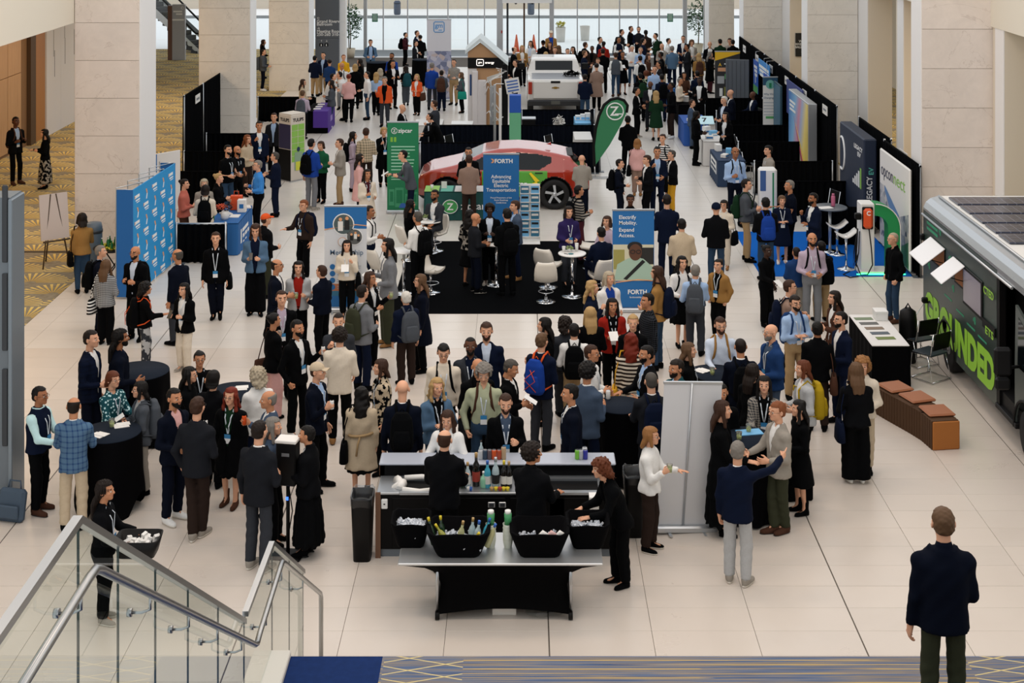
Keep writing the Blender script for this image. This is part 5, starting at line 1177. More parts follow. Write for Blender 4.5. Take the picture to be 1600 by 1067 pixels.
MB().prism([(hx(727), hz(84)), (hx(727), hz(79)), (hx(750), hz(59.5)), (hx(794), hz(97)), (hx(794), hz(102)), (hx(750), hz(65))][::-1], 'y', -.12, 1.6).build('roof', mat('roof_white', '#cfd8da', .5), hs_); MB().box(hx(784), 0.02, 0, hx(793), 1.6, hz(101)).build('side_wall', M_BLK, hs_)
MB().box(hx(731), -.07, hz(106), hx(786), 0, hz(90)).build('fascia', M_BLK, hs_); M_LIT = mat('lit_letter', '#fff6ee', .5, emit=1.2); MB().tube([(hx(u), -.08, hz(v)) for u, v in ((746, 102), (754.5, 102), (755.5, 101), (755.5, 93.5), (754.5, 92.5), (746, 92.5), (745, 93.5), (745, 101))], .011, 5, closed=True).build('sign_frame', M_LIT, hs_); letters('gm', .1, M_LIT, hs_, (hx(750.3), -.08, hz(98.5)), bold=.01); letters('energy', .11, M_LIT, hs_, (hx(765), -.08, hz(99)), bold=.008, fit=.30)
MB().box(hx(734), -.05, hz(149), hx(737), -.03, hz(116), bev=.01).build('screen_slot', mat('slot_blue', '#2c4a78', .3), hs_)
for k, (u0, u1, vt) in enumerate(((738, 747, 110), (747, 760, 124))): MB().box(hx(u0), -.2, 0, hx(u1), -.06, hz(vt), bev=.02).build('white_cabinet', mat('cabinet_white', '#d9d4d4', .5), hs_)
cs = thing('cable_sculpture', 'branching sculpture of white rods in front of the wood house', 'sculpture', (XY(768, 48.0), 48.0, 0), group=None); rr = random.Random(4)
MB().box(-.06, -.03, .0, .06, .03, 1.9, bev=.01).build('post', M_ALU, cs)
for k in range(16):
 z = .3 + 1.7 * rr.random(); a = rr.uniform(-1, 1); MB().tube([(0, 0, z), (-.18 * a, -.05, z + .18), (-.42 * a + .05, -.05 + rr.uniform(-.1, .1), z + rr.uniform(-.2, .35))], .016, 5).build('rod', M_WHITEP, cs)
for k in range(5): MB().tube([(-.15, 0, 2.0 + k * .04), (.1 + .1 * k, -.05, 2.15 + k * .06), (.35 - .05 * k, -.02, 2.2 + .07 * k)], .018, 5).build('branch', M_WHITEP, cs)
for k, (u, vt, c, lab) in enumerate(((773, 132, M_ALU, 'grey metal post behind the red car'), (781.5, 138, M_WHITEP, 'thin white post right of the energy house'))):
 p = XY(u, 44.5); t = thing('post', lab, 'post', (p, 44.5, 0)); MB().box(-.04, -.04, 0, .04, .04, ZY(vt, 44.5), bev=.01).build('shaft', c, t); MB().box(-.18, -.18, 0, .18, .18, .02).build('foot_plate', M_GREYF, t)
bp_ = thing('display_pillar', 'pillar display, blue above and green below, left of the pickup', 'display', (XY(805, 45.6), 45.6, 0)); MB().box(-.18, -.16, 1.42, .18, .16, 1.96, bev=.01).build('upper_block', mat('pillar_blue', '#1d56b5', .5), bp_); MB().box(-.18, -.16, 0, .18, .16, 1.42, bev=.01).build('lower_block', mat('pillar_green', '#6ab58a', .6), bp_)
sp_ = thing('striped_board', 'white and blue striped board leaning on the display pillar', 'board', (XY(801, 47.2), 47.3, 0)); B_ = Matrix.Translation((0, 0, 2.0)) @ Matrix.Rotation(R(-10), 4, 'Y'); MB().box(-.23, 0, -.24, .23, .02, .24, M=B_).build('board_panel', M_PAPER, sp_)
for k in range(4): MB().box(-.18, -.004, -.18 + k * .1, .18, 0, -.13 + k * .1, M=B_).build('stripe', mat('stripe_blue', '#4a6fb5', .5), sp_)
MB().box(-.02, .0, 0, .02, .04, 1.8).build('leg', M_ALU, sp_)
ca = thing('equipment_case', 'black equipment case with white top left of the wood house', 'case', (XY(722, 47.2), 47.2, 0)); MB().box(-.34, -.3, .05, .34, .3, .80, bev=.02).build('case_body', M_BLK, ca); MB().box(-.35, -.31, .80, .35, .31, .84, bev=.01).build('case_lid', M_WHITEP, ca)
for s in (-1, 1): MB().tube([(s * .2, -.31, .55), (s * .2, -.34, .55), (s * .1, -.34, .55), (s * .1, -.31, .55)], .012, 5).build('handle', M_CHROME, ca); MB().lathe([(.04, 0), (.04, .05)], (s * .25, 0, 0), 10).build('caster', M_BLK, ca)
# ---- literature rack
lr = thing('literature_rack', 'white leaflet rack full of blue brochures beside the blue banner', 'rack', (XY(828, 35.0), 35.0, 0)); MB().box(-.24, .02, .05, .24, .05, 1.38, bev=.01).build('back_panel', M_WHITEP, lr); MB().box(-.24, -.28, 0, .24, .25, .03, bev=.008).build('foot_plate', M_WHITEP, lr)
for r in range(6):
 for c in (-1, 1):
  x = c * .12; z = .14 + r * .205; MB().box(x - .11, -.03, z - .02, x + .11, .02, z).build('shelf', M_WHITEP, lr); k = (r * 2 + c) % 4
  b_ = MB().box(x - .095, -.02, z, x + .095, -.01, z + .17).build('brochure', (M_PAPER, mat('print_petrol', '#2f6f8f', .6), M_FB, M_LBLUE)[k], lr); MB().box(x - .08, -.023, z + .03 + .05 * (k % 2), x + .08, -.02, z + .09 + .04 * (k % 2)).build('cover_picture', (M_FB, M_PAPER, mat('photo_grey', '#5d5f5e', .6), M_INK)[k], b_)
# ---- TULIPS kiosk
tk_ = thing('product_kiosk', 'square beige kiosk tower lettered TULIPS with navy and lime panels', 'kiosk', (XY(456, 42.3), 42.35, 0), R(49)); M_KB = mat('kiosk_beige', '#d2c9bd', .6); kw = .27
MB().box(-kw, -kw, .02, kw, kw, 1.88, bev=.01).build('tower', M_KB, tk_); MB().box(-kw + .01, -kw + .01, 1.88, kw - .01, kw - .01, 1.92).build('top', M_KB, tk_); MB().box(-.33, -.33, 0, .33, .33, .02).build('foot_plate', M_ALU, tk_)
for rz, nm in ((0, 'lime'), (-90, 'navy')):
 M4 = Matrix.Rotation(R(rz), 4, 'Z')
 if nm == 'navy': MB().box(-kw + .02, -kw - .006, .92, kw - .02, -kw, 1.62, M=M4).build('navy_panel', mat('kiosk_navy', '#2f2d4d', .5), tk_); MB().box(-kw + .01, -kw - .006, .02, kw - .01, -kw, .9, M=M4).build('dark_panel', M_BLK, tk_)
 else:
  for r in range(6):
   for c in (0, 1): MB().box(-kw + .03 + c * .24, -kw - .006, .55 + r * .18, -kw + .25 + c * .24, -kw, .55 + r * .18 + .165, M=M4).build('lime_tile', M_WALLGREEN, tk_)
  MB().prism([(.0 + .06 * math.cos(a), .9 + .07 * math.sin(a)) for a in np.linspace(0, 6.28, 12, endpoint=False)], 'y', -kw - .012, -kw - .006).build('drawn_head', M_DBLUE, tk_); MB().box(-.14, -kw - .012, .3, .14, -kw - .006, .82).build('drawn_chair', mat('print_sage', '#8aa58c', .6), tk_); MB().box(-.1, -kw - .014, .3, .1, -kw - .01, .55).build('drawn_lap', mat('print_yellow', '#d2d23e', .6), tk_)
 o = letters('TULIPS', .13, M_INK, tk_, (0, -kw - .004, 1.7), bold=.03); o.matrix_local = M4 @ Matrix.Translation((0, -kw - .004, 1.70))
# ---- left booth tables and small things
bt = draped_table(-7.26, 33.75, -6.5, 35.55, .75, M_TBLUE, 'blue cloth table with white lettering in the left booth'); o = MB().box(.385, -.62, .2, .39, -.5, .52).box(.385, -.42, .42, .39, .3, .5).box(.385, -.42, .28, .39, .4, .36).box(.385, -.42, .17, .39, .1, .2).build('logo_print', M_TXT, bt)
def flowers(x, y, z, lab):
 t = thing('flower_vase', lab, 'flowers', (x, y, z)); MB().lathe([(.06, 0), (.1, .06), (.1, .16), (.07, .21), (.06, .2)], n=14).build('vase', M_WHITEP, t); leafball((-.08, 0, .3), (.14, .12, .08), 60, .035, M_ORANGE, 1).build('orange_blooms', M_ORANGE, t); leafball((.07, 0, .3), (.13, .12, .09), 70, .035, M_BLK, 2).build('dark_blooms', mat('dark_bloom', '#17131a', .8), t)
flowers(-6.86, 34.05, .75, 'white vase with orange and dark flowers on the blue table')
t = thing('tumbler', 'green tumbler on the near corner of the blue table', 'cup', (-7.13, 34.0, .75)); MB().lathe([(.035, 0), (.045, .17), (.04, .17), (.03, .01)], n=12).build('tumbler_body', mat('green_tumbler', '#5aa05a', .4), t); MB().lathe([(.046, .16), (.046, .185), (.01, .187)], n=12).build('tumbler_lid', M_BLK, t)
t = thing('gift_bag', 'orange paper bag on the blue table', 'bag', (-6.8, 35.1, .75)); MB().box(-.14, -.08, 0, .14, .08, .34, bev=.01).build('bag_body', M_ORANGE, t); MB().tube([(-.06, 0, .33), (-.05, 0, .44), (.05, 0, .44), (.06, 0, .33)], .008, 5).build('handle', M_ORANGE, t)
t = thing('tote_bag', 'white printed bag leaning on the blue table', 'bag', (-6.62, 34.85, .75)); MB().box(-.1, -.08, 0, .1, .08, .3, bev=.01).build('bag_body', M_PAPER, t); MB().box(-.05, -.084, .1, .05, -.08, .2).build('print', M_FB, t)
for k, (x, y) in enumerate(((-6.7, 34.4), (-6.62, 35.35), (-6.95, 34.6))): tag(MB().box(-.11, -.15, 0, .11, .15, .012 + .01 * k).build('leaflet_stack', M_PAPER, None, (x, y, .75), (0, 0, .3 * k)), 'stack of white leaflets on the blue table, %s' % ('near the vase', 'at the far end', 'in the middle')[k], 'leaflets', 'leaflets on the blue table')
pt = draped_table(-7.35, 50.0, -6.6, 51.9, .75, M_BCLOTH, 'black and purple cloth table behind the kiosk'); MB().box(-.1, -.99, .2, .39, .96, .762).build('purple_runner', M_PURPLE, pt); MB().box(.39, -.9, .0, .398, .9, .75).build('purple_drop', M_PURPLE, pt); MB().box(.4, -.3, .3, .402, .2, .5).build('logo_print', mat('print_lilac', '#9a86c8', .6), pt)
for k in range(3): tag(MB().box(-.12, -.1, 0, .12, .1, .02).build('leaflet_stack', M_PAPER, None, (-7.0, 50.4 + k * .5, .765)), 'pale leaflets on the purple table, %s' % ('near end', 'middle', 'far end')[k], 'leaflets', 'leaflets on the purple table')
t = thing('white_logo_sign', 'white sign with round blue logo behind the blue backdrop', 'sign', (XY(260, 36.0), 36.0, 0), R(50)); MB().box(-.42, 0, .5, .42, .03, 1.95, bev=.01).build('board', M_PAPER, t); MB().tube([(.1 + .13 * math.cos(a), -.004, 1.2 + .16 * math.sin(a)) for a in np.linspace(0, 6.28, 20)], .022, 5).build('logo_ring', mat('print_navy', '#27406e', .6), t); MB().box(.02, -.004, 1.12, .18, 0, 1.28).build('logo_core', mat('print_navy', '#27406e', .6), t); MB().box(-.42, -.004, 1.5, -.28, 0, 1.94).build('blue_corner', M_FB, t)
for x in (-.35, .35): MB().tube([(x, .015, 0), (x, .015, .52)], .015, 6).build('leg', M_ALU, t)
o = letters('TECH', .13, mat('print_navy', '#27406e', .6), t, (.1, -.003, .8), bold=.02)
ea = thing('easel', 'pale display board on a wooden easel on the left carpet', 'easel', (XY(99, 33.2), 32.7, 0), R(38)); MB().box(-.32, -.03, .62, .32, .0, 1.62, M=Matrix.Rotation(R(-8), 4, 'X')).build('board', mat('easel_board', '#cdbfb8', .7), ea)
for a, b in (((-.3, .0, 0), (-.06, .2, 1.6)), ((.3, .0, 0), (.06, .2, 1.6)), ((0, .65, 0), (0, .22, 1.6))): MB().tube([a, b], .018, 6).build('leg', mat('easel_wood', '#4a3a2a', .6), ea)
MB().tube([(-.3, -.02, .6), (.3, -.02, .6)], .02, 6).build('ledge', mat('easel_wood', '#4a3a2a', .6), ea)
sc_ = thing('wheeled_bin', 'grey wheeled bin beside the marble column', 'bin', (XY(146, 31.8), 31.8, 0)); MB().lathe([(.16, .06), (.19, .3), (.19, 1.1), (.17, 1.2), (.05, 1.22)], n=16).build('bin_body', mat('bin_grey', '#5d6b78', .5), sc_); MB().lathe([(.2, 1.0), (.2, 1.06)], n=16).build('rim', M_DGREY, sc_)
for s in (-1, 1): MB().tube([(s * .14, -.05, .05), (s * .14, .05, .05)], .05, 10).build('wheel', M_BLK, sc_)
ts = thing('tray_stand', 'folding stand with black tray beside the blue backdrop', 'table', (XY(176, 31.0), 31.0, 0)); MB().lathe([(.38, .84), (.4, .86), (.4, .88), (.37, .87)], n=24).build('tray', M_BLK, ts)
for s in (-1, 1):
 for q in (-.2, .2): MB().tube([(-.28 * s, q, 0), (.28 * s, q, .84)], .014, 6).build('leg', M_BLK, ts)
tag(leafball((XY(176, 31.0), 31.0, .9), (.3, .3, .02), 90, .05, mat('lemon_napkin', '#d3c93a', .7), 8).build('napkin_pile', mat('lemon_napkin', '#d3c93a', .7)), 'yellow garnish spread on the black tray', 'garnish')
for k in range(9):
 a = k * .7; r = .12 + .1 * (k % 2); p = (XY(176, 31.0) + r * math.cos(a), 31.0 + r * math.sin(a), .885); t = thing('green_bottle', 'small green bottle on the black tray by the backdrop', 'bottle', p, group='green bottles on the tray'); MB().lathe([(.028, 0), (.03, .02), (.03, .1), (.012, .15), (.012, .19)], n=10).build('bottle_body', mat('bottle_green', '#1d6b35', .2), t); MB().lathe([(.014, .185), (.014, .2)], n=8).build('cap', M_WHITEP, t)
lb = thing('laptop_bag', 'slate blue laptop bag leaning at the grey frame', 'bag', (XY(22, 19.9) , 19.75, 0), R(-15)); MB().box(-.2, -.06, 0, .2, .06, .42, bev=.04, M=Matrix.Rotation(R(-12), 4, 'X')).build('bag_body', mat('slate_fabric', '#3f4f60', .8), lb); MB().tube([(-.1, .1, .4), (-.08, .12, .5), (.08, .12, .5), (.1, .1, .4)], .012, 6).build('handle', mat('slate_fabric', '#3f4f60', .8), lb); MB().box(-.16, -.085, .06, .16, -.05, .24, bev=.02).build('pocket', mat('slate_fabric', '#3f4f60', .8), lb)
# ---- black lounge carpet, bistro tables, shell chairs
M_RUG = mat('black_rug', '#050608', .95, spec=.03); tag(MB().box(-2.62, 29.2, 0, 1.92, 35.05, .012, bev=.004).build('black_rug', M_RUG), 'large black rug under the white lounge furniture', 'rug')
M_SHELL = mat('white_leather', '#dcd6cb', .45)
def bistro(u, vb, z, lab, r=.29, hh=None):
 X, Y, _ = P(u, vb, 0); t = thing('bistro_table', lab, 'table', (X, Y, .012), group='white bistro tables')
 MB().lathe([(.01, z - .028), (r - .01, z - .028), (r, z - .02), (r, z - .004), (r - .01, z), (.01, z)], n=28).build('table_top', mat('white_laminate', '#e3e1dd', .3), t); MB().lathe([(.03, .03), (.03, z - .03)], n=12).build('column', M_CHROME, t); MB().lathe([(.21, 0), (.21, .008), (.1, .02), (.035, .04), (.03, .09)], n=24).build('base', M_CHROME, t)
 return X, Y
def shell_chair(X, Y, rz, lab, seat=.5):
 t = thing('shell_chair', lab, 'chair', (X, Y, .012), rz, 'white shell chairs'); mb = MB(); n = 9; rows = []
 prof = [(-.23, seat + .0, .20), (-.2, seat - .03, .225), (-.05, seat - .045, .235), (.1, seat - .04, .235), (.18, seat - .0, .225), (.22, seat + .09, .235), (.25, seat + .2, .225), (.275, seat + .3, .2), (.29, seat + .36, .16)]
 for yy, zz, ww in prof:
  rows.append([(ww * (k / (n - 1) * 2 - 1), yy - .05 * abs(k / (n - 1) * 2 - 1) ** 3 * (1 if yy > .1 else 0), zz + .05 * abs(k / (n - 1) * 2 - 1) ** 2.5 * (1 if yy < .15 else .2)) for k in range(n)])
 thick = .05; R2 = [[(x, y + (thick if j > 4 else thick * j / 8), z - (thick if j < 5 else .01)) for x, y, z in r] for j, r in enumerate(rows)]
 full = [r + s[::-1] for r, s in zip(rows, R2)]; mb.rings([f[::-1] for f in full]); mb.build('seat_shell', M_SHELL, t)
 MB().tube([(-.18, -.0, seat + .005), (.0, 0.0, seat - .035), (.18, .0, seat + .005)], .007, 5).build('seam', M_SHELL, t)
 MB().lathe([(.025, .04), (.025, seat - .07)], n=10).build('column', M_CHROME, t); MB().lathe([(.2, 0), (.2, .008), (.1, .02), (.035, .045), (.028, .1)], n=22).build('base', M_CHROME, t); MB().tube([(.15 * math.cos(a), -.02 + .15 * math.sin(a), .2) for a in np.linspace(0, 2 * math.pi, 18, endpoint=False)], .011, 6, closed=True).build('foot_ring', M_CHROME, t)
 return t
X1, Y1 = bistro(894, 464, .9, 'white bistro table with small plants and cups, right of the lounge'); X2, Y2 = bistro(775, 446, .9, 'white bistro table among the standing group on the black rug'); X3, Y3 = bistro(671, 395, .74, 'white bistro table at the left rear of the lounge'); X4, Y4 = bistro(631, 459, .9, 'white bistro table at the left edge of the rug')
a = P(853, 472)[:2]; shell_chair(a[0], a[1], R(178), 'white shell chair seen from behind, front of the lounge'); a = P(857, 452)[:2]; shell_chair(a[0], a[1] + .12, R(150), 'white shell chair just behind the front one'); a = P(673, 458)[:2]; shell_chair(a[0], a[1], R(60), 'white shell chair left of the centre group'); a = P(584, 478)[:2]; shell_chair(a[0], a[1], R(120), 'white shell chair beside the Mentorship banner'); a = P(590, 455)[:2]; shell_chair(a[0], a[1] + .2, R(140), 'white shell chair behind the one by the Mentorship banner')
a = P(925, 425)[:2]; shell_chair(a[0], a[1] + .3, R(260), 'white shell chair right behind the plant table')
def small_cup(X, Y, z, lab, h=.11, m=None, grp='cups on bistro tables'):
 t = thing('paper_cup', lab, 'cup', (X, Y, z), group=grp); MB().lathe([(.028, 0), (.04, h), (.036, h), (.026, .01)], n=12).build('cup_body', m or M_WHITEP, t); MB().lathe([(.041, h - .008), (.041, h)], n=12).build('rim', m or M_WHITEP, t)
small_cup(X1 - .17, Y1 + .08, .915, 'white cup on the left of the plant table'); small_cup(X1 + .1, Y1 + .14, .915, 'taller white cup on the right of the plant table', .16); small_cup(X2 - .08, Y2 + .05, .915, 'white cup on the middle bistro table'); small_cup(X3 + .1, Y3 - .05, .755, 'white cup on the rear left bistro table')
t = thing('table_plant', 'small green succulent in white pot on the plant table', 'plant', (X1 - .04, Y1 + .1, .915)); MB().lathe([(.04, 0), (.06, .05), (.05, .05)], n=12).build('pot', M_WHITEP, t); leafball((0, 0, .08), (.08, .08, .05), 50, .03, mat('succulent', '#8a9a62', .6), 2).build('leaves', mat('succulent', '#8a9a62', .6), t)
t = thing('table_plant', 'small green plant on the rear left bistro table', 'plant', (X3 - .1, Y3, .755)); MB().lathe([(.04, 0), (.06, .05), (.05, .05)], n=12).build('pot', M_WHITEP, t); leafball((0, 0, .09), (.08, .08, .06), 50, .03, mat('succulent', '#8a9a62', .6), 3).build('leaves', mat('succulent', '#8a9a62', .6), t)
tag(MB().lathe([(.055, 0), (.055, .008)], n=14).build('coaster', mat('coaster_teal', '#2d6d78', .5), None, (X1 - .03, Y1 - .1, .913)), 'teal coaster on the plant table', 'coaster'); tag(MB().box(-.05, -.008, 0, .05, .008, .008).build('pen', M_INK, None, (X1 - .13, Y1 - .1, .913), (0, 0, -.7)), 'dark pen on the plant table', 'pen')
# ================================================================ vehicles
def smax(a, b, k): return -smin(-a, -b, k)
def carpaint(name, col, rough=.25):
 m = mat(name, col, rough, spec=.5); b = m.node_tree.nodes['Principled BSDF']; b.inputs['Coat Weight'].default_value = 1.0; b.inputs['Coat Roughness'].default_value = .05; b.inputs['Coat IOR'].default_value = 1.6; return m
M_TYRE = mat('tyre', '#0e0e10', .8); M_VGLASS = mat('vehicle_glass', '#0b1014', .06, spec=.35); M_CLAD = mat('black_cladding', '#0e0e10', .55, spec=.25)
def wheel(parent, x, y, z, r, side, spokes=5, w=.22, rimm=None):
 t = bpy.data.objects.new('wheel', None); COL.objects.link(t); t.parent = parent; t.location = (x, y, z); t.rotation_euler = (R(90) * side, 0, 0)
 MB().lathe([(r * .66, -w * .45), (r * .95, -w / 2), (r, -w * .3), (r, w * .3), (r * .95, w / 2), (r * .66, w * .45), (r * .66, -w * .45)], n=32, cap=False).build('tyre', M_TYRE, t)
 mb = MB(); MB().lathe([(r * .67, -w * .3), (r * .67, w * .4), (r * .62, w * .42), (r * .6, -w * .3)], n=32, cap=False).build('rim_barrel', M_BLK, t); mb.lathe([(.02, w * .2), (r * .18, w * .25), (r * .2, w * .36), (.01, w * .4)], n=16)
 for k in range(spokes):
  a = 2 * math.pi * k / spokes; c, s = math.cos(a), math.sin(a); d, e = math.cos(a + .35), math.sin(a + .35)
  mb.add([(c * r * .15 - s * .03, s * r * .15 + c * .03, w * .38), (c * r * .15 + s * .03, s * r * .15 - c * .03, w * .38), (d * r * .64 + e * .035, e * r * .64 - d * .035, w * .42), (d * r * .64 - e * .035, e * r * .64 + d * .035, w * .42), (c * r * .15 - s * .03, s * r * .15 + c * .03, w * .28), (c * r * .15 + s * .03, s * r * .15 - c * .03, w * .28), (d * r * .64 + e * .035, e * r * .64 - d * .035, w * .32), (d * r * .64 - e * .035, e * r * .64 + d * .035, w * .32)], [(0, 1, 2, 3), (4, 7, 6, 5), (0, 4, 5, 1), (1, 5, 6, 2), (2, 6, 7, 3), (3, 7, 4, 0)])
 mb.build('rim', rimm or M_ALU, t); MB().lathe([(r * .6, -w * .2), (r * .59, -w * .19)], n=24).build('brake_disc', M_BLK, t)
def split_mesh(V, Q, masks, parent):
 """one mesh object per named face mask: body panels, windows, cladding"""
 left = np.ones(len(Q), bool)
 masks = [(nm, mk & sd, m) for nm, mk, m in masks for sd in ((V[Q].mean(1)[:, 1] > 0, V[Q].mean(1)[:, 1] <= 0) if nm in ('side_window', 'door_decal') else (np.ones(len(Q), bool),))]
 for nm, mk, m in masks:
  k = left & mk; left &= ~mk; q = Q[k]
  if len(q) == 0: continue
  ids, inv = np.unique(q.ravel(), return_inverse=True); link(nm, raw_mesh(nm, V[ids], inv.reshape(-1, 4), [m]), parent)
def shell(L0, L1, Wd, prof, zb, plan, belt, tum, h, wheels, wr, k=.09):
 g = Grid((L0, -Wd, .1), (L1, Wd, max(p[1] for p in prof) + .05), h); x, y, z = g.xyz()
 zt = np.interp(g.ax[0], [p[0] for p in prof], [p[1] for p in prof])[:, None, None]; pw = np.interp(g.ax[0], [p[0] for p in plan], [p[1] for p in plan])[:, None, None]
 w = pw - np.maximum(z - belt, 0) * tum - np.maximum(.5 - z, 0) * .18
 d = smax((np.abs(y) - w).astype(np.float32), ((z - zt) * .85).astype(np.float32), k); d = smax(d, (np.interp(g.ax[0], [p[0] for p in zb], [p[1] for p in zb])[:, None, None] - z + 0 * y).astype(np.float32), .06)
 for wx in wheels:
  c = (wr + .05) - np.sqrt((x - wx) ** 2 + (z - wr) ** 2); c = np.minimum(c, np.abs(y) - (Wd - .36)); d = np.maximum(d, c.astype(np.float32))
 d = np.maximum(d, np.maximum(L0 + .02 - x, x - L1 + .02) + 0 * y + 0 * z)
 g.F = d.astype(np.float32); V, Q = g.mesh(); return V, Q, V[Q].mean(1)
car = thing('electric_car', 'red electric crossover car with green decal on its door', 'car', (XY(785, 38.4), 39.36, 0))
prof = [(-2.24, .70), (-2.16, .86), (-1.9, 1.0), (-1.33, 1.12), (-1.1, 1.18), (-.5, 1.46), (-.1, 1.54), (.4, 1.56), (.9, 1.52), (1.45, 1.42), (1.78, 1.34), (1.86, 1.22), (2.1, 1.02), (2.26, .9), (2.3, .6)]
V, Q, C = shell(-2.26, 2.3, .97, prof, [(-2.3, .36), (-2.1, .24), (2.1, .26), (2.3, .5)], [(-2.26, .62), (-2.05, .82), (-1.6, .92), (0, .95), (1.6, .93), (2.1, .84), (2.3, .7)], .98, .42, .028, (-1.45, 1.36), .39)
zt = np.interp(C[:, 0], [p[0] for p in prof], [p[1] for p in prof]); ay = np.abs(C[:, 1]); inx = lambda a, b: (C[:, 0] > a) & (C[:, 0] < b)
side_glass = (ay > .55) & (C[:, 2] > 1.03) & (C[:, 2] < zt - .1) & inx(-.95, 1.28) & ~inx(.3, .36) & (C[:, 2] > 1.03 + np.maximum(C[:, 0] - .95, 0) * .55)
ws = (ay < .68) & inx(-1.08, -.52) & (C[:, 2] > 1.13); rg = (ay < .62) & inx(1.8, 2.08) & (C[:, 2] > 1.02)
decal = (ay > .7) & inx(-.55, 1.17) & (C[:, 2] < 1.0) & (C[:, 2] > .34); clad = (C[:, 2] < .33) | (((np.abs(C[:, 0] - 1.36) < .47) | (np.abs(C[:, 0] + 1.45) < .47)) & (np.hypot(np.minimum(np.abs(C[:, 0] - 1.36), np.abs(C[:, 0] + 1.45)), C[:, 2] - .39) < .475))
split_mesh(V, Q, [('side_window', side_glass, M_VGLASS), ('windscreen', ws, M_VGLASS), ('rear_window', rg, M_VGLASS), ('cladding', clad, M_CLAD), ('door_decal', decal, mat('decal_green', '#5aa83c', .35)), ('body', np.ones(len(Q), bool), carpaint('red_paint', '#a82a12'))], car)
for x in (-1.45, 1.36):
 for s in (-1, 1): wheel(car, x, s * .84, .39, .39, -s)
letters('zipcar', .2, M_TXT, car, (.4, -.965, .62), bold=.015); MB().prism([(.74, .98), (.97, .76), (.9, .74), (1.0, .58), (.78, .7), (.86, .73), (.7, .95)][::-1], 'y', -.985, -.955).build('bolt_mark', mat('bolt_yellow', '#f0d21e', .5), car)
for s in (-1, 1): MB().cbox((-.85, s * .98, 1.06), (.14, .16, .12), bev=.03).build('mirror', carpaint('red_paint', '#a82a12'), car)
MB().box(1.66, -.58, 1.33, 1.86, .58, 1.36, bev=.012).build('spoiler', M_CLAD, car); MB().box(2.2, -.7, .84, 2.28, .7, .9, bev=.01).build('tail_lamp', mat('lamp_red', '#8d1512', .3), car)
MB().prism([(1.15, 1.56), (1.3, 1.52), (1.28, 1.6)], 'y', -.03, .03).build('roof_fin', carpaint('red_paint', '#a82a12'), car)
for s in (-1, 1): MB().tube([(-2.1, s * .62, .78), (-1.98, s * .78, .82)], .05, 6).build('headlamp', M_WHITEP, car)
for x in (-.32, .95): MB().box(x - .1, -.975, .95, x + .1, -.955, .975, bev=.005).build('door_handle', M_CLAD, car)
# white pickup seen from behind
pk = thing('pickup_truck', 'white pickup truck with its tailgate towards the viewer', 'pickup', (XY(868, 53.0), 55.95, 0), R(-90)); M_PKW = carpaint('pickup_white', '#dcd9d4')
prof = [(-2.95, .9), (-2.85, 1.15), (-2.5, 1.27), (-1.5, 1.34), (-.85, 1.8), (-.5, 1.93), (.6, 1.95), (.85, 1.9), (.98, 1.44), (1.05, 1.42), (2.9, 1.42), (2.95, 1.40)]
V, Q, C = shell(-2.96, 2.95, 1.05, prof, [(-3, .5), (3, .5)], [(-2.96, .85), (-2.6, .98), (0, 1.02), (2.6, 1.02), (2.95, 1.0)], 1.42, .36, .045, (-1.9, 1.95), .44, .06)
zt = np.interp(C[:, 0], [p[0] for p in prof], [p[1] for p in prof]); ay = np.abs(C[:, 1])
rw_ = (ay < .7) & (C[:, 2] > 1.5) & (C[:, 2] < 1.84) & inx(.8, 1.2); sg = (ay > .72) & (C[:, 2] > 1.45) & (C[:, 2] < zt - .09) & inx(-1.1, .75); ws = (ay < .75) & inx(-1.5, -.72) & (C[:, 2] > 1.36); bed = (C[:, 2] > 1.37) & inx(1.06, 2.8) & (ay < .86)
split_mesh(V, Q, [('rear_window', rw_, M_VGLASS), ('side_window', sg, M_VGLASS), ('windscreen', ws, M_VGLASS), ('bed_cover', bed, mat('bed_grey', '#8f9196', .5)), ('lower_cladding', C[:, 2] < .6, M_CLAD), ('body', np.ones(len(Q), bool), M_PKW)], pk)
for x in (-1.9, 1.95):
 for s in (-1, 1): wheel(pk, x, s * .9, .44, .44, -s, 6)
MB().box(2.93, -.8, .74, 2.99, .8, 1.36, bev=.02).build('tailgate', M_PKW, pk); MB().box(2.985, -.17, 1.3, 3.01, .17, 1.38, bev=.01).build('gate_handle', M_CLAD, pk); MB().box(2.85, -1.0, .5, 3.12, 1.0, .7, bev=.03).build('bumper', mat('bumper_dark', '#17181b', .5), pk); MB().box(3.12, -.16, .56, 3.13, .16, .68).build('number_plate', mat('plate_dark', '#4c4c46', .5), pk)
for s in (-1, 1): MB().box(2.9, s * .91 - .07, .9, 2.985, s * .91 + .07, 1.34, bev=.015).build('tail_lamp', mat('lamp_red2', '#a3321f', .3), pk); MB().cbox((-.75, s * 1.22, 1.45), (.12, .26, .24), bev=.03).build('mirror', M_CLAD, pk)
MB().prism([(-.14, 1.115), (-.05, 1.115), (-.05, 1.095), (.05, 1.095), (.05, 1.115), (.14, 1.115), (.12, 1.155), (.05, 1.155), (.05, 1.175), (-.05, 1.175), (-.05, 1.155), (-.12, 1.155)], 'x', 2.995, 3.005).build('emblem', mat('emblem_gold', '#a8823a', .3, metal=.6), pk)
t = thing('dark_bag', 'dark bag lying on the pickup bed', 'bag', (XY(893, 54.0), 53.9, 1.425)); leafball((0, 0, .1), (.3, .18, .1), 70, .1, M_BLK, 6).build('bag_cloth', M_BLK, t); MB().tube([(-.2, 0, .1), (0, -.05, .24), (.2, 0, .1)], .02, 6).build('handle', M_BLK, t)
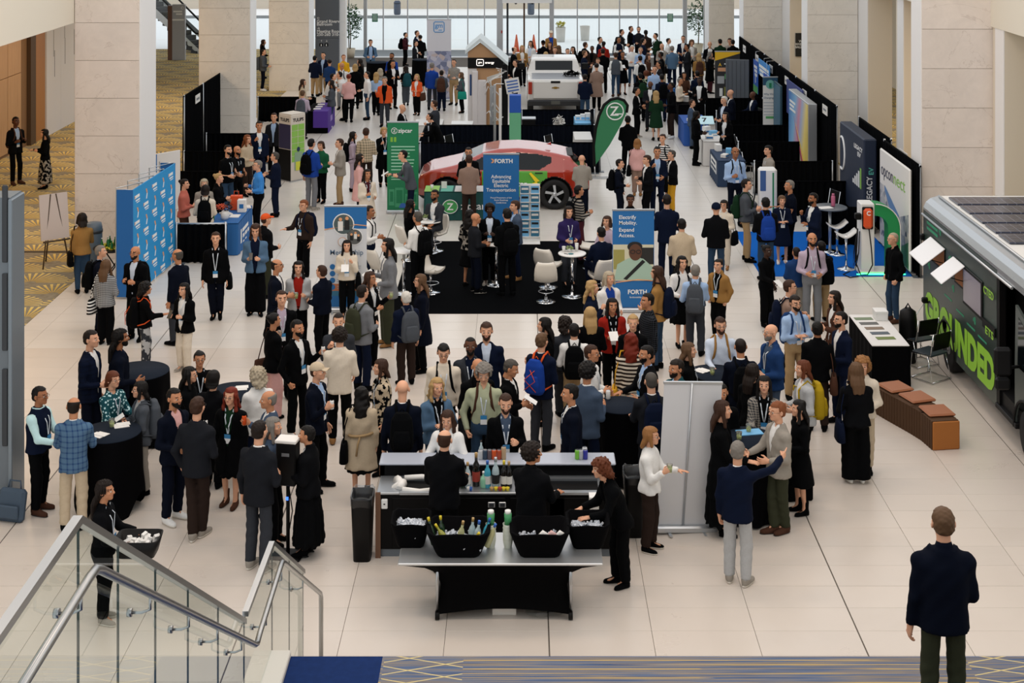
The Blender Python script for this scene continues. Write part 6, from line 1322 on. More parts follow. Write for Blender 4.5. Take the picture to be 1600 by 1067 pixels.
# GROUNDED camper van, side towards the hall
rv = thing('camper_van', 'dark green camper van lettered GROUNDED with open hatches and solar roof', 'van', (0, 0, 0)); XR = 7.45; ZB, ZT, YR, YF = .34, 2.5, 27.3, 19.6
m = mat('van_wrap', '#16241f', .32, spec=.5); t_ = NT(m); v, sp = t_.coord('Object'); n1 = t_.noise(v, 1.1, 5, .6, .8); n2 = t_.noise(v, 7, 4, .7); c = t_.mix(n1, rgb('#14211e'), rgb('#33443e')); t_.base(t_.mix(t_.math('MULTIPLY', t_.math('GREATER_THAN', n2, .66), .55), c, rgb('#2f7a5c'))); M_VAN = m
M_SILV = mat('van_silver', '#b3b8bc', .25, metal=.7); wr = .38
def arch(yc): return [(yc + .5 * math.cos(a), wr + .5 * math.sin(a)) for a in np.linspace(math.pi * 1.02, -.02 * math.pi, 12)]
pl_ = [(YF, ZB), ] + [p for p in arch(21.75)] + [p for p in arch(25.8)] + [(YR, ZB + .1), (YR, ZT), (23.1, ZT), (23.1, ZB + .1)]
# side skin in lengths: rear panel, door jamb, front panel
rear = [(23.06, ZB)] + arch(25.8) + [(YR - .05, ZB), (YR, ZB + .2), (YR, ZT), (23.06, ZT)]
MB().prism(rear, 'x', XR, XR + .04).build('side_panel', M_VAN, rv); front = [(YF, ZB)] + arch(21.75) + [(22.24, ZB), (22.24, 1.25), (22.2, 2.2), (21.4, 1.95), (20.3, 1.35), (YF, 1.2)]
MB().prism(front, 'x', XR, XR + .04).build('cab_side', mat('van_grey', '#4a5250', .35), rv); MB().prism([(20.55, 1.3), (22.1, 1.3), (22.06, 2.05), (21.4, 1.85)], 'x', XR - .006, XR).build('cab_window', M_VGLASS, rv)
MB().box(XR + .3, 22.2, .4, XR + .5, 23.1, 2.35).build('doorway_dark', M_BLK, rv); MB().box(XR - .02, 22.15, .34, XR + .5, 23.1, .42, bev=.01).build('door_step', M_CLAD, rv); MB().box(XR - .0, 22.95, .4, XR + .1, 23.08, 2.4).build('door_frame', M_BLK, rv); MB().tube([(XR + .25, 22.45, 1.2), (XR + .25, 22.5, 1.75)], .03, 6).build('seat_belt', mat('belt_orange', '#c8501f', .6), rv)  # black slab stands for the shade inside the open van door
MB().box(XR + .04, YF + 1.2, ZB, 9.55, YR, ZB + .3).build('chassis', M_CLAD, rv); MB().box(9.5, YF + 1.4, ZB, 9.55, YR, ZT).build('far_side', M_VAN, rv); MB().box(XR + .02, YR - .04, ZB, 9.55, YR, ZT).build('rear_panel', M_VAN, rv)
cs_ = [(XR, ZT - .06), (XR + .005, ZT + .04), (XR + .05, ZT + .14), (XR + .14, ZT + .21), (XR + .28, ZT + .25), (9.3, ZT + .25), (9.5, ZT + .14), (9.55, ZT - .06), (9.3, ZT - .1), (XR + .2, ZT - .1)]
MB().prism(cs_[::-1], 'y', 21.6, YR + .01, smooth=False).build('roof_shell', M_SILV, rv); MB().prism([(21.6, ZT - .1), (21.6, ZT + .22), (21.0, ZT + .05), (20.2, 1.75), (19.9, 1.35), (20.3, 1.3), (21.0, 1.6)][::-1], 'x', XR + .06, 9.5).build('cab_front', M_SILV, rv)
MB().tube([(XR - .02, 22.3, ZT - .08), (XR - .02, YR, ZT - .08)], .022, 6).build('rain_gutter', M_ALU, rv); MB().tube([(XR + .26, 21.8, ZT + .27), (XR + .26, YR - .1, ZT + .27)], .02, 6).build('roof_rail', M_ALU, rv)
MB().box(XR + .3, 21.8, ZT + .24, 9.4, YR - .1, ZT + .27).build('roof_deck', M_WHITEP, rv)
m = mat('solar_cells', '#23283a', .2, spec=.6); t_ = NT(m); v, sp = t_.coord('Object'); g_ = t_.math('MAXIMUM', t_.math('GREATER_THAN', t_.math('FRACT', t_.math('MULTIPLY', sp[0], 6.2)), .93), t_.math('GREATER_THAN', t_.math('FRACT', t_.math('MULTIPLY', sp[1], 6.2)), .93)); t_.base(t_.mix(g_, rgb('#2b3044'), rgb('#6c7284')))
for k in range(5): MB().box(XR + .36, 23.55 + k * .7, ZT + .28, 9.35, 23.55 + k * .7 + .58, ZT + .31, bev=.006).build('solar_panel', m, rv)
MB().box(8.35, 22.5, ZT + .27, 9.1, 23.2, ZT + .5, bev=.04).build('roof_unit', M_WHITEP, rv); MB().box(7.9, 21.9, ZT + .27, 8.6, 22.3, ZT + .32, bev=.01).build('roof_vent', M_DGREY, rv)
def hatch(ya, yb, nm='hatch'):
 MB().box(XR - .012, yb, 1.70, XR + .0, ya, 2.12).build('window_frame', M_BLK, rv); MB().box(XR - .016, yb + .04, 1.74, XR - .01, ya - .04, 2.08).build('window_opening', mat('timber_inside', '#a5642c', .6), rv)
 o = MB().box(-.5, yb - .05, -.012, 0, ya + .02, .012, M=Matrix.Translation((XR - .02, 0, 2.13)) @ Matrix.Rotation(R(-37), 4, 'Y'), bev=.01).build('open_hatch', mat('hatch_white', '#e8e8ea', .25), rv)
 for yq in (ya - .06, yb + .06): MB().tube([(XR - .02, yq, 1.85), (XR - .3, yq, 1.93)], .008, 5).build('hatch_stay', M_BLK, rv)
hatch(26.7, 25.88); hatch(25.3, 24.82 - .1)
MB().box(XR - .02, 23.75, 1.48, XR, 24.8, 2.12, bev=.01).build('window_frame', M_BLK, rv); MB().box(XR - .026, 23.82, 1.54, XR - .019, 24.75, 2.07).build('window_pane', mat('van_glass_reflect', '#8f8a98', .15), rv)  # pane colour carries the pale lavender reflection in the glass
M_LIME = mat('lime_letter', '#8fc63a', .5); o = letters('GROUNDED', .74, M_LIME, rv, (XR - .006, 25.16, .53), (0, 0, R(-90)), bold=.055, fit=3.98)
M_LIME2 = mat('teal_letter', '#2f8f6a', .5); [MB().box(XR - .004, 26.35, z, XR - .001, 27.05, z + .05).build('print_line', M_LIME2, rv) for z in (2.2, 2.3)]
for k, (s_t, y_, z_, w_) in enumerate((('CTED', 23.4, 1.98, .5), ('ETS', 23.36, 1.36, .4))): letters(s_t, .17, M_LIME, rv, (XR - .03, y_, z_), (0, 0, R(-90)), bold=.02, fit=w_)
MB().box(XR - .03, 23.1, 1.42, XR - .002, 23.72, 1.56).build('dark_plate', M_BLK, rv); textl = [(26.3, 1.42), (25.7, 1.3), (25.0, 1.24), (24.4, 1.18), (23.8, 1.16)]
for y_, z_ in textl: MB().box(XR - .004, y_ - .22, z_, XR - .001, y_ + .22, z_ + .03).build('print_line', M_LIME2, rv)
for y_, z_ in ((26.9, 1.5), (25.6, 1.95), (24.2, 1.3), (26.2, 2.28), (25.4, 1.5)): MB().box(XR - .004, y_ - .05, z_, XR - .001, y_ + .02, z_ + .12).box(XR - .004, y_ - .0, z_ + .04, XR - .001, y_ + .08, z_ + .09).build('leaf_mark', M_LIME2, rv)
for yc in (21.75, 25.8):
 t = bpy.data.objects.new('wheel', None); COL.objects.link(t); t.parent = rv; t.location = (XR + .16, yc, wr); t.rotation_euler = (0, R(-90), 0); MB().lathe([(.24, -.12), (.36, -.13), (.38, -.08), (.38, .08), (.36, .13), (.24, .12)], n=28).build('tyre', M_TYRE, t); MB().lathe([(.24, .1), (.22, .06), (.1, .07), (.08, .13), (.01, .13)], n=20).build('hub', mat('hub_grey', '#8b8e92', .4, metal=.5), t)
 MB().tube([(XR - .01, p[0], p[1]) for p in arch(yc)], .02, 6).build('arch_trim', M_CLAD, rv)
MB().tube([(XR - .03, 21.95, 1.35), (XR - .25, 21.9, 1.35)], .025, 6).build('mirror_arm', M_CLAD, rv); MB().cbox((XR - .3, 21.88, 1.45), (.26, .12, .42), bev=.04).build('mirror', M_CLAD, rv); MB().cbox((XR - .3, 21.88, 1.12), (.22, .1, .18), bev=.03).build('mirror', M_CLAD, rv)
MB().cbox((XR - .05, 27.0, .9), (.12, .1, .1), bev=.02).build('socket', M_BLK, rv); MB().cbox((XR - .03, 27.25, 2.0), (.08, .1, .12), bev=.02).build('side_lamp', M_BLK, rv)
MB().tube([(XR - .06, 27.0, .86), (XR - .25, 27.1, .5), (XR - .3, 26.9, .1), (XR - .2, 26.6, .02)], .008, 5).build('power_cable', M_ALU, rv)
# ================================================================ right hand booths
lg = thing('logo_block', 'tall dark navy block lettered LEGACY EV', 'display', (0, 0, 0)); M_NAVB = mat('block_navy', '#16243c', .6); MB().box(8.3, 35.7, .3, 8.62, 38.4, 2.32, bev=.03).build('block', M_NAVB, lg); MB().box(8.4, 35.8, 0, 8.6, 38.3, .3).build('plinth', M_BLK, lg)
for s_t, y_, z_, w_ in (('LEGACY', 36.3, 1.95, .9), ('EV', 36.2, 1.8, .34)): letters(s_t, .15, M_TXT, lg, (8.296, y_, z_), (0, 0, R(-90)), bold=.02, fit=w_)
for k in range(5): MB().box(8.292, 35.95 + .2 * k, 1.05, 8.297, 36.08 + .2 * k, 1.15 + .1 * (4 - k)).build('bar_print', M_TXT if k else M_WALLGREEN, lg)
o = letters('LEGACY', .19, M_TXT, lg, (0, 0, 0), bold=.02, fit=.62); o.matrix_local = Matrix.Translation((8.5, 35.695, 1.1)) @ Matrix.Rotation(R(-90), 4, 'Y'); o = letters('EV', .16, mat('print_aqua', '#5fc0b0', .5), lg, (0, 0, 0), bold=.02); o.matrix_local = Matrix.Translation((8.53, 35.695, 1.54)) @ Matrix.Rotation(R(-90), 4, 'Y')
MB().tube([(8.29, 38.1 + .35 * math.cos(a), 1.55 + .42 * math.sin(a)) for a in np.linspace(1.2, 5.1, 16)], .03, 5).build('ring_print', M_TXT, lg)
oc = thing('wordmark_board', 'white rounded board lettered opconnect with a bridge picture', 'board', (0, 0, 0)); MB().box(8.44, 32.05, .06, 8.5, 34.7, 2.3, bev=.05).build('board', M_PAPER, oc)
o = letters('opcon', .42, mat('print_slate2', '#3d4058', .5), oc, (8.434, 34.55, 1.72), (0, 0, R(-90)), bold=.0, align='LEFT', fit=1.08); letters('nect', .42, M_WALLGREEN, oc, (8.434, 33.42, 1.72), (0, 0, R(-90)), bold=.0, align='LEFT', fit=1.0)
m = mat('bridge_picture', '#8f949b', .6); t_ = NT(m); v, sp = t_.coord('Object'); n = t_.n('ShaderNodeTexVoronoi'); t_.l(v, n.inputs['Vector']); n.inputs['Scale'].default_value = 7; t_.base(t_.ramp(n.outputs['Color'], [(.2, rgb('#5f6a80')), (.5, rgb('#aeb2b8')), (.8, rgb('#c9c6c4'))]))
MB().prism([(32.1, .3), (34.65, .3), (34.65, 1.5), (34.2, 1.5), (33.0, 1.05), (32.1, 1.3)], 'x', 8.434, 8.439).build('picture', m, oc); MB().prism([(32.9, 1.1), (34.2, 1.52), (34.2, 1.42), (33.2, .75)], 'x', 8.43, 8.434).build('sky_print', mat('print_sky', '#5f86b5', .6), oc); MB().prism([(32.1, .12), (33.6, .12), (32.1, .7)], 'x', 8.43, 8.434).build('field_print', mat('print_field', '#3f7a55', .6), oc)
struct(MB().box(5.2, 31.95, 0, 8.5, 36.0, .012).build('floor_blue_carpet', mat('blue_carpet', '#0f5fb8', .95, spec=.1)), 'bright blue carpet of the charging booth')
ch = thing('charging_arch', 'white and green arch stand with orange charger and hanging cables', 'charger', (0, 0, 0)); Yc_ = 32.1; n_ = 14
MB().box(7.4, Yc_, .012, 7.70, Yc_ + .4, 1.55, bev=.02).build('white_leg', M_WHITEP, ch)
arc = [(7.7 + .0, 1.54)] + [(7.72 + .54 * math.sin(a), 1.0 + .54 * math.cos(a)) for a in np.linspace(0, math.pi / 2, n_)] + [(8.26, .02)] + [(8.0, .02)] + [(7.72 + .28 * math.sin(a), 1.0 + .28 * math.cos(a)) for a in np.linspace(math.pi / 2, 0, n_)] + [(7.7, 1.28)]
MB().prism(arc[::-1], 'y', Yc_ + .02, Yc_ + .38).build('green_arch', mat('arch_green', '#128a4a', .5), ch); MB().box(7.36, Yc_ - .03, .012, 8.3, Yc_ + .44, .08, bev=.01).build('plinth', M_WHITEP, ch)
MB().tube([(x, Yc_ - .012, z) for x, z in arc[1:n_ + 2]], .012, 5).build('white_edge', M_WHITEP, ch); MB().box(7.3, Yc_ - .05, .014, 8.36, Yc_ - .035, .03).build('led_strip', mat('led_green', '#2fff7a', .5, emit=7.0), ch)
hd_ = MB().cbox((7.54, Yc_ - .06, 1.24), (.2, .12, .44), bev=.05).build('charger', M_ORANGE, ch); MB().cbox((7.54, Yc_ - .025, 1.24), (.24, .05, .49), bev=.02).build('charger_back', M_BLK, ch); letters('C', .13, M_TXT, ch, (7.54, Yc_ - .122, 1.32), bold=.03)
MB().tube([(7.56, Yc_ - .06, 1.03), (7.6, Yc_ - .12, .6), (7.62, Yc_ - .14, .25), (7.5, Yc_ - .2, .06), (7.35, Yc_ - .2, .05), (7.26, Yc_ - .1, .3), (7.3, Yc_ - .02, .8), (7.33, Yc_, 1.0)], .014, 6).build('cable', M_BLK, ch); MB().cbox((7.33, Yc_ - .02, 1.28), (.14, .12, .14), bev=.02).build('plug_holder', M_BLK, ch)
for k in range(3): MB().tube([(7.34, Yc_ + .05, 1.0), (7.3 - .03 * k, Yc_ - .02, .5), (7.26 - .04 * k, Yc_ - .1 - .05 * k, .12 + .06 * k), (7.34, Yc_ - .05, .5), (7.37, Yc_, .95)], .012, 6).build('cable', M_BLK, ch)
MB().tube([(7.3, Yc_ - .2, .02), (7.1, Yc_ - .3, .02), (7.0, Yc_ - .05, .02), (7.2, Yc_ + .2, .02)], .012, 6).build('floor_cable', M_BLK, ch)
w2 = thing('charging_unit', 'white charging unit with blue screen panel behind the standing group', 'charger', (XY(1199, 36.4), 36.4, 0)); MB().box(-.22, -.15, 0, .22, .15, 1.5, bev=.05).build('cabinet', M_WHITEP, w2); MB().box(-.2, -.156, .95, -.06, -.15, 1.45).build('blue_panel', mat('panel_blue', '#3f5f95', .5), w2); MB().box(.1, -.156, .3, .14, -.15, 1.4).build('green_line', M_GREENP, w2); MB().tube([(-.3, -.1, 1.0), (-.38, -.16, .6), (-.34, -.2, .2), (-.1, -.18, .1)], .018, 6).build('cable', M_BLK, w2)
# tall stools and table of the charging booth
def wave_stool(u, vb, vt, rz, lab):
 X, Y, _ = P(u, vb); zt = ZY(vt, Y); t = thing('wave_stool', lab, 'stool', (X, Y, .012), rz, 'white wave stools'); rows = []
 for k in range(10):
  f = k / 9; x = -.22 + .44 * f; z = zt - .0 + .045 * math.sin(f * 5.5 + 2.4) + .06 * max(0, f - .75) * 4; rows.append([(x, y, z + (.0 if s else -.028)) for y, s in ((-.17, 1), (.17, 1), (.17, 0), (-.17, 0))])
 MB().rings([r[::-1] for r in rows]).build('seat', mat('white_laminate', '#e3e1dd', .3), t); MB().lathe([(.028, .03), (.028, zt - .03)], n=10).build('column', M_CHROME, t); MB().lathe([(.2, 0), (.2, .008), (.09, .03), (.03, .07)], n=22).build('base', M_CHROME, t)
wave_stool(1308, 398, 352, 0, 'white wave stool beside the booth table, rear one'); wave_stool(1322, 421, 366, 0, 'white wave stool near the charging arch, front one')
X, Y, _ = P(1290, 395); bt2 = thing('booth_table', 'round table with tablet and pink bottle in the charging booth', 'table', (X + .12, Y + .1, .012)); MB().lathe([(.01, 1.0), (.38, 1.0), (.4, 1.01), (.4, 1.025), (.38, 1.035), (.01, 1.035)], n=28).build('table_top', mat('grey_top', '#5d646c', .3), bt2); MB().lathe([(.035, .03), (.035, 1.0)], n=10).build('column', M_ALU, bt2); MB().lathe([(.24, 0), (.24, .01), (.05, .04)], n=22).build('base', M_CHROME, bt2)
tag(MB().box(-.16, -.11, 0, .16, .11, .012, bev=.003).build('tablet', M_PAPER, None, (X - .02, Y - .06, 1.05), (0, 0, .3)), 'white tablet on the round booth table', 'tablet'); t = thing('water_bottle', 'pink water bottle on the round booth table', 'bottle', (X + .2, Y + .12, 1.05)); MB().lathe([(.045, 0), (.048, .02), (.048, .22), (.03, .25)], n=12).build('bottle_body', mat('pink_metal', '#b5607f', .4), t); MB().lathe([(.032, .25), (.032, .29)], n=12).build('bottle_cap', mat('pink_metal', '#b5607f', .4), t)
def stack_chair(X, Y, rz, lab, seat=.46):
 t = thing('stacking_chair', lab, 'chair', (X, Y, 0), rz, 'black stacking chairs'); MB().cbox((0, 0, seat), (.44, .42, .03), bev=.012).build('seat', mat('chair_slate', '#1d2730', .5), t)
 MB().box(-.21, .20, seat + .1, .21, .225, seat + .4, bev=.01, M=Matrix.Translation((0, .2, seat)) @ Matrix.Rotation(R(-10), 4, 'X') @ Matrix.Translation((0, -.2, -seat))).build('backrest', M_BLK, t)
 for s in (-1, 1):
  MB().tube([(s * .23, .27, seat + .4), (s * .23, .2, seat + .02), (s * .23, -.2, seat - .02), (s * .24, -.24, .02), (s * .24, .26, .02), (s * .23, .14, seat - .01)], .011, 6).build('leg_frame', M_CHROME, t)
 for yq in (-.2, .24): MB().tube([(-.24, yq, .02), (.24, yq, .02)], .01, 6).build('stretcher', M_CHROME, t)
a = P(1458, 597); stack_chair(a[0], a[1] + .2, R(215), 'dark chair with chrome sled legs nearest the van'); a = P(1440, 573); stack_chair(a[0], a[1] + .2, R(205), 'dark chair with chrome legs just behind the nearest one')
stack_chair(XY(1292, 36.6), 36.7, R(-70), 'black chrome chair beside the dark navy block')
for k, (u, v) in enumerate(((1163, 252), (1163, 226), (1172, 252))): a = P(u, v + 30); stack_chair(a[0], a[1], R(90), 'black chrome chair inside the right booths, %s' % ('nearest', 'farthest', 'middle')[k])
# product table by the van, bench
pt2 = draped_table(5.92, 24.87, 6.56, 26.62, .75, M_BCLOTH, 'black cloth table with white top and photo cards by the van', topm=mat('white_top', '#e2e0de', .4))
for k in range(5): tag(MB().box(-.16, -.07, 0, .16, .07, .006).build('photo_card', mat('photo_card_%d' % k, ('#6f7f62', '#5a5a58', '#7d6a58', '#4a5560', '#6a7a3a')[k], .5), None, (6.12 + .03 * k, 26.35 - k * .28, .752), (0, 0, R(4))), 'printed photo card on the white topped table, %s from the far end' % ('first', 'second', 'third', 'fourth', 'fifth')[k], 'card', 'photo cards on the table')
t = thing('white_box', 'small white box on the far end of the white topped table', 'box', (6.42, 26.35, .752)); MB().box(-.11, -.12, 0, .11, .12, .16, bev=.005).build('box_body', M_WHITEP, t); MB().box(-.115, -.125, .12, .115, .125, .165, bev=.005).build('lid', M_WHITEP, t)
t = thing('black_jug', 'black rounded jug standing beside the chairs', 'jug', (XY(1428, 25.9), 26.3, 0)); MB().lathe([(.14, 0), (.16, .05), (.16, .75), (.14, .9), (.06, .96)], n=16).build('jug_body', M_BLK, t); MB().tube([(-.05, 0, .95), (0, 0, 1.04), (.05, 0, .95)], .015, 6).build('handle', M_BLK, t)
bn = thing('modular_bench', 'low curved brown bench of three cushioned modules', 'bench', (0, 0, 0)); M_LEA = mat('tan_leather', '#9a5f3c', .5); M_FELT = mat('brown_felt', '#4a3018', .9); M_FELT_LIT = mat('brown_felt_lit', '#a5662c', .85)  # one felt in two tones: the end face has its light in the colour
pts_ = [(5.86, 23.95), (5.98, 23.6), (6.1, 23.3), (6.24, 22.95), (6.34, 22.65), (6.4, 22.28)]; mb = MB(); n_ = 48
for k in range(n_):
 f = k / (n_ - 1) * (len(pts_) - 1); i = min(int(f), len(pts_) - 2); a, b = Vector(pts_[i]), Vector(pts_[i + 1]); c = a + (b - a) * (f - i); d = (b - a).normalized(); q = Vector((-d.y, d.x)) * -.215 * (1 if k % 2 else .975); e = d * .021
 vs_ = [(c + q * s1 + e * s2) for s1, s2 in ((-1, -1), (1, -1), (1, 1), (-1, 1))]; mb.add([(p.x, p.y, 0) for p in vs_] + [(p.x, p.y, .43) for p in vs_], [(0, 1, 2, 3), (7, 6, 5, 4), (0, 4, 5, 1), (1, 5, 6, 2), (2, 6, 7, 3), (3, 7, 4, 0)])
o = mb.build('pleated_body', M_FELT, bn); o['kind'] = 'stuff'
for u, v, rz in ((1399, 602, 20), (1433, 618, 18), (1464, 639, 8)):
 X, Y, _ = P(u, v, .48); MB().box(-.215, -.22, .432, .215, .22, .478, M=Matrix.Translation((X, Y, 0)) @ Matrix.Rotation(R(rz), 4, 'Z'), bev=.022).build('cushion', M_LEA, bn)
MB().box(-.215, -.03, 0, .215, 0, .43, bev=.02, M=Matrix.Translation((6.41, 22.25, 0)) @ Matrix.Rotation(R(8), 4, 'Z')).build('end_panel', M_FELT_LIT, bn)
# ---- posters and banners inside the right booths
lp = thing('light_poster', 'large framed poster with a rainbow light ray on blue', 'poster', (0, 0, 0)); MB().box(8.2, 42.1, .1, 8.45, 45.2, 2.2, bev=.01).build('frame', M_ALU, lp)
m = mat('ray_picture', '#6fa8d0', .6); t_ = NT(m); v, sp = t_.coord('Object'); q = t_.math('ADD', t_.math('MULTIPLY', t_.math('SUBTRACT', 45.1, sp[1]), .30), t_.math('MULTIPLY', t_.math('SUBTRACT', 2.2, sp[2]), .12)); t_.base(t_.ramp(q, [(.05, rgb('#2f6fb5')), (.35, rgb('#7fb2d8')), (.55, rgb('#c88aa0')), (.66, rgb('#a0b0d0')), (.85, rgb('#e3cf7a')), (1, rgb('#c9b45a'))]))
MB().box(8.19, 42.15, .14, 8.199, 45.15, 2.16).build('picture', m, lp); MB().prism([(42.6, .2), (42.9, .2), (44.1, 1.35), (44.3, 1.5)], 'x', 8.183, 8.189).build('ray_print', mat('print_magenta', '#c2506a', .6), lp); MB().prism([(42.2, .2), (42.5, .2), (44.0, 1.35)], 'x', 8.183, 8.189).build('ray_print', mat('print_gold', '#dcc25a', .6), lp)
for z, w_ in ((1.86, .9), (1.74, .7), (1.62, .95)): MB().box(8.183, 44.95 - w_, z, 8.189, 44.95, z + .07).build('print_line', M_TXT, lp)
cb, w, h = rollup(1192, 1215, 222, 120, 'white roll-up banner about workplace charging with green emblem', M_PAPER, Y=48.6); pr(cb, -w / 2, h - .28, w / 2, h - .03, mat('print_deepteal', '#1f4f6e', .6), 'blue_band', -.013); disc(cb, .0, h - .25, .15, mat('print_aqua2', '#6fb0a8', .6), 'emblem', -.02, 20); pr(cb, -.04, h - .36, .04, h - .2, M_GREENP, 'emblem_pin', -.024)
for i, s_t in enumerate(('Why Workplace', 'Charging')): letters(s_t, .09, mat('print_slate', '#56708c', .6), cb, (-.22, -.014, h - .6 - i * .12), align='LEFT', bold=.005)
textlines(cb, -.22, h - .86, .42, 5, .1, mat('print_grey', '#9aa3ad', .6), .02, 5); pr(cb, -.15, h - 1.38, .15, h - 1.3, mat('print_green2', '#5aa865', .6), 'green_tab', -.014)
for k, (ya, yb, c, lab) in enumerate(((52.6, 53.6, '#1f56b0', 'narrow blue hanging banner with white lettering, farther one'), (49.9, 52.2, '#2f86cf', 'light blue wide banner with white lettering high on the drape'), (49.6, 50.9, '#1f4fae', 'deep blue hanging banner with white lettering and green foot'))):
 x = 8.44 - .04 * k; t = thing('hanging_banner', lab, 'banner', (0, 0, 0), group='blue banners on the right drape'); z0, z1 = ((.95, 2.1), (1.75, 2.3), (.85, 1.95))[k]; MB().box(x, ya, z0, x + .02, yb, z1).build('panel', mat('hang_%d' % k, c, .6), t)
 for j in range(3): MB().box(x - .004, ya + .15, z1 - .28 - j * .14, x, yb - .15 - .1 * j, z1 - .18 - j * .14).build('print_block', M_TXT, t)
 if k != 1: MB().box(x - .004, ya, z0, x, yb, z0 + .25).build('green_foot', mat('hang_green', '#4a9a58', .6), t); MB().box(x - .004, (ya + yb) / 2 - .05, z0 + .35, x, (ya + yb) / 2 + .05, z0 + .6).build('print_block', M_TXT, t)
 MB().tube([(x + .01, (ya + yb) / 2, z1), (x + .01, (ya + yb) / 2, 2.42), (8.62, (ya + yb) / 2, 2.44)], .008, 5).build('hook', M_ALU, t)
t = thing('side_poster', 'narrow dark teal poster edge beside the charging banner', 'poster', (0, 0, 0)); MB().box(8.3, 47.2, .5, 8.36, 48.5, 2.0).build('panel', mat('dark_teal_print', '#2a4a58', .5), t); MB().box(8.295, 47.25, .55, 8.3, 48.45, 1.95).build('picture', mat('teal_print2', '#38627a', .5), t)
t = thing('purple_panel', 'indigo panel with white figures behind the light poster', 'banner', (0, 0, 0)); MB().box(8.46, 44.4, 1.2, 8.5, 47.0, 2.26).build('panel', mat('indigo', '#33407f', .6), t)
for j in range(3): MB().box(8.452, 45.0 + j * .5, 1.85, 8.459, 45.25 + j * .5, 2.05).build('print_block', M_TXT, t)
yb_, w, h = rollup(1117, 1156, 160, 80, 'black banner with yellow top and truck pictures', mat('banner_dark', '#2a2b2e', .6), Y=55.6); poly(yb_, [(-w / 2, h - .03), (-w / 2, h - .36), (w / 2, h - .08), (w / 2, h - .03)], mat('print_amber', '#e0b31e', .6), 'yellow_wedge'); letters('A', .16, mat('print_amber', '#e0b31e', .6), yb_, (-.28, -.014, h - .56), bold=.03); pr(yb_, -.12, h - .5, .38, h - .46, M_TXT, 'print_line'); pr(yb_, -.36, h - .76, .4, h - .62, mat('print_salmon', '#d8a07a', .6), 'print_band'); pr(yb_, -.1, h - 1.05, .38, h - .86, mat('print_green2', '#5aa865', .6), 'truck_print'); pr(yb_, -.38, h - 1.22, -.12, h - .94, mat('print_light', '#a9adb0', .6), 'picture_block')
for j in range(4): pr(yb_, -.3 + .17 * j, .45, -.18 + .17 * j, .75 + .05 * (j % 2), (M_TXT, mat('print_olive', '#7a7a3e', .6))[j % 2], 'picture_block')
gp = thing('display_board', 'dark grey upright board in the far right booth', 'board', (XY(1152, 53.5), 53.5, 0), R(-12)); MB().box(-.42, 0, 0, .42, .06, ZY(93, 53.5), bev=.01).build('panel_board', M_SIGN, gp)
for j in range(5): MB().box(-.34 + .15 * j, -.008, .1, -.33 + .15 * j, 0, ZY(95, 53.5)).build('rib', M_DGREY, gp)
ar = thing('arch_sign', 'blue arched counter sign with white ring in the far right booth', 'sign', (XY(1138, 58.0), 58.0, 0)); MB().prism([(-.35, 1.4), (.42, 1.35), (.5, 1.5), (.1, 1.78), (-.3, 1.86)], 'y', 0, .05).build('arch_board', mat('sign_cobalt', '#2f74b8', .5), ar); disc(ar, -.02, 1.55, .09, M_TXT, 'ring_print', -.008, 14); MB().box(-.05, .0, 0, .05, .05, 1.4).build('leg', M_ALU, ar)
# right booth tables
w_ = draped_table(5.46, 44.3, 6.25, 46.1, .75, M_WCLOTH, 'white cloth table in the right booths'); b2 = draped_table(5.5, 41.25, 6.28, 43.0, .75, M_DBLUE, 'deep blue cloth table with white printed panel'); MB().box(-.4, -.6, .3, -.396, .6, .66).build('white_print', M_TXT, b2); MB().box(-.405, -.5, .38, -.398, .5, .44).box(-.405, -.4, .52, -.398, .4, .58).build('print_line', M_DBLUE, b2)
b3 = draped_table(5.25, 47.6, 6.05, 49.3, .75, mat('royal_cloth', '#2456a8', .8), 'royal blue cloth table with brochures, right booths'); draped_table(5.5, 51.5, 6.4, 53.2, .75, M_BCLOTH, 'black cloth table with laptops, far right booths'); draped_table(4.9, 55.5, 5.8, 57.0, .75, M_TBLUE, 'blue cloth table near the back of the right booths')
for k, (x, y) in enumerate(((5.7, 44.7), (5.9, 45.3), (5.75, 45.8), (5.75, 41.7), (5.95, 42.3), (5.7, 42.7), (5.5, 47.9), (5.7, 48.6), (5.8, 52.2), (-3.3, 0), (0, 0))):
 if k > 8: break
 t = thing('counter_box', 'small pale display box on the %s table, %s' % ((('white',) * 3 + ('deep blue',) * 3 + ('royal blue',) * 2 + ('laptop',))[k], ('near end', 'middle', 'far end', 'near end', 'middle', 'far end', 'near end', 'far end', 'middle')[k]), 'box', (x, y, .752), R(20 * k), 'display boxes on booth tables'); MB().box(-.12, -.08, 0, .12, .08, .1 + .05 * (k % 3), bev=.01).build('box_body', (M_PAPER, M_LBLUE, M_WHITEP)[k % 3], t); MB().box(-.1, -.084, .02, .1, -.08, .07).build('box_print', (M_FB, M_TXT, M_TBLUE)[k % 3], t)
tag(MB().box(-.3, -.22, 0, .3, .22, .02).build('touch_screen', mat('screen_pale', '#a9c8d0', .2, emit=.3), None, (XY(1101, 46.8), 46.9, .95), (R(25), 0, 0)), 'tilted pale touch screen showing a dark 7 shape', 'screen'); MB().tube([(0, 0, 0), (0, 0, .95)], .03, 8).build('stand', M_ALU, bpy.data.objects['touch_screen'], (0, 0, -.95))
letters('7', .3, M_INK, bpy.data.objects['touch_screen'], (0, -.1, .022), (R(-90), 0, 0), bold=.03)
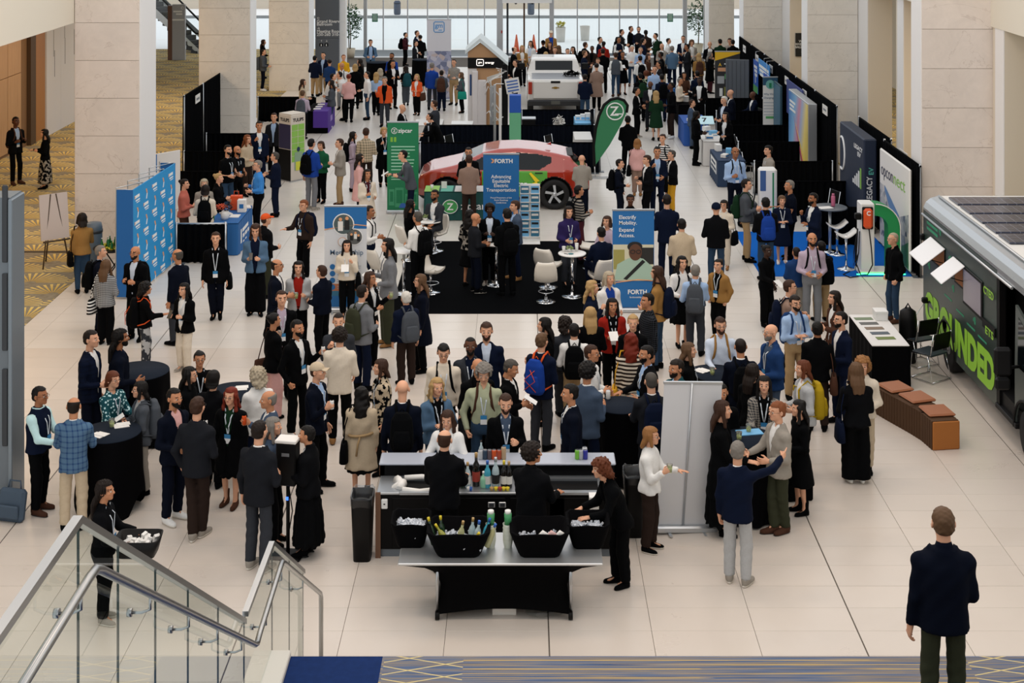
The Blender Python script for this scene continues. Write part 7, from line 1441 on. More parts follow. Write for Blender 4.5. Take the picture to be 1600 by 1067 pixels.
# centre island tables
draped_table(XY(645, 47.0), 47.2, XY(690, 47.0), 48.4, .75, M_WCLOTH, 'white cloth table left of the equipment case'); draped_table(XY(897, 45.0), 44.6, XY(925, 45.0), 46.0, .75, M_WCLOTH, 'white cloth table at the right of the centre island'); t = draped_table(XY(898, 48.0), 47.6, XY(924, 48.0), 49.0, .75, M_LBLUE, 'pale blue cloth table with white boxes, centre island')
for k, u in enumerate((903, 911, 918)): t = thing('counter_box', 'white box on the pale blue table, %s' % ('left', 'middle', 'right')[k], 'box', (XY(u, 48.2), 48.2, .752), 0, 'boxes on the pale blue table'); MB().box(-.09, -.07, 0, .09, .07, .16 + .04 * k, bev=.01).build('box_body', M_WHITEP, t); MB().box(-.06, -.074, .03, .06, -.07, .1).build('box_print', M_LBLUE, t)
t = thing('white_tote', 'crumpled white bag standing behind the centre drape', 'bag', (XY(873, 47.6), 47.7, .55)); leafball((0, 0, .22), (.16, .12, .2), 50, .12, M_PAPER, 4).build('bag_cloth', M_PAPER, t); MB().tube([(-.08, 0, .3), (0, 0, .46), (.12, 0, .3)], .012, 6).build('handle', M_PAPER, t); MB().box(-.12, -.1, -.55, .12, .1, .05).build('stool_under', M_BLK, t)
t = thing('storage_case', 'black case with pale lid between the centre drapes', 'case', (XY(826, 47.8), 47.8, 0)); MB().box(-.22, -.2, 0, .22, .2, .86, bev=.02).build('case_body', M_BLK, t); MB().box(-.23, -.21, .86, .23, .21, .9, bev=.01).build('case_lid', M_ALU, t)
for k, (u, v) in enumerate(((712, 226), (868, 226))): a = P(u, v + 30); stack_chair(a[0], a[1], R(60), 'black chrome chair between centre drapes, %s' % ('left', 'right')[k])
MB().prism([(20.96, ZT - .0), (20.2, 1.68), (20.12, 1.70), (20.88, ZT + .03)][::-1], 'x', XR + .22, 9.33).build('windscreen', M_VGLASS, rv); MB().prism([(20.4, .5), (20.4, 1.36), (19.95, 1.38), (19.5, 1.16), (19.42, .5)][::-1], 'x', XR + .06, 9.5).build('bonnet', mat('van_grey', '#4a5250', .35), rv); MB().box(XR + .05, 19.34, .34, 9.5, 19.5, .62, bev=.04).build('bumper', M_CLAD, rv); MB().box(XR + .5, 19.4, .72, 9.05, 19.46, 1.02, bev=.02).build('grille', M_BLK, rv)
for x in (XR + .28, 9.28): MB().box(x - .16, 19.4, .78, x + .16, 19.5, 1.05, bev=.03).build('headlamp', M_WHITEP, rv)
# ================================================================ bar and cocktail tables in the foreground
M_BARTOP = mat('bar_marble', '#aab0bd', .25); M_BARBLK = mat('bar_black', '#050506', .5, spec=.12); M_INOX = mat('inox', '#a9aeb3', .35, metal=.8); M_PLY = mat('ply_edge', '#6a4a35', .7)
br = thing('service_bar', 'long black service bar with pale raised counter and steel work top', 'bar', (0, 0, 0)); X0, X1, YN, YM, YFb, ZW, ZR = -1.84, 1.2, 18.7, 19.22, 19.5, .83, 1.0
MB().box(X0, YN, .1, X1, YFb, ZW - .03, bev=.01).build('cabinet', M_BARBLK, br); MB().box(X0 - .01, YM, ZW - .03, X1 + .01, YFb, ZR - .03).build('riser', M_BARBLK, br); MB().box(X0 - .02, YM - .03, ZR - .03, X1 + .03, YFb + .06, ZR, bev=.01).build('raised_counter', M_BARTOP, br)
for a, b in ((X0, -1.55), (-1.05, .25), (.98, X1)): MB().box(a, YN - .02, ZW - .03, b, YM, ZW, bev=.006).build('work_top', M_INOX, br)
for a, b in ((-1.55, -1.05), (.25, .98)):
 MB().box(a, YN - .02, ZW - .03, b, YN + .06, ZW).box(a, YM - .1, ZW - .03, b, YM, ZW).build('well_rim', M_INOX, br); MB().box(a, YN + .06, ZW - .28, b, YM - .1, ZW - .22).build('well_floor', M_DGREY, br)
MB().box(X0 - .015, YN - .025, .0, X0 + .05, YN + .0, ZW).build('side_trim', M_PLY, br); MB().box(X0 - .015, YM, ZW, X0 + .05, YM + .02, ZR - .03).build('side_trim', M_PLY, br); MB().box(X0, YN + .03, 0, X1, YFb, .1).build('kick_board', M_GREYF, br)
for a in (-1.3, -.55, .2, .7): MB().box(a - .345, YN - .012, .13, a + .345, YN, ZW - .07, bev=.006).build('cabinet_door', M_BARBLK, br)
for u, v in ((768, 788), (785, 788), (889, 810), (906, 810)):
 x = XY(u, YN); z = ZY(v, YN); MB().box(x - .045, YN - .02, z - .035, x + .045, YN - .005, z + .035, bev=.006).build('latch', M_ALU, br); MB().box(x - .03, YN - .026, z - .02, x + .03, YN - .018, z + .02).build('latch_recess', M_DGREY, br)
x = XY(601, YN); z = ZY(786, YN); MB().box(x - .04, YN - .04, z - .06, x + .04, YN, z + .06, bev=.008).build('socket_plate', M_WHITEP, br); MB().lathe([(.012, 0), (.012, .01)], (x, YN - .045, z), 8).build('socket_hole', M_BLK, br)
for a in (X0 + .1, X1 - .1): MB().tube([(a, YN + .1, .05), (a + .04, YN + .1, .05)], .05, 10).build('caster', M_BLK, br)
t = thing('ice_liner', 'white plastic liner bag crumpled in the left well of the bar', 'bag', (-1.3, 18.95, ZW - .1)); MB().tube([(-.26 + .05 * math.sin(k * 2.3), -.17 + .3 * (k % 2) * .2 + .03 * k, .1 + .03 * math.sin(k * 1.7)) for k in range(7)], [.05, .07, .06, .075, .06, .07, .04], 8).build('bag_fold', M_PAPER, t); MB().tube([(-.22, -.18, .1), (0, -.2, .08), (.24, -.18, .1)], .04, 8).build('bag_fold', M_PAPER, t); MB().tube([(-.22, .17, .11), (0, .18, .12), (.24, .17, .1)], .035, 8).build('bag_fold', M_PAPER, t)
t = thing('white_carton', 'small white carton on the right end of the bar front', 'box', (XY(928, 18.6), 18.6, ZY(792, 18.6))); MB().box(-.06, -.08, 0, .06, .08, .15, bev=.004).build('carton_body', M_PAPER, t); MB().box(-.062, -.082, .13, .062, .082, .152).build('carton_lid', M_WHITEP, t); MB().box(-.04, .0, -.04, .04, .1, 0).build('bracket', M_BLK, t)
def bottle(X, Y, z, h, r, body, cap, lab, grp='bottles on the bar', label_m=None, tilt=0, lz=0.3, name='bottle'):
 t = thing(name, lab, 'bottle', (X, Y, z), 0, grp); t.rotation_euler = (R(tilt * .6), R(tilt), 0)
 MB().lathe([(r * .9, 0), (r, .01), (r, h * .55), (r * .75, h * .66), (r * .38, h * .75), (r * .36, h * .95)], n=14).build('bottle_body', body, t); MB().lathe([(r * .4, h * .86), (r * .42, h), (r * .3, h + .003)], n=12).build('bottle_cap', cap, t)
 if label_m: MB().lathe([(r * 1.02, h * .15), (r * 1.02, h * .45)], n=14, cap=False).build('bottle_label', label_m, t)
 return t
M_BGREEN = mat('wine_green', '#17301c', .15); M_BCLEAR = mat('clear_bottle', '#a9bcc2', .1, spec=.6); M_BDARK = mat('dark_bottle', '#12100e', .15); M_BTEAL = mat('teal_bottle', '#3f9fb8', .2); M_YCAP = mat('yellow_cap', '#d8c22a', .4); M_BCAP = mat('blue_cap', '#2a5fb5', .4); M_GCAP = mat('gold_foil', '#b0905a', .35); M_WLAB = mat('label_white', '#d8d8d4', .6); M_RLAB = mat('label_red', '#a03a2e', .6)
BT = [(722, 734, 'g', 'tall dark green wine bottle left of the bottle row', M_BGREEN, M_BDARK, M_WLAB, .36, .045), (729, 744, 'c', 'clear spirit bottle, second from left on the bar', M_BCLEAR, M_GCAP, M_WLAB, .32, .042), (744, 722, 'r', 'dark bottle with gold neck and red label on the bar', M_BDARK, M_GCAP, M_RLAB, .42, .05), (754, 752, 'm', 'mint green bottle between the tall bottles', mat('mint_bottle', '#8fc9a8', .3), M_WHITEP, None, .2, .045), (761, 735, 't', 'teal bottle with blue cap on the bar', M_BTEAL, M_BCAP, M_WLAB, .34, .045), (774, 735, 'v', 'tall clear vodka style bottle with black stripe label', M_BCLEAR, M_ALU, M_INK, .38, .048), (787, 738, 'y', 'dark bottle with yellow cap on the bar', M_BDARK, M_YCAP, M_WLAB, .34, .042), (795, 736, 'w', 'dark bottle with white label beside the bartender', M_BDARK, M_GCAP, M_WLAB, .33, .042)]
for u, v, _, lab, b, c, l, h, r in BT: X, Y, _z = P(u, v + 34, ZW + .02); bottle(X, min(max(Y, 18.85), 19.15), ZW, h, r, b, c, lab, label_m=l)
for k, (u, v, c) in enumerate(((735, 763, M_BCAP), (732, 766, M_WHITEP), (768, 766, M_GCAP), (775, 762, M_YCAP), (781, 767, M_RLAB), (787, 766, M_YCAP), (793, 765, M_YCAP))):
 X, Y, _z = P(u, v + 4, ZW); t = thing('garnish_cup', 'small %s garnish cup on the steel work top, %s from left' % (('blue', 'white', 'gold', 'yellow', 'red', 'yellow', 'yellow')[k], 'first second third fourth fifth sixth seventh'.split()[k]), 'cup', (X, max(Y, 18.75), ZW), 0, 'garnish cups on the bar'); MB().lathe([(.02, 0), (.026, .04), (.022, .04)], n=10).build('cup_body', c, t); MB().lathe([(.02, .038), (.01, .046)], n=10).build('cup_fill', c, t)
CANS = [(751, '#b9bcc0', 'silver'), (758, '#2a3d52', 'navy'), (765, '#5a4a50', 'plum'), (772, '#c8501f', 'orange'), (780, '#a8452a', 'rust'), (787, '#b59a7a', 'tall beige'), (902, '#6fb53a', 'lime green'), (907.5, '#a9adb0', 'grey'), (914, '#d5d8dc', 'white topped'), (914.5, '#2a2f8f', 'blue')]
for k, (u, c, nm) in enumerate(CANS):
 back = nm in ('white topped',); X = XY(u, 19.35); Y = 19.42 if back else 19.33; h = .165 if 'tall' in nm else .125; t = thing('drink_can', '%s drink can on the raised bar counter' % nm, 'can', (X, Y, ZR), 0, 'cans on the bar'); MB().lathe([(.026, 0), (.033, .012), (.033, h - .015), (.027, h)], n=14).build('can_body', mat('can_' + nm.replace(' ', '_'), c, .3), t); MB().lathe([(.027, h), (.024, h + .001)], n=12).build('can_lid', M_STEEL, t)
t = thing('ketchup_bottle', 'small clear bottle standing behind the row of cans', 'bottle', (XY(752, 19.5), 19.45, ZR)); MB().lathe([(.03, 0), (.03, .1), (.012, .14), (.012, .19)], n=10).build('bottle_body', M_BCLEAR, t); MB().lathe([(.014, .18), (.014, .2)], n=8).build('bottle_cap', M_BDARK, t)
# ---- ice table in front
it = thing('ice_table', 'stainless table with black stretch cover on casters in front of the bar', 'table', (0, 0, 0)); TX0_, TX1_, TY0_, TY1_, TZ = -1.43, .94, 17.0, 17.82, .71
MB().box(TX0_, TY0_, TZ - .03, TX1_, TY1_, TZ, bev=.008).build('steel_top', mat('inox_lit', '#cfd2d4', .4, metal=.8), it)  # steel colour lightened to carry the light falling on the table top
rows = []; n = 28
for z, x0, x1, y0, y1 in ((.07, -1.0, .59, 17.1, 17.72), (.2, -.97, .56, 17.13, 17.7), (.4, -.94, .53, 17.15, 17.68), (.55, -.99, .58, 17.12, 17.7), (.63, -1.12, .7, 17.06, 17.74), (TZ - .032, -1.4, .91, 17.02, 17.8)):
 r = []
 for k in range(n):
  q = k / n * 4; s_ = int(q); f_ = q - s_; a, b = [((x0, y0), (x1, y0)), ((x1, y0), (x1, y1)), ((x1, y1), (x0, y1)), ((x0, y1), (x0, y0))][s_]; lift = (.07 * math.sin(f_ * math.pi) if z < .1 else 0); r.append((a[0] + (b[0] - a[0]) * f_, a[1] + (b[1] - a[1]) * f_, z + lift))
 rows.append(r)
MB().rings(rows, 0, False).build('stretch_cover', mat('spandex_black', '#030304', .7, spec=.05), it)
for x in (-.98, .57):
 for y in (17.13, 17.69): MB().tube([(x, y, .08), (x, y, .69)], .02, 8).build('leg', M_STEEL, it); MB().tube([(x - .025, y, .05), (x + .025, y, .05)], .05, 14).build('caster', M_BLK, it)
def tub(u0, u1, vt, vb, lab, yc, d, h=.3):
 """black cloth-lined tub on the ice table"""
 xa, xb = XY(u0, yc), XY(u1, yc); t = thing('ice_tub', lab, 'tub', ((xa + xb) / 2, yc, TZ), 0, 'black tubs on the ice table'); a = (xb - xa) / 2; rows = []
 for z, f in ((0, .66), (.05, .74), (h - .02, 1.0), (h, 1.02), (h, .92), (.06, .66)):
  rows.append([(a * f * math.copysign(abs(math.cos(q)) ** .35, math.cos(q)), d * f * math.copysign(abs(math.sin(q)) ** .35, math.sin(q)), z + .008 * math.sin(q * 7)) for q in [2 * math.pi * k / 28 for k in range(28)]])
 MB().rings(rows).build('tub_wall', M_BCLOTH, t); return t, a, d, h
def shards(t, a, d, z, n, m, seed, s=.035):
 rr = random.Random(seed); mb = MB()
 for _ in range(n):
  p = Vector((rr.uniform(-a, a), rr.uniform(-d, d), z + rr.uniform(0, .05))); M4 = Matrix.Translation(p) @ Euler((rr.uniform(0, 3), rr.uniform(0, 3), rr.uniform(0, 3))).to_matrix().to_4x4(); e = s * rr.uniform(.5, 1); mb.box(-e, -e * .7, -e * .4, e, e * .7, e * .4, M=M4)
 o = mb.build('ice', m, t); o['kind'] = 'stuff'
M_ICE = mat('ice', '#c9ced6', .15, spec=.7)
t1, a, d, h = tub(612, 673, 810, 875, 'black tub filled with ice and glasses, leftmost', 17.55, .24); shards(t1, a * .7, d * .7, .15, 160, M_ICE, 1); t2, a2, d2, h2 = tub(668, 766, 828, 880, 'wide black tub of chilled bottles', 17.32, .27); shards(t2, a2 * .7, d2 * .7, .1, 120, M_ICE, 2); t3, a, d, h = tub(797, 889, 826, 880, 'wide black tub with ice and wrapped items, right of the cups', 17.32, .27); shards(t3, a * .7, d * .7, .1, 110, M_ICE, 3, .03); t4, a, d, h = tub(884, 952, 815, 878, 'black tub of ice and glasses, rightmost', 17.52, .24); shards(t4, a * .7, d * .7, .14, 130, M_ICE, 4)
rr = random.Random(3); bx_, by_ = t2.location[0], 17.32
for k, (dx, dy, b, c, lab, tl) in enumerate(((-.29, .02, M_BGREEN, M_YCAP, 'chilled bottle with yellow neck, leftmost in the tub', -14), (-.19, .06, M_BGREEN, M_YCAP, 'chilled bottle with tall yellow neck, second in the tub', -6), (-.1, -.06, mat('olive_glass', '#8a8a2a', .2), M_YCAP, 'short yellow bottle lying in the ice', -40), (.0, -.02, mat('pale_glass', '#b9b98a', .2), M_GCAP, 'pale bottle with gold neck in the ice', 10), (.08, -.1, mat('pale_glass', '#b9b98a', .2), M_YCAP, 'low yellow bottle in the middle of the ice', 35), (.14, .04, M_BCLEAR, M_GCAP, 'clear bottle with gold cap in the tub', 5), (.2, -.02, M_BCLEAR, M_BCAP, 'clear bottle with blue cap in the tub', 8), (.29, .08, M_BTEAL, M_BCAP, 'teal bottle with blue cap, tallest at the right of the tub', 14), (.33, -.02, mat('pale_glass', '#b9b98a', .2), M_BCAP, 'pale bottle with blue cap, rightmost in the tub', 20))):
 bottle(bx_ + dx, by_ + dy, TZ + .07, .31, .04, b, c, lab, 'bottles chilling in the tub', tilt=tl)
for k, (u, lab) in enumerate(((765, 'stack of clear cups topped by green cups, left'), (792, 'stack of clear cups topped by green cups, right'))):
 X, Y, _z = P(u, 868, TZ); t = thing('cup_stack', lab, 'cups', (X + .01, 17.42, TZ), 0, 'cup stacks on the ice table'); mb = MB()
 for j in range(5): z = j * .045; mb.lathe([(.045, z), (.062, z + .1), (.058, z + .1), (.043, z + .004)], n=16, cap=False)
 mb.build('clear_cups', mat('cup_frost', '#c5cbbf', .3), t); MB().lathe([(.04, .26), (.045, .40), (.04, .40)], n=16).build('green_cups', mat('cup_green', '#3f8f5a', .35), t); MB().lathe([(.038, .40), (.036, .435), (.02, .44)], n=16).build('cup_rim', M_WHITEP, t)
rr = random.Random(6)
for k in range(3): tag(MB().tube([(-.05, 0, 0), (.0, .02, .03), (.06, 0, .01)], [.02, .035, .02], 8).build('wrapped_item', M_PAPER if k != 1 else mat('wrap_pink', '#cfa8a4', .5), None, (t3.location[0] + .04 + .1 * k, 17.28, TZ + .19)), '%s wrapped item on the ice in the right wide tub' % ('first white', 'pink', 'last white')[k], 'package', 'wrapped items on ice')
t = thing('white_crate', 'white box on the floor under the ice table', 'box', (XY(788, 17.3), 17.35, 0)); MB().box(-.14, -.12, 0, .14, .12, .13, bev=.005).build('box_body', M_PAPER, t); MB().box(-.142, -.122, .11, .142, .122, .133).build('lid', M_WHITEP, t)
M_FILM2 = glass('clear_plastic', (.88, .9, .9), 1.5, .2); g = Grid((-.34, -.2, -.02), (.34, .2, .22), .02); rr = random.Random(2)
for k in range(14): g.ell((rr.uniform(-.22, .22), rr.uniform(-.09, .09), rr.uniform(.03, .08)), (rr.uniform(.06, .13), rr.uniform(.05, .09), rr.uniform(.03, .06)), .03)
V, Q = g.mesh(); tag(link('plastic_bag', raw_mesh('plastic_bag', V, Q, [M_FILM2]), None, (XY(848, 17.2), 17.25, .0)), 'crumpled clear plastic bag under the ice table', 'bag')
M_FILM = glass('liner_film', (.82, .86, .9), 1.5, .25)
def trash(X, Y, lab):
 t = thing('trash_can', lab, 'bin', (X, Y, 0), 0, 'black trash cans'); rows = []
 for z, f in ((0, .8), (.78, 1.0), (.8, 1.0), (.8, .93), (.1, .7)): rows.append([(.14 * f * math.copysign(abs(math.cos(q)) ** .4, math.cos(q)), .2 * f * math.copysign(abs(math.sin(q)) ** .4, math.sin(q)), z) for q in [2 * math.pi * k / 24 for k in range(24)]])
 MB().rings(rows).build('can_body', M_BLK, t); rows = []
 for z, f in ((.70, 1.02), (.79, 1.05), (.83, 1.04), (.82, .9), (.7, .8), (.6, .7)): rows.append([(.14 * f * math.copysign(abs(math.cos(q)) ** .4, math.cos(q)) * (1 + .03 * math.sin(q * 9 + z * 20)), .2 * f * math.copysign(abs(math.sin(q)) ** .4, math.sin(q)), z + .012 * math.sin(q * 7)) for q in [2 * math.pi * k / 36 for k in range(36)]])
 MB().rings(rows, 0, False).build('clear_liner', M_FILM, t)
trash(-2.02, 18.72, 'black trash can with clear liner at the left end of the bar'); trash(1.48, 19.4, 'black trash can with clear liner right of the bar')
# ---- photo kiosk on a stand
pkx, pky, _ = P(450, 868); kk = thing('photo_kiosk', 'black photo kiosk head on a slim stand with white top', 'kiosk', (pkx, pky, 0), R(-10)); MB().box(-.13, -.1, .92, .13, .1, 1.46, bev=.015).build('kiosk_head', M_BLK, kk); MB().box(-.14, -.11, 1.46, .14, .11, 1.5, bev=.008).build('white_top', M_PAPER, kk); MB().tube([(0, 0, 0.02), (0, 0, .95)], .025, 8).build('pole', M_BLK, kk); MB().box(-.2, -.16, 0, .2, .16, .025, bev=.006).build('base', M_BLK, kk); MB().box(-.05, -.106, 1.3, .05, -.1, 1.34).build('slot', M_ALU, kk)
MB().tube([(.03, -.05, .9), (.08, -.06, .6), (.03, -.03, .35)], .008, 5).build('cable', M_BLK, kk); MB().box(-.015, -.04, .72, .015, -.028, .76).build('indicator', mat('led_blue', '#3a6fff', .4, emit=2), kk)
# ---- cocktail tables under dark cloths
def cocktail(u, v, lab, r=.44, z=1.07, square=False, m=None, d=.0):
 X, Y, _ = P(u, v, z); t = thing('cocktail_table', lab, 'table', (X, Y, 0), 0, 'cocktail tables under dark cloths'); n = 48; c = m or M_NCLOTH
 MB().lathe([(.01, z - .02), (r - .012, z - .02), (r, z - .012), (r - .004, z), (.01, z)], n=40).build('table_top', c, t); rows = []
 for zz, f, a in ((z - .014, 1.0, .0), (z - .1, 1.005, .015), (z * .5, 1.0, .05), (.1 if not square else .24, 1.02, .09), (.03 if not square else .12, 1.03, .1)):
  rows.append([(r * (f + a * math.sin(q * (8 if not square else 4) + .4)) * math.cos(q), r * (f + a * math.sin(q * (8 if not square else 4) + .4)) * math.sin(q), zz + (.14 * math.cos(q * 4) if square and zz < .3 else 0)) for q in [2 * math.pi * k / n for k in range(n)]])
 MB().rings(rows[::-1], 0, False).build('cloth_skirt', M_BCLOTH, t); MB().lathe([(.03, .02), (.03, z - .03)], n=8).build('column', M_STEEL, t); MB().lathe([(.25, 0), (.25, .012), (.04, .03)], n=20).build('base', M_STEEL, t)
 return X, Y, z
def on_table(X, Y, z, dx, dy, kind, lab):
 if kind == 'napkins': tag(MB().box(-.1, -.08, 0, .1, .08, .008).box(-.06, -.02, .008, .12, .1, .014).build('napkins', M_PAPER, None, (X + dx, Y + dy, z + .001), (0, 0, dx * 4)), lab, 'napkins', 'napkins on cocktail tables')
 elif kind == 'cup': t = thing('cup', lab, 'cup', (X + dx, Y + dy, z + .002), 0, 'cups on cocktail tables'); MB().lathe([(.028, 0), (.042, .11), (.039, .11), (.026, .004)], n=14, cap=False).build('cup_wall', M_CUP, t); MB().lathe([(.026, .004), (.034, .06)], n=14).build('drink', M_DRINK, t)
 elif kind == 'tray': tag(MB().box(-.17, -.1, 0, .17, .1, .012).build('tray', M_LBLUE, None, (X + dx, Y + dy, z + .001), (0, 0, .2)), lab, 'tray')
 elif kind == 'can': t = thing('drink_can', lab, 'can', (X + dx, Y + dy, z + .002), 0, 'cans on cocktail tables'); MB().lathe([(.026, 0), (.033, .012), (.033, .11), (.027, .125)], n=14).build('can_body', M_WHITEP, t); MB().lathe([(.027, .125), (.024, .126)], n=12).build('can_lid', M_STEEL, t)
T1_ = cocktail(216, 579, 'round cocktail table under dark cloth behind the two navy suits', .47); T2_ = cocktail(172, 674, 'cocktail table with pointed black cloth at far left', .42, square=True); on_table(*T2_, .1, .2, 'napkins', 'napkins on the far left cocktail table, rear'); on_table(*T2_, -.12, -.15, 'napkins', 'napkins on the far left cocktail table, front'); on_table(*T2_, -.02, .16, 'cup', 'cup of green drink on the far left cocktail table')
T3_ = cocktail(368, 611, 'round cocktail table beside the white jacket', .42); on_table(*T3_, .05, .1, 'napkins', 'napkins on the cocktail table beside the white jacket'); T4_ = cocktail(969, 632, 'cocktail table under dark cloth left of the white banner', .36); on_table(*T4_, -.16, .22, 'can', 'white can on the cocktail table left of the white banner')
T5_ = cocktail(1167, 683, 'cocktail table under dark cloth right of the white banner', .4); on_table(*T5_, .06, .16, 'tray', 'pale blue tray on the right cocktail table'); on_table(*T5_, .05, .17, 'cup', 'cup of pale drink standing on the blue tray'); on_table(*T5_, -.12, -.1, 'cup', 'cup of green drink at the left of the right cocktail table')
T6_ = cocktail(1117, 583, 'cocktail table under dark cloth behind the white banner', .42); on_table(*T6_, -.05, -.08, 'cup', 'cup of orange drink on the table behind the white banner'); on_table(*T6_, -.2, .1, 'napkins', 'napkins on the table behind the white banner')
cocktail(659, 93, 'round black cocktail table near the tall white banner', .4); cocktail(590, 97, 'round black cocktail table by the left glazing', .45); cocktail(800, 95, 'round black cocktail table left of the pickup', .4)
# floor things
t = thing('black_tote', 'large black tote bag standing on the floor behind the olive trousers', 'bag', (XY(1246, 20.3), 20.45, 0), R(8)); MB().box(-.23, -.09, 0, .23, .09, .36, bev=.02).build('bag_body', M_BCLOTH, t); MB().tube([(-.1, 0, .35), (-.09, 0, .52), (.09, 0, .52), (.1, 0, .35)], .012, 6).build('handle', M_BCLOTH, t)
t = thing('suitcase', 'dark suitcase with raised handle beside the blue shirt', 'suitcase', (XY(1172, 36.5), 36.7, 0)); MB().box(-.2, -.13, .05, .2, .13, .58, bev=.03).build('shell', M_DGREY, t)
for s in (-1, 1): MB().tube([(s * .1, 0, .58), (s * .1, 0, 1.0)], .01, 6).build('handle_rod', M_ALU, t); MB().tube([(s * .15 - .02, 0, .04), (s * .15 + .02, 0, .04)], .04, 10).build('wheel', M_BLK, t)
MB().tube([(-.12, 0, 1.0), (.12, 0, 1.0)], .016, 6).build('grip', M_BLK, t)
t = thing('bus_tub', 'black bus tub carried by the server behind the railing', 'tub', (-4.42, 16.98, .84)); rows = []
for z, f in ((0, .8), (.2, 1.0), (.2, .93), (.03, .76)): rows.append([(.26 * f * math.copysign(abs(math.cos(q)) ** .3, math.cos(q)), .19 * f * math.copysign(abs(math.sin(q)) ** .3, math.sin(q)), z) for q in [2 * math.pi * k / 24 for k in range(24)]])
MB().rings(rows).build('tub_wall', M_BLK, t); shards(t, .18, .12, .1, 30, M_PAPER, 12, .05)
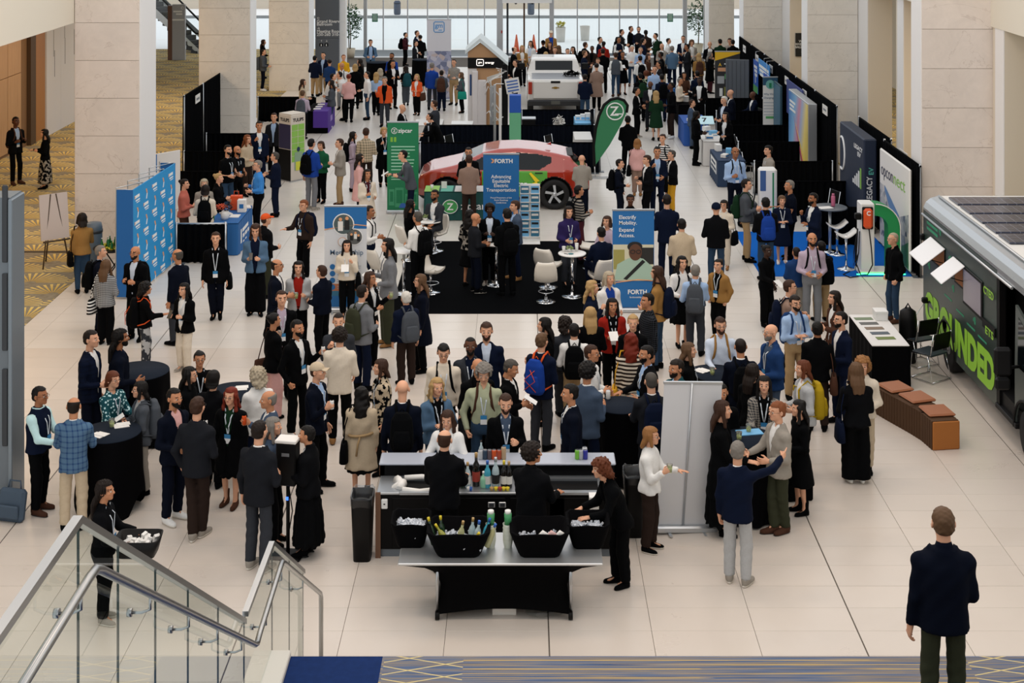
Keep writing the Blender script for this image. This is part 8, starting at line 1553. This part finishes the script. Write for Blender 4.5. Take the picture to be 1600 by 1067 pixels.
# ================================================================ everyone in the hall: u v facing sex top bottom hair skin pose ... | where
CROWD = '''
25 183 50 m blazer:offblack:lightblue pants:black short:black D ffs H=1.9 lan bp=brown shoe=br | on the left aisle carpet
69 202 285 f blouse:black longskirt:black~floral~stone long:black L ofs feet=295 | hand out, facing the aisle suit
128 333 205 f sweater:camel jeans:jeans mid:dark L ods H=1.66 bag=black | at the easel by the column
158 384 100 m blazer:darknavy:lightblue pants:darknavy short:grey L lds feet=517 bp=black | facing the blue backdrop
166 406 165 f blazer:lightgrey~check~darkgrey pants:black long:lightbrown L lds feet=537 shoe=hl bag=black~stripe~white | with striped bag
211 385 340 m blazer:black:paleblue pants:black bald:dark M ffs beard specs H=1.75 bp=black | before the blue backdrop
228 440 105 f sweater:black pants:darkgrey~camo~lightgrey curlybob:black M ods feet=566 bp=black/orange | handing something over
277 389 240 m blazer:darknavy:white pants:darkgrey fringe:saltpepper M dds H=1.76 | back turned near the backdrop edge
287 443 330 f cardigan:black:white pants:cream long:black L ffs feet=580 lan hold=phone shoe=gs | scarf and coat over arm
337 362 8 f cardigan:black:black pants:darknavy bun:brown L ddw feet=503 lan=2 bag=black | walking towards the viewer
148 517 80 m blazer:navy~plaid~darknavy pants:darknavy short:dark L lds H=1.8 | at the left round table
194 515 105 m blazer:darknavy:navy pants:darknavy dreads:black T lds beard H=1.78 | long locks, beside the round table
63 605 75 m vest:navy:cyan pants:black short:black T tts specs feet=800 lan shoe=br | far left
118 621 185 m blazer:denim~plaid~midblue pants:beige fringe:dark M tts feet=822 | back turned at far left
177 581 60 f blouse:teal~dots~cyan pants:black bob:auburn L tts specs H=1.62 lan | at the far left cocktail table
213 597 295 f blazer:gunmetal:lightgrey pants:stone mid:black L ffs specs feet=776 hold=paper bp=gunmetal shoe=bt | leafing papers
273 608 55 m blazer:darknavy:pink pants:darknavy short:black M lds beard feet=815 shoe=ws | white sneakers
309 621 165 m blazer:charcoal:navy pants:darkbrown side:brown L lpk specs feet=838 shoe=gs | back turned, legs crossed
360 607 345 f coat:black:darkgreen skirt:black wavy:red L uds specs feet=790 lan hold=can shoe=bb | red hair, holding a can
315 548 20 f blouse:black pants:black bun:black M tms specs H=1.62 lan | !hand on cheek behind table
299 574 85 f sweater:black pants:black long:black L tts specs H=1.64 | !long hair, beside the hand-on-cheek person
334 579 170 f blouse:offblack pants:black bob:black L tts H=1.6 | !back turned at the dark round table
402 573 215 f blazer:white:white pants:navy curlybob:greyblond L tts H=1.65 | at the dark round table
419 611 285 m blazer:bluegrey:white pants:darkgrey fringe:grey M uds H=1.74 hold=redcan | with orange can
406 658 155 m blazer:charcoal:white pants:darkgrey short:dark L lds feet=888 shoe=gs | back turned beside the photo kiosk
428 653 80 f blouse:bluegrey pants:black long:grey L dds H=1.62 | !long grey hair, behind the kiosk
479 666 262 f jacket:offblack longskirt:black short:black M ffs feet=866 shoe=hl | right of the photo kiosk
435 405 90 m blazer:darknavy:white pants:black fringe:dark M fls specs H=1.76 | left of the red collar
467 409 10 f jacket:lightgrey:red pants:black wavy:black L ffs H=1.68 hold=cup | red top showing
502 415 240 m jacket:darknavy:black pants:black short:brown L fls feet=553 shoe=ws | back to the Mentorship banner
440 455 20 m blazer:black:lavender pants:black short:brown L fds H=1.8 lan hold=beer | checked shirt, facing out
429 488 125 f blazer:black:black wide:pink bun:black M fds H=1.66 bag=brown | brown tote
465 501 55 m blazer:black:white pants:black short:black M pus beard feet=682 lan hold=-can shoe=ws | white shirt, holding a white can
497 567 75 m blazer:darknavy:lightblue pants:black cap:beige L uds H=1.78 lan hold=can | tan cap
529 491 5 m blazer:darkgrey:white pants:black short:dark L mds H=1.74 | !hand at mouth behind the cream blazer
531 511 182 m blazer:cream:white pants:black curly:dark L lls feet=690 shoe=tn | back turned, short curls
567 446 140 m blazer:grey:white pants:navy short:dark L lus H=1.76 bp=olive hold=-cup | olive backpack
579 425 65 f blazer:black:white pants:black long:brown M fus specs H=1.68 lan hold=-cup | glasses, holding a drink
634 456 205 m jacket:navy:navy pants:darkbrown side:white L dds feet=600 bp=gunmetal | white hair, grey backpack
656 429 280 f coat:darknavy:black pants:black long:lightbrown L lds specs H=1.7 | long hair, beside white hair
594 562 290 f jacket:beige~floral~black:black pants:black mid:brown L fds H=1.64 lan | floral pattern
565 605 180 f coat:beige:beige skirt:black wavy:black L dds feet=780 shoe=bt bag=black | trench coat with belt
629 594 182 m blazer:darknavy:white pants:darkgrey bald:dark L dds H=1.8 bp=black | bald, back turned left of bar
399 351 5 f jacket:denim:navy wide:black wavy:brown L ffs feet=492 nod=18 hold=phone | looking at a phone
416 334 125 m jacket:offblack:white pants:olive cap:orange L lds H=1.72 | orange cap
474 313 325 m sweater:darkbrown pants:black side:ginger L ods specs feet=432 lan bp=navy | one hand out
542 376 5 f sweater:cream pants:black long:black L fms feet=490 lan hold=paper bag=black | eating before the Mentorship banner
605 373 285 f blazer:grey:white wide:olive long:black L fls feet=548 hold=paper shoe=tn | holding a card
652 331 225 m shirt:white pants:black short:saltpepper M fls H=1.76 bp=black | black backpack, left lounge
642 312 120 f blouse:black pants:black long:black M ttT ch=w | seated in the left lounge, back turned
679 297 330 m blazer:darkgrey:white pants:darkgrey short:black T ttT beard lan ch=w | seated at the left lounge table
629 235 280 m blazer:gunmetal:white pants:navy short:black L ofs lean=14 H=1.8 hold=paper | leaning to the green banner
359 227 55 m tee:black jeans:jeans short:black L lls beard lan H=1.8 | in the left booth
371 228 50 m tee:offblack pants:black bald:black M lls beard lan H=1.76 | bald, in the left booth
387 211 60 f sweater:beige pants:darkbrown wavy:ginger L lds H=1.66 | curly hair in the left booth
405 190 20 m blazer:navy:white pants:navy short:dark M mds lan H=1.86 | hand at chin by the kiosk
428 177 355 m blazer:charcoal:lightblue pants:black short:brown L lds H=1.78 | behind the kiosk
402 251 295 m shirt:brightblue pants:black short:grey L fls specs lan H=1.76 | blue shirt at the blue table
429 238 268 m blazer:navy:white pants:navy short:saltpepper L ffs feet=338 | side on, left of the kiosk crowd
341 270 85 f jacket:black:black pants:black bun:blond L fls H=1.66 | tied blond hair by the blue table
289 279 90 f sweater:salmon pants:brown bun:dark L fls H=1.68 | behind the backdrop
319 280 15 f blouse:stone pants:black bob:greyblond L lls H=1.56 | !short, between salmon and cream sweaters
321 289 185 f sweater:cream pants:black bob:dark L lls H=1.66 bp=black | black backpack in the left booth
487 217 150 m jacket:royal:navy pants:grey short:black L lds feet=328 bp=black shoe=gs | black backpack by the kiosk
501 221 335 f sweater:green pants:black bob:brown L mls feet=317 shoe=bt | hand at mouth
530 217 285 m blazer:stone:white pants:khaki short:brown L cfs feet=322 shoe=br | arms folded
554 206 100 f sweater:lavender pants:lavender long:black L lls H=1.66 bp=black | side on
572 200 182 m sweater:beige~plaid~darkgreen pants:darkbrown short:brown L lls H=1.78 | back turned behind the pink coat
600 199 20 f coat:black:black pants:black bob:blond L mds lan H=1.66 | blond, hand on face by the green banner
563 241 100 f coat:pink:lavender pants:black wavy:dark L lfs H=1.66 | curly hair
574 265 30 f coat:cream:maroon skirt:maroon long:dark M fls lan H=1.64 | dark red dress below
578 322 80 m shirt:white pants:navy short:dark T fls bp=black H=1.74 | half hidden by the Mentorship banner
412 62 100 f jacket:black:black pants:black long:brown L lds bag=green H=1.68 | green bag beside far column
412 77 95 m hoodie:gunmetal pants:darknavy short:dark L lls bp=gunmetal feet=142 shoe=ws | grey pack beside far column
494 87 165 m blazer:navy:white pants:khaki short:black L lls feet=150 | tan trousers under the dark pylon
505 82 345 m blazer:navy:lightblue pants:khaki short:black L lds feet=149 | facing out under the pylon
515 92 190 f sweater:midblue pants:navy bun:dark L lls H=1.66 | blue back under the pylon
537 85 15 f sweater:yellow pants:brown bun:ginger L fls H=1.66 | yellow, right of the pylon
534 98 350 m shirt:white pants:grey fringe:grey M lls bp=navy H=1.76 | white shirt before the yellow sweater
555 100 185 f blouse:black pants:black mid:blond L lls H=1.68 | blond, back turned
562 92 250 f coat:black:black pants:black long:dark L lds H=1.7 | long dark hair
521 115 100 m jacket:white:white pants:darknavy short:black L ffs lean=14 H=1.74 | bending over a leaflet
530 112 260 m vest:white:white pants:black short:black L ffs lean=16 H=1.74 | bowed, facing left
517 125 270 f cardigan:gunmetal:black jeans:jeans long:dark M ffs feet=200 hold=paper shoe=ws | at the purple table
545 115 185 f sweater:pink pants:black bun:red L lls feet=190 | red bun, back turned
573 112 285 m shirt:white jeans:jeans short:black L lds feet=187 | jacket on arm
588 113 180 f shirt:lightblue pants:black long:blond L lls H=1.68 feet=180 | pale blue back
594 107 200 f blouse:stone pants:black mid:greyblond L lls H=1.64 | !beige, behind the pale blue back
601 120 355 m jacket:orange:black pants:darkgrey side:grey L uds lan feet=198 | orange jacket with badge
651 116 335 f blazer:orange:white pants:black mid:blond L lls lan feet=175 bag=brown | orange blazer, blond
634 103 200 f tee:black pants:gunmetal wavy:dark M lls bp=teal feet=165 | green pack, back turned
614 95 30 m blazer:black:white pants:black short:black M ffs feet=170 | behind the orange jacket
612 83 340 m vest:black:royal pants:black short:black T lls beard H=1.78 | blue sleeves
579 62 10 m jacket:denim:lightblue pants:black side:brown L lls lan bp=black H=1.78 | by the black round table
634 51 80 m sweater:maroon pants:black short:black L lls bp=black feet=103 | maroon, by the glazing
652 48 75 m jacket:navy:white pants:navy short:brown L fls H=1.8 | navy, facing the tall banner
656 54 200 m jacket:black:black pants:black bun:dark L lls H=1.74 | black back by the tall banner
650 64 70 m jacket:charcoal:white jeans:jeans short:black L fls feet=115 | jeans at the black table
474 124 95 f sweater:beige pants:black long:brown L lls H=1.66 | left of the purple table
473 141 170 m shirt:lavender pants:black short:lightbrown L lls bp=gunmetal feet=217 | grey pack at the purple table
629 163 80 m blazer:black:white pants:black bald:grey L tts lan H=1.72 | bald, behind the green banner
678 157 250 m blazer:darkgrey:white pants:black short:brown L fls H=1.8 | grey suit left of the equipment case
671 177 270 m blazer:black:white pants:black short:black L tts lean=24 H=1.62 | bowed over the white table
677 98 170 m blazer:royal:white pants:darkgrey short:grey L lds H=1.78 | blue blazer before the tall banner
690 110 178 m jacket:gunmetal:white pants:navy short:dark L lls bp=brown feet=172 | grey jacket before the tall banner
709 93 340 m shirt:stone~dots~grey pants:khaki short:brown L fls lan feet=164 | patterned shirt
720 113 265 f jacket:gunmetal:black pants:black mid:lightbrown L fls bag=turquoise feet=166 | turquoise bag
805 93 300 f blazer:black:white pants:black bun:brown L fls H=1.7 | side on, left of the pickup
804 73 100 m blazer:black:white pants:black fringe:dark L lls H=1.8 | left of the pickup cab
816 71 5 f jacket:camel:white pants:black long:blond L ffs H=1.7 | tan jacket near the entrance
829 64 330 f jacket:white:paleblue pants:black long:brown L lls H=1.72 | pale jacket under the entrance
849 63 190 m jacket:black:black pants:black cap:black L lls H=1.78 | black cap near the entrance
861 48 10 m jacket:camel:royal pants:brown cap:cream L fls H=1.8 | tan jacket and cap outside the crowd
859 66 350 f blouse:brown pants:black wavy:brown L lls H=1.66 | !brown top above the pickup roof
853 81 175 f sweater:stone pants:black bob:blond L lls H=1.64 | !blond, just above the pickup roof
867 74 0 m jacket:charcoal:white pants:black short:dark L lls specs H=1.72 | !glasses above the pickup roof
873 71 190 f coat:darkbrown:black pants:black long:lightbrown L lls H=1.68 | !brown coat above the pickup roof
887 76 10 m blazer:navy:white pants:navy short:dark L lls H=1.74 | !navy above the pickup roof, right side
895 73 330 f blouse:black pants:black long:black L lls H=1.68 | !long black hair above the pickup roof
915 66 120 m jacket:black:black pants:black short:brown L lds bp=black H=1.8 | black pack right of the pickup
914 79 100 m blazer:navy:white pants:navy short:lightbrown L fls H=1.76 | navy suit beside the pickup mirror
925 72 340 f coat:darkbrown:black pants:black short:black D lls H=1.7 | brown coat in the far crowd
938 58 70 m blazer:navy:white pants:navy short:dark L lls H=1.8 | navy, behind the red jacket
943 64 190 f jacket:red:red pants:black bun:black K lls H=1.7 | bright red back in the far crowd
942 76 182 m jacket:black:black pants:black short:dark L lls H=1.8 | black back below the red jacket
934 91 340 m shirt:white pants:khaki side:lightbrown L fls H=1.78 feet=150 | white shirt by the brown coat
932 98 185 f coat:taupe:brown pants:black bun:dark L lls feet=172 | taupe back right of the pickup
914 116 178 m jacket:navy:navy jeans:jeans short:dark L lls feet=190 | navy back at the pickup tailgate
962 82 183 m vest:gunmetal:white jeans:jeans short:brown L lls feet=151 shoe=br | grey vest, back turned
973 80 10 f dress:black none:black bun:dark T fls feet=147 hold=paper | green folder in hand
967 58 30 m vest:navy:white pants:navy short:black T fls bp=navy H=1.72 | white sleeves in the far crowd
972 46 80 m jacket:charcoal:white pants:charcoal short:dark L lls bp=black H=1.78 | first of the tall group by glazing
987 41 70 m jacket:black:black pants:pink short:brown L lls H=1.84 | second of the tall group by glazing
998 42 0 m vest:charcoal:navy pants:black short:dark L lls beard lan H=1.84 | third of tall group by glazing
1009 47 185 m jacket:darkbrown:black pants:darkgrey short:black D lls H=1.84 | brown back in the group by glazing
1006 60 100 m blazer:navy:lightblue pants:navy short:black L lls H=1.74 | !navy profile before the brown back
988 71 5 m sweater:white jeans:jeans side:white L lls feet=135 lan shoe=br | white sweater and white hair
1001 74 350 m shirt:lightblue pants:khaki short:grey L fls H=1.74 | !pale blue shirt in the far crowd
1000 87 195 m shirt:white pants:black short:black L lls bp=black H=1.74 | !white shirt with black pack, far crowd
1024 52 275 m jacket:darkgreen:white pants:black short:black L lls bp=darkgreen H=1.8 | dark green pack by the glazing
1045 60 80 f jacket:white:white pants:black short:black L lls H=1.76 | !pale jacket under the right glazing
1034 68 330 m jacket:stone:white pants:beige fringe:grey L lls H=1.74 | !beige, grey fringe, far crowd
1050 72 180 m jacket:denim:navy pants:navy side:grey L lls bag=black H=1.78 | denim back in the far crowd
1032 81 250 m blazer:black:white pants:black short:black D lls H=1.76 | !black suit left of the denim back
1013 85 60 f blouse:brown pants:black long:brown L lls H=1.66 | !brown blouse in the far crowd
1029 96 270 m blazer:charcoal:white pants:black short:black M lls H=1.74 | !charcoal, behind the pale blue shirt
1023 103 350 m shirt:lightblue pants:charcoal short:brown L fls H=1.78 feet=185 | pale blue shirt in the middle aisle
1010 110 170 f blouse:darkgreen~floral~sage pants:black curly:auburn L lls H=1.64 | floral back in the aisle
1000 114 200 m jacket:black:black pants:black short:black M lls bp=darkgreen H=1.72 | dark pack in the aisle
1034 116 190 m blazer:navy:white pants:navy short:black T lls bp=black feet=190 | navy with black pack in the aisle
1068 56 340 m blazer:navy:white pants:navy short:brown L lls lan H=1.84 | tall navy suit by the potted tree
1073 69 270 m blazer:charcoal:white pants:charcoal short:black T mls feet=140 | hand raised, right far crowd
1081 62 10 f jacket:stone:white pants:black curlybob:lightbrown L lls H=1.7 | !curly hair by the potted tree
1092 83 182 f jacket:camel:camel pants:brown long:blond L lls bp=brown H=1.7 | blond, tan jacket with pack
1110 81 95 f coat:black:black pants:maroon long:grey L lls H=1.68 | grey hair beside the tan jacket
1109 65 0 m jacket:black:white pants:black fringe:brown L lls H=1.76 | facing out by the far column
1125 61 185 m jacket:darkgreen:black pants:black short:black L lls H=1.8 | dark back behind the arch sign
1140 60 340 f blouse:stone pants:black bob:brown L lls H=1.74 | !beige, behind the arch sign
1145 62 180 m jacket:black:white pants:black short:black L lls H=1.76 | black back right of the arch sign
996 136 70 f blazer:black:white pants:black bun:black M fls feet=214 shoe=gs | left of the green dress
1016 127 350 m blazer:charcoal:white pants:charcoal bald:black D lls beard feet=205 | facing out behind the green dress
1025 142 178 f dress:darkgreen none:darkgreen wavy:blond L lls feet=220 shoe=hl | long blond hair, green dress
1048 129 285 m blazer:black:black pants:darkbrown short:black D pls feet=216 shoe=ws | white sneakers, right of green dress
1063 122 70 f blouse:cream pants:black short:grey M ffs H=1.62 | !cream blouse at the right booths
1069 113 10 f blouse:brown pants:black long:dark M ttT ch=b | !seated, brown, right booths
1093 121 340 m jacket:black:white pants:black short:black K fls lan H=1.78 | lanyard, behind the booth table
1089 111 200 m jacket:navy:navy pants:black short:black L lls H=1.7 | !navy, beside the lanyard wearer
1082 156 80 m blazer:bluegrey:white pants:bluegrey short:brown L lls feet=232 | blue-grey suit at the royal blue table
1089 174 80 m hoodie:black pants:black dreads:black K lls feet=258 shoe=bt | dark hood at the white table
1131 151 300 m blazer:darknavy:paleblue pants:black side:white L lls H=1.8 | white hair in the right booth
1141 140 275 m blazer:darknavy:white pants:black bald:grey L lls H=1.8 | bald, in the right booth
1133 176 320 f blazer:black:white pants:black wavy:black L fls lan H=1.68 | black suit behind the white table
1176 143 285 m blazer:navy:white pants:navy bald:dark D ttT ch=b | seated, bald, under the blue banners
981 181 178 m jacket:black:black pants:black short:black T lls feet=272 | black back below the green flag
996 217 170 f blazer:pink:pink pants:taupe mid:strawb L lds feet=306 bag=black shoe=tn | pink suit, black bag
1035 209 330 f tee:white~stripe~charcoal pants:black bun:brown L lls bp=black H=1.68 | striped top in the aisle
969 249 80 m blazer:darknavy:white pants:darknavy short:dark L lds bp=black feet=345 | navy with pack in the aisle
1011 243 285 m blazer:offblack:white pants:black side:brown L fls feet=345 | dark suit in the aisle foursome
1027 230 0 m blazer:navy:lightblue pants:navy short:black M mls lan H=1.8 | hand at mouth in the foursome
1049 235 280 m blazer:offblack:white pants:gold short:saltpepper L ffs feet=333 | mustard trousers
909 242 185 m blazer:stone:white pants:darknavy bald:grey L lls feet=338 | bald, grey blazer beside the red car
905 290 110 m shirt:stone~stripe~charcoal pants:maroon short:black M fls bp=black H=1.74 | striped shirt right of lounge
889 323 15 f hoodie:purple pants:darkgrey mid:dark L lls lan H=1.68 | purple top behind the plant table
948 338 330 f blouse:lavender pants:stone mid:brown L ttT ch=w | !seated behind the navy suit
939 355 200 m blazer:navy:white pants:navy short:black L ttT ch=w | seated, navy back, right lounge
985 303 0 f sweater:black pants:black bun:black D lls H=1.68 | behind the Electrify Mobility banner
1042 304 178 m blazer:navy:white pants:navy short:dark L lls feet=440 | navy back right of the Mobility banner
1065 342 182 m jacket:beige:white pants:black short:black L lls H=1.76 | beige back right of the Mobility banner
1119 317 170 m jacket:offblack:black jeans:jeans beanie:navy L lls feet=448 | blue beanie
1131 313 335 f shirt:cream pants:cream bob:dark L fls specs feet=420 shoe=tn bag=black lan | cream outfit beside the beanie
1167 280 80 m sweater:gunmetal pants:khaki short:dark L fls bp=darkgreen feet=408 | green pack by the charger
1149 230 10 m shirt:lightblue pants:darknavy fringe:dark T fds lan bp=black feet=360 | blue shirt at the deep blue table
1200 228 285 m tee:stone pants:black side:black L ccs lan H=1.74 | beige t-shirt, arms folded
1233 282 280 m tee:darknavy pants:black short:grey M ocs H=1.78 | grey hair, arm on charger
1222 306 0 f dress:navy none:navy bob:lightbrown L ccs lan feet=412 shoe=ws | navy dress, arms folded
1196 309 185 m jacket:offblack:black jeans:jeans side:black L lls bp=royal feet=437 | blue pack at the charger
1270 302 290 m blazer:navy:white pants:navy short:black T mcs beard lan H=1.78 | hand at chin by the booth table
1199 382 40 f shirt:black pants:black bun:black K tds feet=508 hold=paper specs | black uniform, serving
1267 364 0 m shirt:lavender pants:grey bald:dark M lls beard lan bp=black H=1.78 | bald, lavender, facing out
1244 386 190 m sweater:midblue pants:stone buzz:dark M lls feet=500 | blue back left of the navy jacket
1283 377 195 m jacket:darknavy:white pants:khaki short:black L lls bp=black feet=503 | navy back on blue carpet edge
1395 364 285 m jacket:black:black jeans:jeans buzz:greyblond L pps specs feet=503 shoe=br | alone by the charging arch
1235 438 85 m blazer:taupe:white pants:black short:brown L ffs specs bp=navy H=1.78 | taupe jacket, navy pack
1243 463 20 m shirt:lightblue pants:khaki side:dark L ccs specs beard lan bp=midblue feet=625 | blue shirt, arms folded
1303 455 280 f jacket:brown:white pants:stone long:dark L ffs H=1.66 | long dark hair left of table
1279 503 170 m jacket:black:black pants:darkbrown short:black T lds feet=668 bag=-brown | messenger bag
1313 488 285 m blazer:navy:white pants:navy short:black L fls beard specs H=1.8 | navy suit at the black cloth table
1204 507 290 m jacket:midblue:bluegrey pants:bluegrey bald:grey L lls beard=grey specs H=1.82 lan | bald, blue jacket
1121 497 5 m shirt:paleblue pants:grey side:brown L tls beard specs bp=camel H=1.82 | tan straps at the rear table
1156 529 185 m blazer:darknavy:white pants:navy buzz:dark M ots bp=black H=1.78 | navy back at the rear table
1078 536 80 f sweater:black pants:black long:lightbrown L tts lan H=1.68 | long fair hair at the rear table
1122 404 320 f jacket:camel:black pants:black bun:dark L pps lan feet=525 | tan jacket, hands in pockets
1086 414 170 m shirt:lightblue pants:darkgrey short:grey L mls bp=gunmetal feet=553 | dark pack, phone at ear
1066 401 20 f shirt:white skirt:black wavy:black L lls bp=black feet=543 shoe=bs | white shirt, black skirt
1026 416 250 f sweater:camel jeans:jeans long:brown L lls bp=navy feet=577 | tan sweater, blue pack
1011 459 285 m shirt:darkgrey~check~black pants:black short:black M mds H=1.78 | dark checked shirt
952 425 30 f jacket:white:royal pants:navy mid:greyblond L fls H=1.68 | white jacket below the photo banner
926 439 80 f sweater:navy pants:black wavy:blond L mls H=1.68 | fair ombre hair, navy top
957 467 10 f jacket:red:black pants:black long:black M ffs lan H=1.66 hold=paper | red jacket over black
989 491 355 f jacket:black:black pants:black bun:blond L lls H=1.68 | tied fair hair, facing out
986 521 175 f blouse:darkbrown~stripe~cream skirt:cream wavy:red L dds H=1.7 bag=gold | red hair, mustard bag
918 480 185 f sweater:black pants:black long:blond L lls H=1.7 | straight fair hair, back turned
886 494 190 f sweater:darkgrey pants:darkgrey curlybob:dark L lls H=1.66 | dark bob, grey back
897 506 180 m shirt:white pants:khaki short:black L lls bp=black feet=660 | white shirt with black pack, centre
850 497 270 f sweater:black pants:black long:black L lls H=1.66 | long black hair, centre
847 521 150 m blazer:navy:white pants:darkgrey side:lightbrown L lls bp=royal/orange feet=700 | blue and orange pack
927 540 70 m shirt:white pants:black short:brown M fls specs lan H=1.76 | white shirt at centre table
922 565 140 m blazer:bluegrey:white pants:navy curly:black M fts H=1.78 | blue-grey blazer at centre table
1006 541 290 m blazer:offblack:lightblue pants:black short:black M tls beard lan H=1.8 | bearded, dark suit at centre table
1056 563 300 m jacket:teal:lightblue pants:black side:dark M lls beard H=1.76 | !teal collar above the white banner
1017 582 190 m blazer:charcoal:white pants:charcoal buzz:saltpepper L tts bp=navy H=1.78 | navy pack left of the white banner
890 601 275 m blazer:darknavy:white pants:darknavy short:black M dds lan H=1.78 | right of the bar, facing left
760 505 0 m blazer:navy:paleblue pants:navy side:brown L dds beard H=1.86 | tallest above the bar queue
734 528 2 m blazer:darkgrey:navy pants:darkgrey buzz:black D dds beard lan feet=715 | grey blazer in the bar queue
693 539 5 m sweater:cream pants:black side:black L dds specs lan bp=black feet=725 nod=12 | cream sweatshirt in the bar queue
683 592 25 f jacket:denim:black jeans:jeans wavy:blond L ccs lan H=1.66 | denim jacket at the bar
747 561 15 m jacket:black:black pants:black bald:brown M lls H=1.7 | !bald, behind the grey curls
756 568 0 m shirt:sage jeans:jeans curly:grey L pds lan bp=brown H=1.8 nod=22 | grey curls at the bar
799 563 80 m blazer:black:white pants:black short:saltpepper M fls H=1.7 nod=20 hold=paper | !looking down by the blue pack
790 617 5 m blazer:black:bluegrey pants:black short:brown L dfs beard lan H=1.69 nod=12 | black blazer at the bar
699 643 350 f cardigan:white:white pants:black long:brown L rrs H=1.52 nod=14 | white cardigan at the bar
695 672 170 m jacket:offblack:white pants:black fringe:brown L tts H=1.76 | bartender at the left of bottles
832 691 150 m jacket:offblack:white pants:black curly:dark M tts H=1.72 look=-50 | bartender right of the bottles
938 716 285 f jacket:black:black pants:black curlybob:auburn L tts lean=20 feet=915 shoe=bt nod=15 | bartender bending at the right tub
1018 668 70 f sweater:white pants:darkbrown mid:strawb L uos specs feet=860 hold=cup shoe=bs | white sweater beside the white banner
1153 690 160 m blazer:navy:white pants:lightgrey short:grey L xds specs feet=911 shoe=gs | pointing, back turned
1209 629 290 m blazer:stone:white pants:olive side:ginger L tlk specs feet=830 shoe=br | grey blazer at the right table
1247 626 280 f dress:black none:black wavy:black L lls feet=802 shoe=bt | black dress beside the tote bag
1194 589 350 f jacket:darkgrey~check~stone:black pants:black long:black L tms H=1.64 lan | !laughing, hand on face
1177 569 130 f sweater:black pants:black long:dark L lls H=1.66 | !long dark hair behind the laughing person
1132 601 355 m shirt:black pants:black short:black M lls H=1.74 | !face just right of the white banner edge
1133 627 80 f coat:black:black longskirt:black long:brown L tls H=1.68 | long black coat beside the white banner
1254 564 280 f jacket:lightgrey:white pants:black mid:auburn L lls bp=mustard H=1.68 | mustard pack
1338 567 180 f sweater:offblack wide:black long:lightbrown L fls feet=753 bag=navy shoe=ws | navy tote, back turned
1348 557 345 f sweater:cream pants:beige curlybob:strawb L lls H=1.66 | curly, facing the navy tote
165 752 85 f shirt:offblack pants:black dreads:dark M tts lan feet=970 shoe=gs | black uniform behind the railing
1473 794 178 m jacket:darknavy:navy pants:olive short:lightbrown L fds H=1.86 z0=1.5 | on the landing in the foreground
732 231 0 m jacket:black:black pants:black short:dark M lls specs beard H=1.8 | behind the teal table, facing out
733 242 182 m blazer:taupe:white pants:darkbrown short:brown L lls feet=352 | taupe back at the teal table
743 333 110 m blazer:charcoal:black pants:darknavy bald:dark M lls feet=456 shoe=bs | bald, dark suit on the black rug
737 328 150 f blouse:black~floral~stone skirt:black wavy:black M lls H=1.62 | patterned, behind the bald suit
770 318 0 f blazer:black:paleblue pants:black curly:black K ffs lan feet=445 shoe=gs | facing out at the middle bistro table
792 326 200 m jacket:black:black pants:black side:black L fls bp=black feet=462 | black pack at the middle bistro table
804 314 285 m blazer:bluegrey:lightblue pants:navy side:brown L lls feet=437 shoe=tn | tan shoes on the black rug
'''
LINES = CROWD.strip().splitlines()
for ln, h_ in zip(LINES, spread(LINES, [(T[0], T[1], .42) for T in (T1_, T2_, T3_, T4_, T5_, T6_)] + [(X1, Y1, .25), (X2, Y2, .25)])): cat_line(ln, h_)
